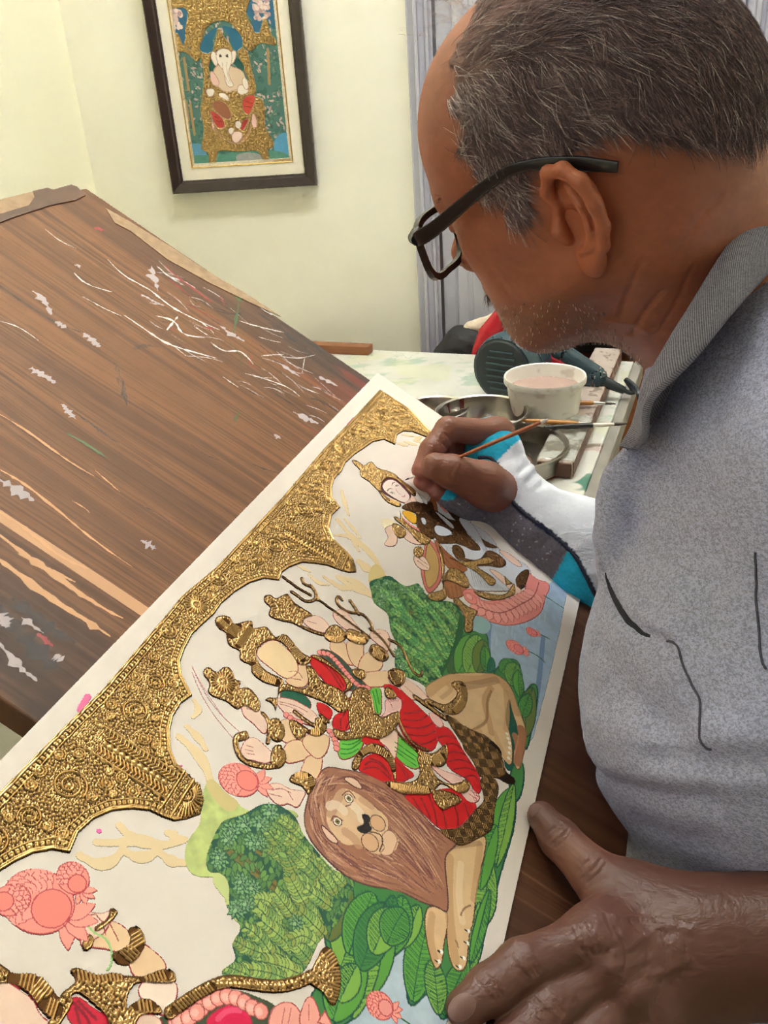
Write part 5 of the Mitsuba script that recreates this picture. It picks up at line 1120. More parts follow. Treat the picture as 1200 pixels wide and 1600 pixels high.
# leaf banks: blades with hatched ribs
bank = CV.layer('leaf_bank'); G1, G2, G3 = (86, 148, 62), (58, 118, 62), (122, 168, 74)
for s in ('b 560,620 640,450 690,300 740,340 830,355 845,500 850,580 905,600 800,640 600,660', 'b 890,600 950,540 1010,520 1045,550 1050,690 1065,740 1130,675 1155,690 1135,900 1105,1040 1085,1080 1060,900 1000,760 900,640',
          'm 420,20 412,90 400,200 372,300 345,400 312,520 280,620 240,680 205,770 175,780 160,715 130,708 92,742 72,715 100,500 60,560 20,600 -40,700 -120,800 -260,820 -100,540 -30,420 -120,340 60,380 200,500 300,300 380,120',
          'f 1030,680 1100,500 1200,300 1300,300 1700,480 1420,800 1280,900 1150,1080 1080,1220 1060,1230 1040,1100 1120,1000 1110,840', 'm 400,0 430,-20 424,90 400,100'):
    CV.fill(s, bank, G2, .00014, line=(12, 66, 60), lw=1.0)
def blade(s, w, col, hatch=1, n=22):
    P_ = spline(CV.ab(s), 40); d = np.gradient(P_, axis=0); d /= np.linalg.norm(d, axis=1, keepdims=True) + 1e-9; nn = np.stack([-d[:, 1], d[:, 0]], 1)
    ww = w * .0005 * np.sin(np.linspace(.05, np.pi - .02, 40)) ** .6
    CV.fill(np.vstack([P_ + nn * ww[:, None], (P_ - nn * ww[:, None])[::-1]]), bank, col, .00016, line=(12, 66, 56), lw=.7, smooth=False)
    CV.stroke(P_, .5, (16, 74, 56), only=[bank])
    for k in range(n):
        i = int((k + .5) / n * 36) + 2
        for sgn in ((1, -1) if hatch == 2 else (hatch,)): CV.stroke(np.array([P_[i], P_[min(i + 3, 39)] + nn[min(i + 3, 39)] * sgn * ww[i] * .95]), .38, (18, 84, 56), only=[bank])
for s, w, c_, hh in (('d 1000,330 930,560 880,800', 16, G1, 1), ('d 1010,300 960,560 900,820', 9, G3, -1), ('d 870,800 820,1050 780,1200', 14, G3, 2), ('d 900,560 830,760 800,960', 12, G1, -1), ('m 300,420 280,560 220,700', 9, G3, 2), ('m 260,600 220,690 185,770', 12, G1, 2),
                     ('m 330,380 300,500 270,610', 7, G1, 1), ('m 90,730 110,600 140,470', 16, G1, 2), ('m 170,770 160,660 150,600', 12, G3, 2), ('m 60,560 90,480 110,430', 10, G3, 1), ('m 20,580 50,480 60,400', 14, G1, 2), ('m -20,620 10,500 30,400', 12, G2, 2), ('m -60,720 -20,560 0,420', 18, G1, 1),
                     ('m -100,780 -60,620 -20,460', 14, G3, 2), ('f 1080,1180 1150,960 1260,700', 20, G1, 1), ('f 1130,840 1200,640 1260,440', 22, G3, -1), ('f 1050,680 1110,500 1190,330', 14, (92, 104, 52), 1), ('f 1180,760 1260,560 1330,380', 18, G1, 2), ('f 1250,860 1330,640 1400,450', 18, G2, 2), ('f 1330,760 1400,600 1470,480', 16, G3, 1),
                     ('f 1420,700 1470,580 1530,490', 16, G1, 2), ('f 1120,1060 1180,930 1230,830', 12, G3, 1), ('b 620,620 650,520 700,400', 14, (70, 92, 44), 1), ('b 660,610 720,480 740,370', 18, G1, -1), ('b 720,610 770,480 790,370', 18, G3, 1), ('b 780,600 810,500 825,400', 14, (96, 116, 48), -1), ('b 830,590 835,520 830,440', 9, G1, 1),
                     ('b 930,600 980,560 1020,540', 12, G1, 1), ('b 990,680 1010,600 1030,550', 14, G3, 2), ('b 1050,760 1040,680 1040,590', 9, G1, -1), ('b 1085,1000 1090,860 1130,700', 14, (98, 112, 56), 1), ('b 1065,880 1080,820 1110,740', 10, G1, 2), ('b 850,600 870,560 875,510', 6, (30, 100, 84), 1)):
    blade(s, w, c_, hh)
# trees: flower-like leaf clusters at the rim and ferny fronds within
def tree(name, outline, base, fronds, clusters, pal, seed, lf=1.0, trunks=()):
    L = CV.layer(name); r_ = np.random.default_rng(seed); CV.fill(outline, L, base, .00013, tint=.25)
    only = [L]
    for s, w in trunks: CV.stroke(s, w, (116, 104, 52), only=only, curve=True); CV.stroke(s, w * .25, (78, 66, 30), only=only, curve=True)
    po = Polygon(spline(CV.ab(outline), 80, True)).buffer(0)
    for _ in range(int(1500 * lf)):                                              # filling
        lo, hi = po.bounds[:2], po.bounds[2:]; q = r_.uniform(lo, hi)
        i, j = int(q[0] / CV.res), int(q[1] / CV.res)
        if 0 <= i < CV.n[0] and 0 <= j < CV.n[1] and CV.id[i, j] == L and np.linalg.norm(CV.col[i, j] - hexc(*base)) < .05: CV.leaf(q, r_.uniform(-.5, 1.2), .0055 * lf, .0015 * lf, [(92, 134, 72), (108, 148, 78), (78, 120, 66)][r_.integers(3)], base, only=only)
    for s, n, ll in fronds:
        P_ = spline(CV.ab(s), 30); d = np.gradient(P_, axis=0)
        for k in range(n):
            f = (k + .5) / n; i = min(int(f * 29), 28); a = math.atan2(d[i, 1], d[i, 0]); q = P_[i]; col = pal[r_.integers(len(pal))]; Lk = ll * .00125 * (1 - .5 * abs(f - .4)) * lf
            for sg in (1, -1): CV.leaf(q, a + sg * (.75 + .1 * r_.random()), Lk, Lk * .30, col, base, only=only)
        CV.stroke(P_, .45, base, only=only)
    for q, n, rad in clusters:
        q = st(*q)
        for k in range(n):
            a = k / n * 2 * math.pi + r_.uniform(-.1, .1)
            for f, g in ((1.0, 0), (.62, .35)): CV.leaf(q + .0002, a + g, rad * .001 * f, rad * .00024 * (1.2 if f < 1 else 1), (150, 184, 140) if f < 1 else (126, 170, 118), base, L if rad > 0 else 0, None, lw=.4)
    return L
px_c = lambda l, *q: [(CROP[l][0] + x / CROP[l][2], CROP[l][1] + y / CROP[l][2]) for x, y in q]
LG = [(156, 180, 96), (134, 168, 90), (166, 188, 104), (116, 152, 84), (140, 154, 78)]
fr = [('c 560,700 480,600 440,520', 9, 4.2), ('c 700,640 620,560 560,520', 10, 4.2), ('c 720,740 600,640 500,560', 14, 4.5), ('c 800,800 660,700 540,620', 15, 4.5), ('c 700,900 560,760 470,700', 14, 4.5), ('c 760,1000 650,860 590,740', 14, 6.5), ('c 900,960 780,860 680,800', 12, 5), ('c 860,1060 740,930 640,900', 12, 5), ('c 960,940 880,850 800,760', 10, 4.5),
      ('f 760,560 680,440 600,420', 10, 5), ('f 800,700 700,560 620,480', 13, 5.5), ('f 860,760 760,660 640,560', 13, 5.5), ('f 900,620 800,480 720,380', 14, 5), ('f 1000,600 900,440 820,300', 15, 6), ('f 1040,660 940,560 880,500', 9, 5.5), ('f 820,860 700,760 590,700', 12, 5), ('f 720,800 620,660 540,600', 12, 4.5), ('f 900,900 760,840 580,800', 13, 5.5), ('f 800,920 640,870 500,860', 13, 4.5),
      ('f 640,760 540,720 470,680', 9, 4.2), ('f 560,900 470,860 400,840', 8, 4), ('f 960,830 900,760 840,690', 8, 5.5), ('f 1000,720 900,650 830,670', 8, 5), ('f 1080,480 1000,420 920,360', 9, 4.8), ('f 1100,400 1040,300 960,200', 11, 4.6), ('f 1000,300 900,200 820,120', 12, 4.6), ('f 940,160 860,80 780,20', 10, 4.2)]
cl_ = [(q, 10, 5.4) for q in px_c('c', (170, 770), (245, 590), (310, 930), (330, 545), (430, 545), (490, 470), (280, 1080), (380, 660))] + [(q, 9, 4.6) for q in px_c('f', (370, 150), (510, 300), (480, 480), (850, 560), (420, 40), (540, 440), (580, 340), (620, 60))]
tA = tree('tree', 'c 90,770 140,620 200,530 320,490 420,430 540,430 620,480 660,530 690,600 800,740 900,840 1010,900 990,1000 900,1180 790,1290 740,1400 660,1500 560,1530 380,1520 200,1500 190,1460 270,1390 250,1300 300,1200 240,1080 230,940 180,860 110,850', (26, 74, 58), fr, cl_, LG, 5, trunks=(('c 240,710 420,860 560,970 720,1070', 5.5), ('c 340,650 450,740', 4), ('f 570,610 700,720', 3.5), ('f 450,100 560,210', 4)))
frb = [('b 330,250 250,150 180,80', 12, 4.6), ('b 420,330 320,220 250,100', 15, 4.8), ('b 470,420 380,300 260,220', 15, 4.8), ('b 500,500 380,400 260,300', 15, 4.8), ('b 520,580 420,500 290,420', 15, 4.8), ('b 480,660 380,590 300,520', 12, 4.6), ('b 560,560 480,430 420,300', 15, 4.8), ('b 600,520 520,380 420,200', 17, 4.8), ('b 640,440 560,300 450,160', 17, 4.8), ('b 670,340 600,240 500,160', 13, 4.8), ('b 640,560 580,440 540,330', 12, 4.6), ('b 560,640 500,560 440,500', 10, 4.5), ('b 460,200 380,120 310,70', 10, 4.5)]
clb = [(q, 9, 4.4) for q in px_c('b', (160, 60), (220, 40), (190, 120), (260, 110), (320, 80), (420, 80), (180, 170), (290, 480), (310, 560))]
tB = tree('tree_001', 'b 110,40 180,10 240,0 330,60 410,45 440,85 520,150 620,160 690,240 705,330 650,450 575,600 480,710 430,670 300,610 265,530 280,430 240,340 215,230 140,170 120,100', (20, 74, 52), frb, clb, [(108, 170, 98), (136, 186, 108), (84, 150, 86), (146, 182, 102)], 9, trunks=(('b 230,150 400,240', 4),))
CV.stroke('b 690,240 650,440 570,610', 4.5, (26, 80, 44), only=[tB], curve=True)
# ---- the lion
lion = CV.layer('lion'); TAN, TAN2, TAN3 = (214, 180, 138), (184, 142, 98), (136, 96, 62)
CV.fill('b 960,740 1000,760 1050,900 1040,1020 1000,1210 960,1200 955,900', lion, (10, 70, 58), .00013)
CV.fill('b 460,720 520,655 600,617 800,605 915,625 985,685 1030,800 1075,920 1088,1000 1070,1120 1035,1210 1012,1150 1020,1060 1035,960 1000,840 985,770 962,900 990,1000 990,1180 950,1150 880,1060 850,1010 740,960 600,880', lion, TAN, .00016, line=BRN, lw=.6, tint=.08)
for s, w, c_, a_ in (('b 480,725 560,660 640,640 800,650 900,640 980,720 1030,850', 7, TAN2, .7), ('b 700,690 820,670 900,650', 6, TAN3, .5), ('b 870,700 830,780 850,880 870,980', 4.5, TAN2, .8), ('b 760,960 840,900 845,800 870,720', 2, TAN3, .8), ('b 960,720 970,850 960,960', 4, TAN2, .6), ('b 1060,960 1070,1040 1040,1160', 7, (150, 96, 66), .9), ('b 1020,1000 1040,1080 1030,1170', 5, (166, 112, 80), .8),
                     ('b 640,900 740,980 800,970', 4, TAN2, .6), ('b 890,980 930,1080 970,1150', 4, TAN2, .5), ('b 560,760 620,700 600,680', 3, TAN2, .6)): CV.stroke(s, w, c_, only=[lion], curve=True, a=a_)
for q in px_c('b', (968, 985), (975, 1015), (985, 1045), (985, 1075), (982, 1105), (978, 1140)): CV.dot(st(*q), .0012, (240, 232, 220), only=[lion])
for s in ('m 195,255 250,240 315,215 300,330 285,420 278,485 268,520 262,575 248,630 218,625 196,520 195,430', 'm 135,440 165,432 192,440 197,500 186,560 182,600 165,627 150,605 130,520'): CV.fill(s, lion, TAN, .00018, line=BRN, lw=.7, tint=.06)
for s, w, c_, a_ in (('m 205,280 202,380 206,470 222,600', 5, TAN2, .7), ('m 300,240 290,330 280,410', 4, TAN2, .6), ('m 240,300 235,400 245,480', 4, (228, 200, 164), .8), ('m 240,460 250,440 270,430', 1, TAN3, .9), ('m 150,460 145,530 160,600', 4, TAN2, .6), ('m 225,540 232,560', 1, TAN3, .8), ('m 215,245 300,235', 3, TAN3, .5)): CV.stroke(s, w, c_, only=[lion], curve=True, a=a_)
for q in ((265, 510), (262, 548), (250, 595), (238, 622), (180, 575), (172, 605)): CV.dot(st(600 + q[0] / 2, 1200 + q[1] / 2), .0010, (244, 240, 230), only=[lion]); CV.stroke(np.array([st(597 + q[0] / 2, 1200 + q[1] / 2), st(594 + q[0] / 2, 1198 + q[1] / 2)]), .8, (20, 20, 20), only=[lion])
mane = 'p 476,1270 480,1252 486,1230 499,1208 512,1199 532,1201 560,1206 580,1212 600,1222 630,1242 655,1267 685,1297 712,1318 700,1332 696,1362 698,1424 688,1420 660,1410 625,1393 587,1386 550,1374 525,1356 500,1331 485,1311 477,1290'
CV.fill(mane, lion, (156, 106, 84), .0002, line=(84, 50, 50), lw=.9, tint=.12)
mp = Polygon(spline(CV.ab(mane), 80, True)); shapely.prepare(mp); fc_ = st(548, 1278)
flow = [('p 500,1225 540,1215 590,1235 650,1290 700,1340'), ('p 560,1225 610,1250 660,1310 695,1370'), ('p 580,1270 620,1300 660,1350 692,1405'), ('p 560,1320 600,1340 640,1370 690,1415'), ('p 520,1320 560,1345 610,1370 680,1412'), ('p 488,1290 510,1325 560,1358 620,1385'), ('p 482,1262 490,1300 520,1340 580,1375'), ('p 495,1225 485,1255 490,1290 510,1325'), ('p 520,1212 500,1230 492,1260 500,1295'), ('p 600,1245 630,1262 670,1305 705,1330'), ('p 600,1300 640,1330 670,1370 694,1395')]
for k in range(420):
    P_ = spline(CV.ab(flow[k % len(flow)]), 30); a = rng.integers(0, 20); b = min(a + rng.integers(6, 12), 30); q = P_[a:b] + rng.normal(size=2) * .0036 + np.stack([np.sin(np.linspace(0, 3.1, b - a) + rng.uniform(0, 6)) * .0008] * 2, 1)
    if shapely.contains_xy(mp, *q[0]) and shapely.contains_xy(mp, *q[-1]): CV.stroke(q, rng.uniform(.45, 1.1), [(104, 58, 56), (124, 74, 66), (186, 142, 118), (200, 160, 134), (112, 62, 70), (170, 120, 96)][rng.integers(6)], only=[lion], taper=True, a=.85)
CV.fill('c 840,480 880,390 930,330 990,340 1080,390 1160,460 1215,510 1215,600 1180,640 1230,590 1285,640 1265,720 1180,740 1100,720 1040,680 960,680 890,620 850,560', lion, (216, 182, 146), .0002, tint=.1)
for s, w, c_, a_ in (('c 930,340 900,400 860,480', 6, (166, 116, 90), .5), ('c 1000,430 1050,480 1060,520', 5, (234, 212, 186), .8), ('c 960,600 1010,640 1040,680', 5, (190, 146, 112), .7), ('c 1060,400 1120,440', 4, (190, 146, 112), .6), ('c 860,440 900,430 950,470', 5, (236, 214, 190), .7)): CV.stroke(s, w, c_, only=[lion], curve=True, a=a_)
for x, y, r in ((1160, 545, .0048), (1112, 665, .0052)): CV.dot(CV.ab(f'c {x},{y}')[0], r, (214, 172, 134), only=[lion], line=(96, 56, 44), lw=.5)
CV.fill('c 1185,650 1230,590 1280,640 1268,700 1235,745 1180,735 1200,700', lion, (226, 190, 158), .0002, line=(120, 66, 56), lw=.4)
CV.stroke('c 1110,600 1160,610 1190,640 1170,720', .7, (70, 34, 30), only=[lion], curve=True)
CV.fill('c 1062,490 1110,505 1108,550 1125,580 1062,608 1030,572 1072,545', lion, (28, 22, 22), .0002)
for x, y in ((980, 392), (908, 535)):
    q = CV.ab(f'c {x},{y}')[0]; CV.dot(q, .0027, (96, 52, 44), only=[lion]); CV.dot(q, .0022, (238, 226, 206), only=[lion]); CV.dot(q, .0014, (150, 130, 70), only=[lion], line=(20, 16, 14), lw=.35); CV.dot(q, .0006, (16, 12, 12), only=[lion])
for s in ('c 940,370 980,345 1020,390', 'c 870,530 890,500 940,530', 'c 960,440 990,430'): CV.stroke(s, .7, (120, 66, 62), only=[lion], curve=True)
for s in ('c 950,265 1000,260 1050,300 1060,330 1010,315', 'c 810,560 850,590 900,640 910,670 850,645'): CV.fill(s, lion, (226, 190, 168), .0002, line=(84, 46, 44), lw=.7)
# ---- gold arch
arch = CV.layer('gilt_arch', 'm_gilt')
lowedge = pts('p 681,684 670,685 645,675 630,674 620,680 617,695 599,687 582,691 568,701 553,711 547,717 539,724 534,736 522,749 518,763 519,778 531,793 518,806 514,825 522,844 542,863 552,875 557,894 545,895 530,891 512,884 495,881 472,879 451,887 440,895 436,907 413,904 390,911 367,925 346,943 334,960 315,977 300,992 288,1015 281,1035 284,1055 300,1087 283,1099 270,1120 265,1143 267,1172 276,1194 295,1210 313,1228 318,1251 313,1272 292,1280 271,1283 254,1277 233,1267 207,1264 175,1267 146,1280 122,1302 109,1333 82,1328 52,1333 26,1345 0,1361 -60,1400 -130,1450')
upedge = pts('p 593,609 560,645 507,700 440,778 337,887 283,932 262,958 160,1077 80,1155 0,1237 -130,1365')
stlow, stup = CV.ab(lowedge), CV.ab(upedge)
ring = np.vstack([stlow, stup[::-1], CV.ab('p 640,640')])
CV.fill(ring, arch, (60, 38, 18), .0002, smooth=False)
# borders by distance from the scalloped edge and from the straight upper edge
m = CV.id == arch; ii, jj = np.nonzero(m); Q = np.stack([ii, jj], 1) * CV.res
def dense(P_, step=.0002):
    d = np.r_[0, np.cumsum(np.linalg.norm(np.diff(P_, axis=0), axis=1))]; u = np.arange(0, d[-1], step); return np.stack([np.interp(u, d, P_[:, 0]), np.interp(u, d, P_[:, 1])], 1), u
dl, ul = dense(np.vstack([stlow])); du, uu = dense(stup); dr_, ur = dense(CV.ab('p 593,609 640,640 681,684'))
D1, k1 = cKDTree(dl).query(Q, workers=-1); D2, k2 = cKDTree(du).query(Q, workers=-1); D3, k3 = cKDTree(dr_).query(Q, workers=-1)
D1, D2, D3 = D1 * 1000, D2 * 1000, D3 * 1000
def rid(d, c, w): return np.sqrt(np.clip(1 - ((d - c) / w) ** 2, 0, 1))
def ladder(d, u, c, w, pitch):
    v = (u / pitch) % 1.0 - .5; sq = np.maximum(np.abs(v) * pitch * 1.0, np.abs(d - c) * .9)
    return np.clip(1 - (np.abs(sq - .62) / .33) ** 2, 0, 1) ** .5 * (np.abs(d - c) < w) + .6 * np.clip(1 - (sq / .34) ** 2, 0, 1)
hh = np.zeros(len(Q)); 
for D_, u_ in ((D1, ul[k1] * 1000), (D2, uu[k2] * 1000), (D3, ur[k3] * 1000)):
    h1 = np.maximum.reduce([rid(D_, .55, .55), rid(D_, 1.6, .45), ladder(D_, u_, 3.4, 1.3, 2.4) * .85, rid(D_, 5.1, .42)]); k = D_ < 5.6
    other = np.minimum(D1, D2) if D_ is D3 else (np.minimum(D1, D3) if D_ is D2 else np.minimum(D2, D3))
    if D_ is D1: kk = k
    elif D_ is D2: kk = k & (D1 > 5.4)
    else: kk = k & (D1 > 5.4) & (D2 > 5.4)
    hh[kk] = h1[kk]
inner = (D1 > 5.6) & (D2 > 5.6) & (D3 > 5.6); 
CV.h[ii, jj] = .0002 + .0009 * hh
inn = np.zeros(CV.n, bool); inn[ii[inner], jj[inner]] = True
def put(q, ang, r0, mir, A=.0011):
    """a leafy scroll: a spiral stem with lobes along it"""
    n = 46; th = np.linspace(0, 2.15 * 2 * np.pi, n); rr = r0 * (1 - .80 * th / th[-1]); P_ = np.stack([np.cos(ang + mir * th) * rr, np.sin(ang + mir * th) * rr], 1) + q
    for i in range(2, n - 4, 2):
        c = P_[i] + (q - P_[i]) * .30 * (1 if i % 4 == 0 else .8); CV.dot(c, .00018 + .075 * rr[i], None, ridge=A * .62, h=.0002, only=[arch])
    CV.stroke(P_, .62 + r0 * 55, None, ridge=A, h=.0002, only=[arch]); CV.dot(q, r0 * .2, None, ridge=A * 1.15, h=.0002, only=[arch])
def ropeline(s, w, A=.001, n=None, comb=0):
    P_, u = dense(CV.ab(s) if isinstance(s, str) else s, .00025); CV.stroke(P_, w, None, ridge=A * .85, h=.0002, only=[arch])
def comb(s, Lc, pitch, side, lean=.5, A=.001, w=.9):
    P_, u = dense(CV.ab(s), .0001); d = np.gradient(P_, axis=0); d /= np.linalg.norm(d, axis=1, keepdims=True); nn = np.stack([-d[:, 1], d[:, 0]], 1) * side
    for k in np.arange(pitch * .5, u[-1] * 1000, pitch):
        i = min(int(k * 10), len(P_) - 1); a = P_[i]; CV.stroke(np.array([a, a + (nn[i] * .6 + d[i] * lean * .3) * Lc * .001, a + (nn[i] + d[i] * lean) * Lc * .001]), w, None, ridge=A, h=.0002, only=[arch])
r_ = np.random.default_rng(12)
pend = []
for base, tip in (('j 640,430', 'j 1052,665'), ('i 470,330', 'i 1090,720'), ('p 650,600', 'p 740,740')):
    pend.append((CV.ab(base)[0], CV.ab(tip)[0]))
sc_c = []
big = [('i 370,610', 8.2, 1), ('i 160,780', 5.5, -1), ('i 730,210', 7.6, -1), ('i 830,60', 5.2, 1), ('j 615,525', 7.8, 1), ('j 775,330', 7.4, -1), ('j 515,600', 5.0, -1), ('j 820,250', 4.6, 1), ('j 310,700', 6.0, 1), ('j 40,985', 6.0, -1), ('j 870,100', 5.4, -1), ('k 610,340', 7.8, 1), ('k 530,410', 4.6, -1), ('k 390,460', 5.0, 1), ('k 90,720', 5.0, 1), ('i 600,800', 4, 1), ('i 770,360', 3.6, -1), ('i 570,600', 3.6, 1), ('j 700,520', 3.2, -1), ('j 940,290', 3, 1), ('k 700,400', 3.6, -1), ('i -40,900', 7, 1)]
for s, r0, mir in big:
    q = CV.ab(s)[0]; put(q, r_.uniform(0, 6), r0 * .001, mir); sc_c.append((q, r0 * .001))
C_in = np.stack(np.nonzero(inn), 1) * CV.res; tries = C_in[r_.integers(len(C_in), size=5200)]; placed = np.array([q for q, _ in sc_c]); rad = np.array([r for _, r in sc_c])
for q in tries:
    g = np.linalg.norm(placed - q, axis=1) - rad; gm = g.min()
    if gm > .0021 and len(rad) < 190: r0 = min(gm * .92, .0034); put(q, r_.uniform(0, 6), r0, r_.choice([-1, 1]), .001)
    elif gm > .00055: r0 = min(gm * .95, .00085); CV.dot(q, r0, None, ridge=.00075, h=.0002, only=[arch])
    else: continue
    placed = np.vstack([placed, q]); rad = np.r_[rad, r0]
# pendants: rails, leaf combs and a ladder, a cross band, a fan at the tip
def rect(a, b, w, hset=.0002):
    d = b - a; l = np.linalg.norm(d); d /= l; n_ = np.array([-d[1], d[0]]) * w * .0005
    k = CV.mask(np.array([a + n_, b + n_, b - n_, a - n_]), False)
    if k is not None: q = k[1] & (CV.id[k[0]] == arch); CV.h[k[0]][q] = hset
def pendant(a, b, w):
    d = b - a; l = np.linalg.norm(d); d = d / l; n_ = np.array([-d[1], d[0]]); at = lambda u, v: a + d * l * u + n_ * v * .001
    rect(at(.06, 0), at(.74, 0), w); 
    for v in (-w / 2, w / 2): CV.stroke(np.array([at(.06, v), at(.74, v)]), 1.5, None, ridge=.0011, h=.0002, only=[arch])
    for v in (-w * .14, w * .14): CV.stroke(np.array([at(.12, v), at(.70, v)]), .8, None, ridge=.0009, h=.0002, only=[arch])
    for u in np.arange(.14, .69, .052): CV.dot(at(u, 0), w * .00011, None, ridge=.001, h=.0002, only=[arch])
    for u in np.arange(.07, .72, .033):
        for sg in (-1, 1): CV.stroke(np.array([at(u, sg * w * .18), at(u + .03, sg * w * .32), at(u + .02, sg * w * .45)]), 1.05, None, ridge=.001, h=.0002, only=[arch])
    rect(at(.74, 0), at(.84, 0), w * 1.7); 
    for u in (.745, .835): CV.stroke(np.array([at(u, -w * .85), at(u, w * .85)]), 1.1, None, ridge=.001, h=.0002, only=[arch])
    for v in np.linspace(-.7, .7, 8): CV.dot(at(.79, v * w), .0007, None, ridge=.0009, h=.0002, only=[arch])
    rect(at(.845, 0), at(1.05, 0), w * 1.5)
    for k in range(15):
        th = (k / 14 - .5) * 2.9; CV.stroke(np.array([at(.86 + .05 * math.cos(th), w * .30 * math.sin(th)), at(.86 + .125 * math.cos(th), w * .78 * math.sin(th))]), .95, None, ridge=.001, h=.0002, only=[arch])
    for r0 in (.03, .05): CV.stroke(np.array([at(.855 + r0 * math.cos(t), w * r0 * 5.5 * math.sin(t)) for t in np.linspace(-1.5, 1.5, 16)]), .8, None, ridge=.001, h=.0002, only=[arch])
pendant(pend[0][0], pend[0][1], 12.5); pendant(pend[1][0], pend[1][1], 15.5)
for s in ('j 195,845', 'k 280,585', 'i 480,345'):
    q = CV.ab(s)[0]; rect(q - [.0065, 0], q + [.0065, 0], 13)
    if s[0] != 'i':
        for k in range(20): th = k / 20 * 2 * math.pi; e = np.array([math.cos(th), math.sin(th)]); CV.stroke(np.array([q + e * .0030, q + e * .0062]), 1.1, None, ridge=.001, h=.0002, only=[arch])
        for r0, n in ((.0024, 14), (.0013, 10)): CV.stroke(np.array([q + r0 * np.array([math.cos(t), math.sin(t)]) for t in np.linspace(0, 2 * math.pi, n + 1)]), .8, None, ridge=.0011, h=.0002, only=[arch])
        CV.dot(q, .0008, None, ridge=.0012, h=.0002, only=[arch])
    else:
        for k in range(6): CV.dot(q + (CV.ab('i 590,250')[0] - CV.ab('i 390,440')[0]) * (k / 5 - .5) * .9, .0011, None, ridge=.001, h=.0002, only=[arch])
low_ = (CV.id == arch) & (CV.h < .00032); gap = low_ & (ndimage.distance_transform_edt(low_) * CV.res > .00038); gx_, gy_ = np.nonzero(gap); gq = np.stack([gx_, gy_], 1) * CV.res * 1000
c_ = .95; G0 = np.floor(gq / c_); best = np.full(len(gq), 9.0); JJ = np.random.default_rng(2).random((900, 400, 2))
for a in (-1, 0, 1):
    for b in (-1, 0, 1):
        k = (G0 + [a, b]).astype(int).clip(0, [899, 399]); e = np.linalg.norm(gq - (k + .25 + .5 * JJ[k[:, 0], k[:, 1]]) * c_, axis=1); best = np.minimum(best, e)
CV.h[gx_, gy_] = np.maximum(CV.h[gx_, gy_], .0002 + .00055 * np.sqrt(np.clip(1 - (best / .46) ** 2, 0, 1)))
CV.gild(arch, (206, 168, 108), (54, 34, 16), .00040)
# pink smudges beside the gilding
for s, w in (('i 470,130 430,200 440,180', 3.5), ('i 990,540 1020,570', 2), ('i 530,850', 2), ('k 400,350 350,400', 2), ('i 970,500 940,510', 1.2)):
    p_ = CV.ab(s); pk = CV.layer('pink_smudge')
    if len(p_) == 1: CV.dot(p_[0], .0012, (226, 96, 168), pk, .0001)
    else:
        q = p_; r = CV.dist(q, w * .0005)
        sl, d, u = r; k = (d < w * .0005) & (CV.id[sl] == 0); CV.id[sl][k] = pk; CV.col[sl][k] = hexc(222, 110, 160); CV.h[sl][k] = .0001
# ---- figures
def fig(L, items, line=MAR, lw=.5):
    for s, c_ in items: CV.fill(s, L, c_, .00018, line=line, lw=lw, tint=.035)
def folds(L, lines, col, w=.55):
    for s in lines: CV.stroke(s, w, col, only=[L], curve=True)
RED, RED2, GRN, PNK = (196, 26, 30), (120, 14, 22), (104, 188, 74), (236, 150, 142)
dg = CV.layer('goddess'); 
fig(dg, [('a 865,415 935,400 975,460 1005,555 930,530 875,480', SKIN), ('a 975,410 1050,425 1068,430 1045,570 1000,545 970,470', SKIN), ('a 1040,590 1110,475 1190,540 1150,600 1080,615', SKIN), ('b 60,650 75,610 130,597 235,598 225,640 245,680 150,692 70,688', SKIN), ('b 295,690 315,635 360,655 410,690 450,730 475,770 420,775 370,770 330,735', SKIN2),
         ('a 545,912 640,905 700,960 690,1030 570,1032', SKIN), ('a 580,1062 680,1030 735,1095 745,1125 640,1165 585,1160', SKIN), ('c 710,140 745,120 805,125 812,180 800,230 770,270 735,250 682,232 692,180', SKIN), ('a 690,1040 740,985 850,1000 858,1030 840,1100 785,1142 735,1110', SKIN),
         ('a 310,835 315,760 360,790 405,820 445,865 470,935 450,985 385,925 335,885', SKIN2), ('a 305,1085 335,1025 390,1010 445,1050 502,1110 500,1150 450,1170 380,1152 335,1145 305,1115', SKIN2), ('c 465,335 490,298 555,300 600,325 640,335 705,350 690,400 650,445 605,425 555,432 500,400', SKIN2),
         ('a 690,270 740,250 790,250 850,300 855,350 780,345 720,312', SKIN2), ('a 885,225 950,212 1000,268 1058,355 980,345 895,275', SKIN2), ('a 1110,375 1150,335 1205,340 1235,390 1215,470 1165,430', SKIN2)])
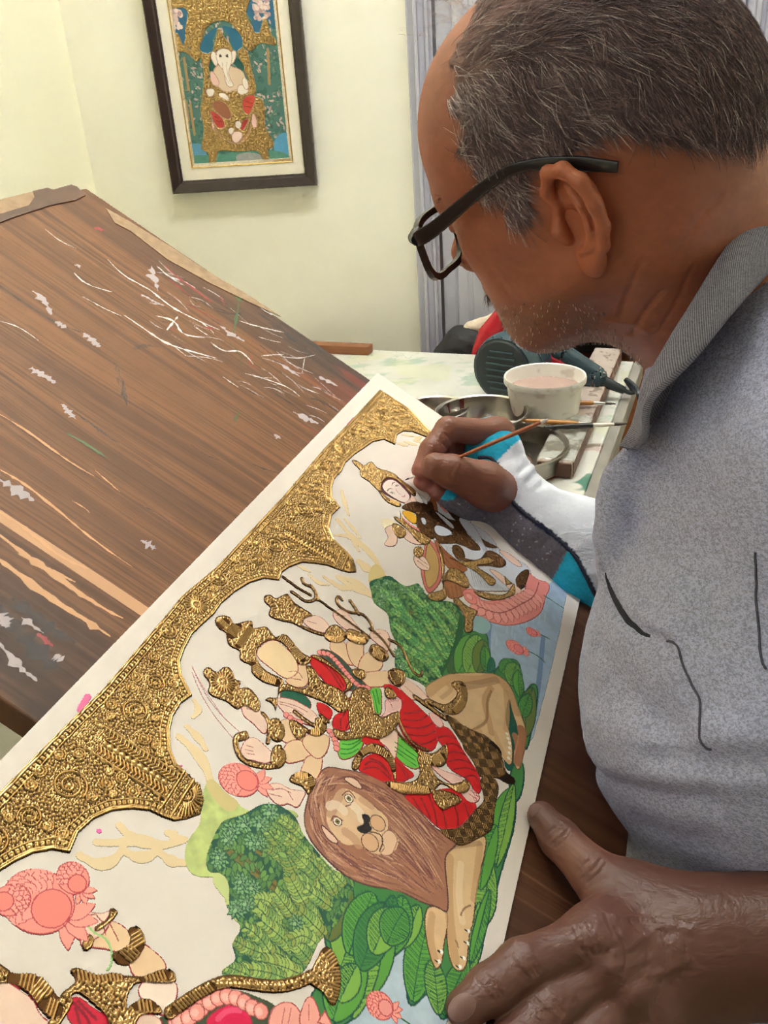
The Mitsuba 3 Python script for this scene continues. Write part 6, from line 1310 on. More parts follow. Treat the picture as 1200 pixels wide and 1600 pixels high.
fig(dg, [('a 560,720 650,715 720,760 740,820 600,870 560,800', (18, 84, 62)), ('a 600,640 660,560 700,545 722,600 722,670 690,695 620,685 585,655', SKIN), ('a 405,475 430,440 475,408 525,405 575,440 625,490 655,540 662,590 640,622 600,640 555,625 500,582 445,540 410,505', (238, 208, 166)),
         ('a 790,470 860,465 960,540 1050,640 1100,700 1050,720 960,700 880,590', (46, 66, 50)), ('a 735,508 770,492 870,550 950,640 990,690 925,735 860,695 790,620 745,560', RED), ('a 975,770 1025,755 1068,870 1040,900 960,965 885,955 895,870 955,840', RED), ('a 785,790 850,815 875,850 845,905 800,870', RED),
         ('a 1112,712 1168,698 1185,780 1172,865 1148,855 1122,775', GRN), ('a 920,1040 1000,1008 1075,1008 1055,1080 990,1135 925,1138', GRN), ('d 262,5 405,100 402,205 265,112', GRN),
         ('b 195,690 245,680 330,735 390,790 440,840 500,900 535,980 522,1065 480,1095 400,1075 330,1010 285,900 300,830 312,780 260,740', RED), ('b 525,950 595,948 655,1020 720,1130 785,1230 805,1300 798,1350 770,1365 735,1290 640,1225 585,1160 580,1090 540,1030', RED),
         ('d 330,375 480,355 560,330 700,350 765,410 775,460 720,522 640,582 555,580 490,530 420,465', RED), ('d 38,205 85,130 150,112 212,150 255,230 260,290 190,285 110,248', RED), ('d 265,130 320,180 385,240 345,272 272,285', RED), ('a 1040,1010 1130,1000 1200,1040 1180,1090 1100,1060', RED),
         ('b 268,930 170,1020 225,1080 264,1145', SKIN2), ('b 212,775 300,772 312,800 290,862 225,900 168,932 180,880 208,840', (240, 196, 188)), ('d 495,185 580,218 680,258 705,300 795,372 770,415 718,402 640,315 555,250', (240, 200, 190)), ('a 1150,940 1200,880 1225,920 1180,990', SKIN2),
         ('a 525,770 620,770 700,808 762,850 790,905 770,935 700,922 615,880 555,832', SKIN2), ('b 480,860 530,870 570,930 540,945', (240, 196, 188))])
folds(dg, ['a 770,510 860,590 930,700', 'a 800,520 880,590 950,690', 'a 990,780 1000,860 960,950', 'a 1020,780 1040,870', 'a 960,850 930,900 930,950', 'b 330,860 400,850 440,840', 'b 320,900 420,900 470,870', 'b 320,940 430,950 500,920', 'b 335,985 430,1000 520,970', 'b 370,1030 440,1050 520,1020', 'b 540,1010 600,1000 650,1020', 'b 570,1060 640,1050 680,1080', 'b 590,1110 660,1100 710,1120', 'b 600,1160 680,1150 740,1170', 'b 640,1210 720,1200 770,1220', 'b 700,1260 760,1250 795,1280',
           'd 380,390 410,440 440,480', 'd 430,390 460,450 490,520', 'd 480,370 510,450 530,560', 'd 560,460 580,520 590,580', 'd 640,440 660,500 660,560', 'd 700,420 720,470 730,510', 'd 80,180 140,160 230,230', 'd 70,210 150,200 240,270', 'd 110,140 180,170 240,250', 'd 290,170 340,250', 'a 800,620 850,690 880,700'], RED2, .9)
folds(dg, ['a 1130,720 1150,800 1160,860', 'a 1150,710 1170,800', 'a 930,1080 990,1080 1060,1030', 'a 940,1050 1000,1050 1060,1015', 'a 930,1110 980,1110 1040,1080', 'd 270,40 400,130', 'd 270,70 400,160', 'd 268,95 400,185'], (30, 120, 44), .7)
folds(dg, ['a 540,785 640,810 720,850', 'a 550,800 640,830 700,870', 'a 600,860 640,850', 'a 340,1060 380,1070', 'a 330,1085 380,1095', 'a 340,1110 390,1115', 'a 340,830 400,840', 'a 720,280 780,300', 'a 900,245 960,250', 'c 500,340 560,330 620,360', 'c 480,360 560,380', 'c 600,350 630,400', 'd 740,340 790,380', 'd 730,360 780,400', 'a 605,600 660,600 690,640', 'a 620,640 680,650', 'b 240,790 250,820', 'b 330,690 400,750', 'a 1130,360 1180,360', 'a 1135,385 1190,385'], MAR, .4)
for s in ('d 760,345', 'd 770,362', 'd 775,380', 'd 768,395', 'b 235,778', 'b 250,775', 'b 265,773', 'b 280,773'): CV.dot(CV.ab(s)[0], .0011, (240, 190, 184), only=[dg], line=MAR, lw=.3)
for s in ('a 800,478 860,490 900,530 950,590 1000,650 1050,695 1120,700', 'a 860,970 880,1000 900,1040 905,1090', 'a 590,870 640,905 690,920'):
    P_, u = dense(CV.ab(s)); 
    for k in range(0, len(P_), 14): CV.dot(P_[k], .0021, PNK, dg, .0002, line=MAR, lw=.35)
dgo = CV.layer('goddess__gilt_ornament', 'm_gilt')
def gold(L, polys=(), lines=()):
    for s in polys: CV.fill(s, L, BRN, .0002)
    for s, w in lines: CV.stroke(s, w, BRN, L, .0002, curve=True)
gold(dgo, ['a 150,260 235,262 260,295 370,285 385,325 460,320 515,378 570,365 640,430 700,490 745,520 700,560 660,545 600,460 545,410 475,405 405,465 405,520 470,600 565,650 560,688 500,682 430,655 370,595 365,560 300,522 295,470 240,440 215,380 205,350 168,330', 'a 540,690 600,678 660,700 722,680 715,560 765,590 800,650 880,690 965,750 980,820 930,855 850,805 760,765 680,735 560,722 530,790 520,840 500,800 460,775 480,760 530,760',
           'a 1000,722 1060,708 1112,740 1132,850 1190,890 1160,960 1095,1002 1000,1025 900,1012 878,955 960,975 1062,920 1085,850 1040,765', 'a 770,890 830,900 840,950 800,1000 730,990 700,960 760,950', 'a 610,900 700,940 720,960 680,1020 640,1010', 'a 740,500 790,500 900,580 1000,690 940,730 960,690 860,570',
           'a 825,375 880,305 935,330 962,380 920,418 850,405', 'a 955,372 980,332 1040,350 1098,380 1085,425 1010,420', 'a 1112,482 1130,425 1220,480 1200,535 1150,525', 'a 475,912 520,888 562,920 578,980 550,1035 500,1022 480,960', 'a 505,1072 550,1058 584,1110 578,1172 530,1205 495,1185', 'c 605,268 650,228 720,232 768,280 752,342 720,362 690,322 630,295', 'b 222,600 270,578 322,600 332,640 300,692 250,672', 'b 105,480 130,425 180,460 225,490 210,530 150,515',
           'a 68,600 100,572 150,600 200,568 250,598 272,650 302,660 292,700 340,698 392,740 425,800 400,852 330,815 280,832 220,790 150,762 98,722 108,680 88,640', 'a 448,130 490,122 520,140 592,113 622,150 700,210 752,250 700,270 680,320 640,302 560,282 478,242 488,200 460,170', 'a 1010,580 1080,600 1060,650 1000,610',
           'b 0,725 90,705 132,800 162,890 282,848 295,905 165,1022 60,1002 0,992', 'd 0,160 60,78 140,48 232,100 272,200 266,290 246,222 200,142 120,108 60,148 28,212 0,205', 'd 205,288 340,290 420,212 405,130 470,158 520,250 620,300 720,285 730,335 660,355 560,300 500,355 380,368 280,352', 'd 300,15 420,90 520,98 585,55 595,130 560,190 480,182 410,112',
           'd 690,60 735,-30 800,10 920,100 965,222 1012,262 1015,298 960,292 900,262 800,252 755,160', 'b 585,868 660,908 745,960 860,1018 935,1110 850,1150 760,1120 700,1060', 'd 800,270 892,268 914,350 892,450 872,580 780,645 680,685 600,642 545,590 640,578 720,522 775,452 822,380', 'd 498,372 560,338 684,402 600,452 558,462',
           'b 468,768 560,802 630,772 650,720 618,682 640,658 692,668 718,720 712,800 660,862 590,862 520,822 448,782', 'b 205,700 235,700 275,760 215,760', 'd 700,270 735,300 720,330 690,300'],
     [('a 330,985 275,1010 278,1080 320,1150 400,1182 470,1192 540,1180', 3.2), ('a 440,860 470,900 480,960 470,1040', 2.4), ('a 790,150 900,230 1110,385', 1.6), ('a 785,150 745,70 700,50 685,15', 2.2), ('a 740,60 770,110 760,150 700,155 665,130 620,100', 2.2), ('a 565,5 660,75 740,120', 1.8), ('a 690,320 760,350 850,375', 2.4), ('a 935,150 915,130 900,150 930,200 1000,230 1060,240 1110,290 1125,330', 2.0), ('a 985,155 1010,190 1040,240', 2.4),
      ('b 110,330 180,390 260,500', 2.0), ('b 230,400 290,430 340,520 390,610 425,625 435,600', 2.2), ('b 390,755 480,820 580,890', 3.4), ('b 290,905 370,1040 470,1090', 2.2), ('a 290,1010 330,1000', 4.5), ('a 640,850 690,890 770,935 830,900', 2.6), ('b 270,960 330,1030 400,1090', 1.6), ('a 800,870 850,910', 2)])
CV.ornament(dgo, 3, .6, 1.15, .0006); 
# rays round the crown and the discus, weave of the bolster, plaits of the braid
def rays(L, c, r0, r1, n, t0=0, t1=2 * math.pi, w=.8):
    q = CV.ab(c)[0]; rect_ = 0
    for k in range(n): th = t0 + (t1 - t0) * k / n; e = np.array([math.cos(th), math.sin(th)]); CV.stroke(np.array([q + e * r0 * .001, q + e * r1 * .001]), w, None, ridge=.0008, h=.0002, only=[L])
q = CV.ab('a 195,665')[0]; sl, x, y = CV.win(q[None], .0075); k = (np.hypot(x - q[0], y - q[1]) < .0072) & (CV.id[sl] == dgo); CV.h[sl][k] = .0002
rays(dgo, 'a 195,665', 2.4, 6.8, 22, w=.95); rays(dgo, 'a 195,665', .2, 1.6, 8)
def crossrow(L, s, half, pitch, w=.8, A=.0008, lean=.0):
    P_, u = dense(CV.ab(s), .0001); d = np.gradient(P_, axis=0); d /= np.linalg.norm(d, axis=1, keepdims=True); nn = np.stack([-d[:, 1], d[:, 0]], 1)
    r = CV.dist(P_[::6], half * .001)
    if r is None: return
    sl, dd, _ = r; k = (dd < half * .001) & (CV.id[sl] == L); CV.h[sl][k] = .0002
    for t in np.arange(pitch * .5, u[-1] * 1000, pitch): i = min(int(t * 10), len(P_) - 1); CV.stroke(np.array([P_[i] - nn[i] * half * .001 + d[i] * lean * .001, P_[i] + nn[i] * half * .001 - d[i] * lean * .001]), w, None, ridge=A, h=.0002, only=[L])
for s, hf_, pt in (('a 540,385 620,445 690,520', 2.6, 1.1), ('a 385,560 440,625 530,665', 2.6, 1.1), ('a 210,290 180,310', 3, 1.1), ('a 280,310 240,370', 3.4, 1.2), ('a 370,320 290,440', 2, 1.1), ('a 830,385 900,400 950,390', 1.6, 1.1), ('a 970,385 1040,400 1085,405', 1.8, 1.1), ('a 560,925 570,980 545,1025', 1.8, 1.1), ('a 570,1090 575,1150 530,1195', 1.8, 1.1), ('c 640,240 720,255 755,320', 2.0, 1.1), ('a 740,970 800,985 830,930', 1.8, 1.2), ('b 250,600 270,650 290,680', 2.4, 1.2), ('b 690,690 705,790 640,850', 2.2, 1.3),
                  ('a 760,770 850,820 930,845', 1.4, 1.1), ('d 60,110 140,75 220,130 255,210', 2.2, 1.2), ('d 410,110 500,160 570,130', 2.6, 1.2), ('d 240,310 340,330 480,340', 1.8, 1.2), ('d 560,310 650,340 720,310', 1.6, 1.1), ('a 1190,480 1160,520', 2, 1.1), ('b 130,470 200,510', 2, 1.1)): crossrow(dgo, s, hf_, pt)
def weave(L, poly, pitch=1.15, cell=5.5):
    m = CV.mask(CV.ab(poly)); sl, k, _ = m; k &= CV.id[sl] == L; x, y = np.meshgrid(np.arange(k.shape[0]) * CV.res * 1000, np.arange(k.shape[1]) * CV.res * 1000, indexing='ij')
    a, b = (x * .8 + y * .6), (-x * .6 + y * .8); ch = (np.floor(a / cell) + np.floor(b / cell)) % 2; s_ = np.where(ch == 0, np.sin(a / pitch * 2 * np.pi), np.sin(b / pitch * 2 * np.pi)); CV.h[sl][k] = .0002 + .0004 * np.clip(.5 + .6 * s_[k], 0, 1)
bol = CV.layer('goddess__bolster', 'm_gilt')
for s in ('d 690,60 735,-30 800,10 920,100 965,222 1012,262 1015,298 960,292 900,262 800,252 755,160', 'b 585,868 660,908 745,960 860,1018 935,1110 850,1150 760,1120 700,1060', 'd 800,270 892,268 914,350 892,450 872,580 780,645 680,685 600,642 545,590 640,578 720,522 775,452 822,380'): CV.fill(s, bol, BRN, .0002)
weave(bol, 'd 690,60 735,-30 800,10 920,100 965,222 900,262 800,252 755,160'); weave(bol, 'b 600,880 745,960 860,1018 800,1100 700,1060', 1.15, 4.5)
weave(bol, 'd 800,270 892,268 914,350 892,450 872,580 780,645 680,685 600,642 545,590 640,578 720,522 775,452 822,380', 1.2, 4.2)
CV.gild(dgo, (196, 158, 104), (76, 48, 24), .00030); CV.gild(bol, (136, 104, 64), (48, 32, 20), .00030)
swd = CV.layer('sword_sketch')
for s, w in (('a 0,560 60,690 160,840 300,975', .42), ('a 0,600 70,760 170,910 260,1015', .42), ('a 0,570 100,740 190,870', .35)): CV.stroke(s, w, (196, 120, 130), swd, .0001, curve=True)
# ---- musician goddess
sg = CV.layer('goddess_001')
fig(sg, [('h 130,60 230,120 300,190 420,250 520,330 560,390 640,440 750,520 725,620 660,650 480,655 400,640 350,560 300,470 200,420 150,330 130,200', (204, 208, 216)), ('g 555,700 600,690 640,760 690,800 640,800 560,752', SKIN2), ('g 408,685 490,655 505,740 475,815 405,805 430,745', SKIN2), ('g 590,425 640,440 655,480 600,505 555,480', SKIN2)], line=(110, 60, 60))
folds(sg, [f'h {300 + 24 * k},{200 + 17 * k} {330 + 22 * k},{250 + 20 * k} {345 + 24 * k},{330 + 16 * k}' for k in range(12)] + [f'h {380 + 14 * k},{520 + 6 * k} {395 + 14 * k},{580 + 3 * k} {410 + 16 * k},{630 + k}' for k in range(12)] + [f'h {170 + 12 * k},{240 + 8 * k} {190 + 12 * k},{290 + 6 * k}' for k in range(8)] + [f'h {220 + 10 * k},{370 + 3 * k} {240 + 12 * k},{420 + 3 * k}' for k in range(6)], (132, 142, 160), .45)
fig(sg, [('h 500,520 560,540 620,590 700,650 700,685 660,680 600,620', SKIN2), ('h 560,400 650,440 700,500 640,480', SKIN2), ('g 545,545 635,565 645,640 595,620', (226, 170, 44)), ('g 690,1020 705,870 750,765 800,810 845,900 850,1060 800,1150 745,1180', (196, 110, 100)), ('g 715,1010 725,880 752,795 795,850 825,920 820,1060 775,1130 745,1140', (186, 150, 92)), ('g 765,440 792,440 806,725 768,730', (142, 84, 50)), ('g 800,770 900,870 1045,985 1030,1015 900,985', (142, 84, 50)), ('h 200,590 300,600 350,630 320,690 240,690 225,640', (150, 94, 56)),
         ('g 640,890 700,895 745,945 745,1005 660,975', SKIN2)], line=(92, 50, 30))
folds(sg, ['h 235,640 250,685', 'h 260,625 275,690', 'h 285,615 300,690', 'h 310,615 325,680', 'g 660,930 740,990', 'g 670,910 745,965', 'g 860,860 1000,990', 'g 850,880 940,980'], (92, 50, 30), .5)
CV.fill('g 372,345 405,295 470,280 550,335 610,410 600,450 560,480 520,470 440,430 380,390', sg, (70, 24, 24), .00018); CV.fill('g 388,350 420,305 478,303 540,352 592,412 598,445 568,475 525,465 455,425 405,385', sg, (240, 222, 212), .00018, line=(130, 70, 70), lw=.35)
for s, w, c_ in (('g 425,385 445,368 465,370', .6, (60, 30, 26)), ('g 462,340 470,322 485,318', .6, (60, 30, 26)), ('g 448,402 465,392 482,408', .5, (60, 30, 26)), ('g 488,352 500,338 515,345', .5, (60, 30, 26)), ('g 490,365 515,405 530,412', .4, (176, 110, 104)), ('g 540,430 555,432 562,420', .7, (180, 60, 66)), ('g 595,450 620,470', .5, (150, 90, 70)), ('g 580,470 610,485', .4, (150, 90, 70))): CV.stroke(s, w, c_, only=[sg], curve=True)
for s in ('g 463,403', 'g 501,347'): CV.dot(CV.ab(s)[0], .0007, (40, 24, 20), only=[sg])
for s in ('g 550,605 600,650 690,700', 'g 815,465 860,520 895,560'):
    P_, u = dense(CV.ab(s))
    for k in range(0, len(P_), 12): CV.dot(P_[k], .0017, PNK, sg, .0002, line=MAR, lw=.3)
lt = CV.layer('lotus_seat')
CV.fill('h 330,670 400,645 440,700 540,712 650,690 720,640 725,590 740,540 800,580 860,600 872,640 850,690 820,785 700,855 600,868 500,845 410,795 400,740', lt, (226, 138, 130), .0002, line=(150, 50, 56), lw=.6, tint=.06)
spn = spline(CV.ab('h 420,745 560,790 690,740 770,690 810,600'), 60)
for k in range(13):
    i = 4 + k * 4; d = spn[i] - spn[i - 2]; a = math.atan2(d[1], d[0])
    for sg_ in (1, -1): CV.leaf(spn[i] - d * 2, a + math.pi + sg_ * 1.0 if False else a + sg_ * (math.pi - 1.0), .0125 if sg_ > 0 else .011, .0036, (236, 160, 150), (150, 46, 54), lt, None, .0002, lw=.4)
CV.stroke(spn, .7, (150, 46, 54), only=[lt]); CV.dot(CV.ab('h 380,700')[0], .0058, (232, 140, 130), lt, .0002, line=(150, 50, 56)); CV.dot(CV.ab('h 372,690')[0], .0032, (240, 168, 158), lt, .0002, line=(150, 50, 56))
CV.fill('h 385,840 430,810 500,850 475,920 420,910 390,890', pond, (150, 186, 190), .0001)
sgo = CV.layer('goddess_001__gilt_ornament', 'm_gilt'); sdk = CV.layer('goddess_001__dark_ornament', 'm_gilt')
gold(sdk, ['g 540,520 640,470 700,480 770,470 800,560 880,600 1000,640 1050,720 1150,830 1105,852 1000,795 900,700 820,740 760,760 700,720 650,640 640,560', 'h 150,150 270,230 330,300 442,392 400,398 300,362 190,345 170,330 280,292 200,232', 'h 300,440 420,460 500,400 600,470 560,510 500,500 380,490', 'h 380,215 430,310 548,380 500,385 430,350 390,290', 'h 660,590 740,520 730,600 690,640', 'h 270,370 320,380 340,460 290,450', 'g 860,470 960,560 1020,640 960,620', 'g 800,720 900,735 960,790 880,800 820,790'])
gold(sgo, ['g 148,145 200,160 240,185 300,158 340,200 420,228 500,268 560,318 645,390 632,425 560,352 492,302 440,283 385,325 380,385 430,440 525,480 530,505 480,502 400,452 350,382 300,332 280,312 220,272 208,222 180,192', 'g 520,540 560,620 700,720 760,760 745,800 690,800 600,710 530,645 478,600 485,585 520,600', 'h 185,360 215,480 215,560 260,510 350,560 362,635 270,600 210,600 230,690 130,712 108,680 190,650 205,600', 'h 200,420 330,470 500,445 520,475 420,500 520,570 535,610 500,620 440,560 330,490', 'g 468,640 565,690 555,748 498,742', 'g 636,830 690,828 702,892 648,902', 'h 400,660 480,665 600,668 650,610 660,660 640,685 540,712 440,690', 'h 300,700 350,745 420,780 400,830 390,905 345,912 340,850 320,780 270,710', 'h 590,560 640,610 600,620'])
CV.ornament(sgo, 5, .5, 1.1, .0005); CV.ornament(sdk, 6, .4, 1.0, .0004)
for s, hf_ in (('g 520,290 580,350 640,405', 2.4), ('g 380,400 440,455 520,490', 2.4), ('h 195,390 225,500 215,620', 1.8)): crossrow(sgo, s, hf_, 1.1)
for s_ in ('g 668,400 735,462 728,492 690,440', 'g 800,545 940,655 935,680 830,585', 'g 692,595 720,603 722,650 702,642', 'g 808,655 925,705 900,735 812,722', 'g 985,600 1050,610 1150,740 1200,860 1130,790 1060,720'): CV.fill(s_, sg, (196, 202, 212), .0002, line=(60, 34, 26), lw=.4)
CV.gild(sgo, (202, 164, 106), (74, 50, 24), .0003); CV.gild(sdk, (112, 78, 46), (52, 30, 20), .0004)
# ---- third goddess, at the near edge of the sheet
tg = CV.layer('goddess_002')
CV.fill('f -40,1190 60,1130 200,1060 330,1000 480,985 640,1040 720,1090 690,1180 600,1240 300,1240 0,1240', tg, (54, 66, 44), .00016)
fig(tg, [('e -60,960 60,945 140,1000 212,1060 262,1150 335,1230 -60,1230', SKIN2), ('e 700,555 800,615 905,700 1035,850 850,905 800,810 715,745 590,722 515,700 500,600', SKIN), ('e 445,570 500,525 570,500 640,505 700,490 690,560 640,640 560,690 520,720 500,640 520,580', SKIN2), ('e 880,950 1085,935 1108,980 1085,1080 1010,1145 960,1062 885,1042', (244, 222, 206)), ('e 425,1065 480,1030 560,1080 700,1210 470,1215', (198, 26, 56)), ('f 300,1165 400,1092 480,1086 545,1130 568,1220 310,1220', (214, 28, 78)),
         ('e 860,1170 900,1140 1000,1170 1000,1220 860,1220', SKIN2)])
folds(tg, ['e 460,560 540,530 600,510', 'e 500,600 560,560 600,560', 'e 600,520 650,560 680,520', 'e 590,620 640,560', 'e 640,570 660,640', 'e 690,580 740,680', 'e 520,640 560,640'], MAR, .45); folds(tg, ['e 450,1060 540,1160 560,1210', 'e 490,1060 600,1170', 'e 470,1100 500,1200'], (128, 10, 34), 1.1)
CV.stroke('f 360,1170 420,1120 500,1115', 2.2, (236, 90, 130), only=[tg], curve=True, a=.7)
CV.stroke('e 410,520 520,560 590,630 650,660 695,740 690,830 670,860', .9, (160, 200, 130), CV.layer('stem'), .0001, curve=True)
for s in ('e 570,960 640,985 690,1050 720,1110 760,1180 790,1230', 'f 100,1190 170,1150 230,1120 290,1075 350,1040 430,1025 500,1045 560,1090 630,1120 660,1170', 'e 1120,1180 1180,1160 1240,1120'):
    P_, u = dense(CV.ab(s)); 
    for k in range(0, len(P_), 20): CV.dot(P_[k], .0034, (240, 156, 146), tg, .0002, line=(168, 70, 72), lw=.4); CV.dot(P_[k] + [.0006, -.0006], .0016, (246, 190, 180), tg, .0002)
tgo = CV.layer('goddess_002__gilt_ornament', 'm_gilt')
gold(tgo, ['e -60,800 0,830 100,880 200,885 290,935 370,1030 405,1060 380,1145 330,1172 250,1112 190,1032 100,962 0,950 -60,960', 'e 435,870 470,850 600,890 700,880 850,905 980,870 1060,858 1098,910 1080,942 880,942 832,962 790,1062 800,1230 690,1230 660,1160 560,1060 470,1008 400,1052 376,1020 470,930', 'e 798,612 845,588 902,660 892,742 800,832 720,812 698,768 780,722 812,662', 'e 690,478 730,495 720,530 600,620 590,600 670,540', 'e 510,712 555,645 585,680 540,742', 'e 780,1130 860,1050 960,1060 1010,1130 880,1150 830,1230 780,1230', 'f 940,870 1030,715 1100,785 1128,920 1112,1035 1075,1090 1000,995 915,935'],
     [('f 60,1130 200,1030 330,960 430,935 600,955 760,962 880,930 950,895', 5.2), ('e 330,1200 380,1130 420,1060', 4)])
CV.ornament(tgo, 8, .7, 1.5, .0008)
for s, hf_ in (('e 120,920 220,950 300,1040', 4.5), ('e 820,640 850,720 770,790', 3.4), ('f 1050,740 1100,850 1105,960 1075,1070', 3.0), ('e 480,900 600,905 760,905', 1.8), ('e 900,910 1040,890', 2.2), ('e 860,1080 960,1085', 2.4), ('f 100,1110 220,1040 330,985', 2.0), ('e 290,1090 350,1120', 3)): crossrow(tgo, s, hf_, 1.5, 1.1, .0009, .6)
P_, u = dense(CV.ab('f 360,955 480,955 620,962 760,965 860,940'));
for k in range(0, len(P_), 10): CV.dot(P_[k], .0011, None, ridge=.001, h=.0002, only=[tgo])
for s in ('f 1020,820', 'f 1050,910', 'f 1045,1000', 'f 930,905'): q = CV.ab(s)[0]; CV.dot(q, .0032, None, only=[tgo]); CV.stroke(np.array([q + .0024 * np.array([math.cos(t), math.sin(t)]) for t in np.linspace(0, 6.3, 14)]), .8, None, ridge=.001, h=.0002, only=[tgo]); CV.dot(q, .0011, None, ridge=.001, h=.0002, only=[tgo])
CV.gild(tgo, (196, 158, 104), (78, 50, 24), .00034)
for s in ('f 690,1140 720,1090 800,1062 872,1120 865,1230 690,1230', 'f 880,1120 938,1028 992,1120 985,1230 890,1230', 'f 985,1190 1030,1118 1085,1230'): CV.fill(s, tg, (240, 166, 154), .0002, line=(170, 70, 72), lw=.6, tint=.05)
for s in ('f 780,1100 760,1200', 'f 820,1100 800,1200', 'f 930,1080 930,1180'): CV.stroke(s, .4, (196, 96, 96), only=[tg])
# ---- loose lotus flowers
def lotus(c, R, ang, inner=(238, 132, 122), n=9, stem=None, leaves=True):
    L = CV.layer('lotus' if not any(x == 'lotus' for x in CV.names) else f'lotus_{sum(x.startswith("lotus") and x != "lotus_seat" for x in CV.names):03d}')
    q = CV.ab(c)[0]; e = np.array([math.cos(ang), math.sin(ang)]); li = (186, 66, 76); R = R * .001
    if stem is not None: CV.stroke(stem, .9, (24, 84, 56), L, .00014, curve=True)
    if leaves:
        for k in (-.95, -.3, .4, 1.0): CV.leaf(q + e * R * .75, ang + k, R * 1.0, R * .26, (240, 158, 146), li, L)
    n_ = np.array([-e[1], e[0]]); CV.fill(np.array([q + e * R * (-.25 + 1.12 * math.cos(t)) + n_ * R * .98 * math.sin(t) for t in np.linspace(0, 6.28, 28)[:-1]]), L, (238, 146, 136), .0002, line=li, lw=.5)
    for ring_, cnt, ln in ((1.05, n + 2, .34), (.86, n, .36), (.66, n - 2, .38)):
        for k in range(cnt):
            a = ang + math.pi + (k / (cnt - 1) - .5) * (2.5 + (1.05 - ring_)); d_ = np.array([math.cos(a), math.sin(a)]); c_ = q - e * R * .22 + d_ * R * (ring_ - ln); CV.leaf(c_, a, R * ln * 1.25, R * .20, (242, 158, 148), li, 0, [L], lw=.35)
    CV.dot(q + e * R * .22, R * .62, inner, L, .0002, line=li, lw=.5)
def dirpx(c, d_): q = CV.ab(c)[0]; p_ = pts(c)[0]; w = st(p_[0] + d_[0], p_[1] + d_[1]) - q; return math.atan2(w[1], w[0])
lotus('c 320,275', 9.5, dirpx('c 320,275', (30, 4))); lotus('e 285,455', 13, dirpx('e 285,455', (20, 12)), n=11); lotus('e 470,305', 6.5, dirpx('e 470,305', (14, 20)), n=7); lotus('e 45,430', 6.5, dirpx('e 45,430', (-20, 4)), n=7)
lotus('b 1030,450', 6.6, dirpx('b 1030,450', (20, 8)), (226, 130, 134), 8, 'b 1100,470 1160,500 1205,540'); lotus('b 1130,352', 4.4, dirpx('b 1130,352', (20, 4)), (226, 130, 134), 7, 'b 1160,360 1200,375 1235,395'); lotus('p 598,1573', 6, dirpx('p 598,1573', (20, 8)), (236, 150, 146), 8, 'p 610,1580 640,1600')
CV.stroke('h 840,680 900,720 960,760', 1.0, (24, 92, 62), pond, .0001)
def painting_world(a, b, h): return onb(a, b, h)
CV.build('painting', painting_world, PT_H - .0023)
# ------------------------------------------------------------------ the picture inside the frame: gilt relief and colours
sa0, sa1, sz0, sz1 = ia0 + .0075, ia1 - .0075, iz0 + .0075, iz1 - .0075
def wall_ab(x, y): a, z = on_wall(x, y, .010); return np.array([a - sa0, sz1 - z])
GV = Canvas(sa1 - sa0, sz1 - sz0, .0012, wall_ab)
gb = GV.layer('painted_ground'); GV.id[:] = gb; GV.col[:] = hexc(74, 112, 104); GV.h[:] = .0003
hz_ = GV.ab('w 500,1030')[0][1]
r_ = np.random.default_rng(4); ph_ = Polygon([(0, 0), (1, 0), (1, 1), (0, 1)])
for k in range(900):                                                      # foliage with pale blossom
    q = r_.uniform([0, 0], [sa1 - sa0, hz_]); GV.leaf(q, r_.uniform(0, 6.3), r_.uniform(.006, .014), .0026, [(58, 96, 84), (90, 132, 112), (176, 160, 156), (120, 132, 116), (62, 104, 100), (196, 178, 168)][r_.integers(6)], (50, 80, 76), lw=.6)
for x in ('w 290,390 320,600', 'w 850,330 860,560', 'w 330,700 360,900', 'w 300,680 320,800'): GV.stroke(x, 5, (160, 134, 92), only=[gb])
for s, c_ in (('w 300,990 420,980 420,1110 320,1120', (92, 146, 176)), ('w 900,930 990,900 1010,1080 920,1060', (86, 150, 186)), ('w 300,1060 420,1040 560,1030 900,1010 1010,1060 1020,1120 320,1140', (84, 136, 120)), ('w 640,1045 780,1030 830,1075 660,1090', (158, 160, 158))): GV.fill(s, gb, c_, .0003, tint=.15)
for s in ('w 130,60 290,50 330,150 310,230 290,310 240,230 190,300 150,150', 'w 700,-40 880,-40 885,200 860,130 790,240 760,230 740,130 700,80'): GV.fill(s, gb, (52, 98, 128), .0003)
for k in range(60):
    for lo, hi in (((150, 70), (270, 190)), ((750, -30), (860, 130))): x, y = r_.uniform(lo, hi); GV.dot(GV.ab(f'w {x},{y}')[0], .0035, [(206, 180, 172), (180, 150, 150), (226, 206, 196)][r_.integers(3)], only=[gb])
go = GV.layer('gilt_relief', 'm_gilt')
for s in ('w 100,40 300,10 330,110 290,150 320,230 320,330 400,330 380,410 330,370 230,360 210,430 180,320 240,220 280,300 300,250 300,60 130,70', 'w 270,-80 720,-80 710,60 720,130 760,240 700,250 690,330 640,200 520,140 420,220 400,330 330,330 300,180 310,60', 'w 690,240 890,250 900,300 800,290 740,340 700,320', 'w 800,200 830,120 870,220 880,270 790,270',
          'w 410,330 470,350 470,470 440,560 430,680 410,700 420,560 415,450', 'w 650,330 700,330 740,460 770,600 750,640 730,560 690,470', 'w 405,700 450,680 500,700 560,690 640,690 700,660 790,650 830,720 830,830 860,900 890,960 880,985 850,1000 860,1060 830,1080 790,1020 640,1015 520,1015 500,1080 460,1090 450,1030 410,1000 420,900 410,800', 'w 480,360 500,270 520,190 560,250 600,300 610,350 570,325 520,330', 'w 430,560 480,520 560,600 640,590 720,540 770,620 700,680 560,720 440,690'): GV.fill(s, go, (120, 84, 40), .0006)
for s in ('w 400,340 410,270 450,220 510,180 480,270 470,350', 'w 545,180 620,190 670,240 680,300 640,340 610,310 590,240'): GV.fill(s, gb, (44, 100, 128), .0003)
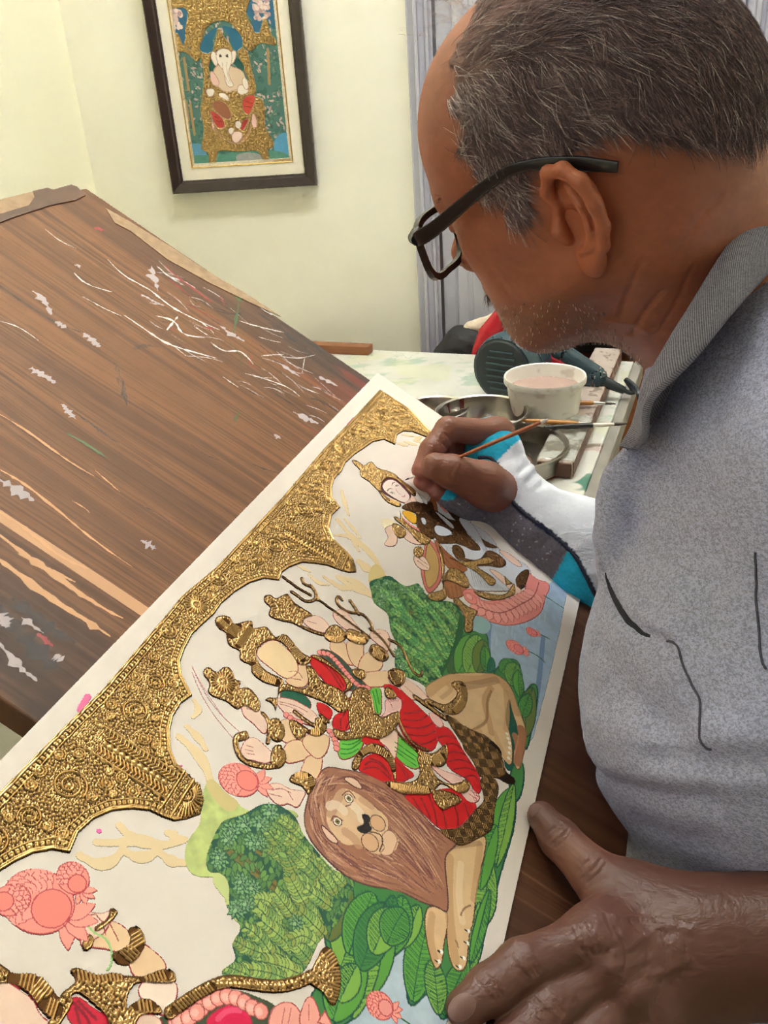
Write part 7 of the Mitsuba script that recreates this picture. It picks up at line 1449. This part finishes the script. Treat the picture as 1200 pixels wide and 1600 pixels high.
for s in ('w 470,400 500,390 520,450 470,490 455,450', 'w 620,390 670,410 690,470 650,460'): GV.fill(s, gb, (28, 76, 70), .0003)
GV.ornament(go, 21, 1.4, 3.2, .0016); GV.gild(go, (214, 180, 122), (150, 114, 66), .0012)
fgl = GV.layer('deity')
W_ = (238, 226, 212); WL = (176, 136, 118)
for s, c_ in (('w 690,660 760,640 755,700 720,765 690,740', (190, 74, 60)), ('w 465,745 520,770 560,840 530,860 480,800', (178, 66, 58)), ('w 670,830 720,795 700,850 675,875', (170, 64, 58)), ('w 470,760 500,860 600,950 650,950 720,870 740,800 720,900 640,960 560,930 490,850', (176, 132, 78)), ('w 480,690 560,690 600,790 540,780', (150, 96, 70)),
              ('w 500,450 550,430 620,450 680,480 700,560 640,600 560,610 500,560 480,510', (222, 196, 170)), ('w 440,600 490,600 480,640 450,640', W_), ('w 520,630 570,630 590,670 550,660', W_), ('w 650,580 690,570 720,610 660,630', W_), ('w 690,520 720,560 710,600 680,560', W_), ('w 470,480 510,520 520,570 480,560', (230, 190, 180)),
              ('w 640,810 670,820 660,860 635,850', W_), ('w 590,860 620,860 610,900 590,890', W_), ('w 610,900 660,880 680,910 630,955', (236, 206, 196)), ('w 750,760 775,800 770,850 750,850', (232, 190, 180)), ('w 470,800 495,850 480,880', (232, 190, 180)),
              ('w 470,360 495,350 510,440 490,430', W_), ('w 605,350 635,345 625,410 605,430', W_), ('w 510,345 560,325 605,350 605,420 590,470 600,530 620,575 590,580 565,540 550,470 520,430', W_)): GV.fill(s, fgl, c_, .0008, line=WL, lw=1.1)
for s in ('w 532,375', 'w 578,375'): GV.dot(GV.ab(s)[0], .0024, (70, 60, 60), only=[fgl])
for s in ('w 545,420 560,500 590,560', 'w 575,420 580,500 605,560'): GV.stroke(s, 1.2, (206, 182, 164), only=[fgl], curve=True)
for s in ('w 700,680 745,690', 'w 700,710 740,720', 'w 490,780 520,790', 'w 505,810 540,815'): GV.stroke(s, 1.2, (130, 40, 40), only=[fgl])
def wall_world(a, b, h): a, b, h = np.asarray(a, float), np.asarray(b, float), np.asarray(h, float); return WO + np.multiply.outer(a + sa0, WX) + np.multiply.outer(-(h + .0086), WY) + np.multiply.outer(sz1 - b, np.array([0, 0, 1.0]))
GV.build('framed_picture', wall_world, 0)
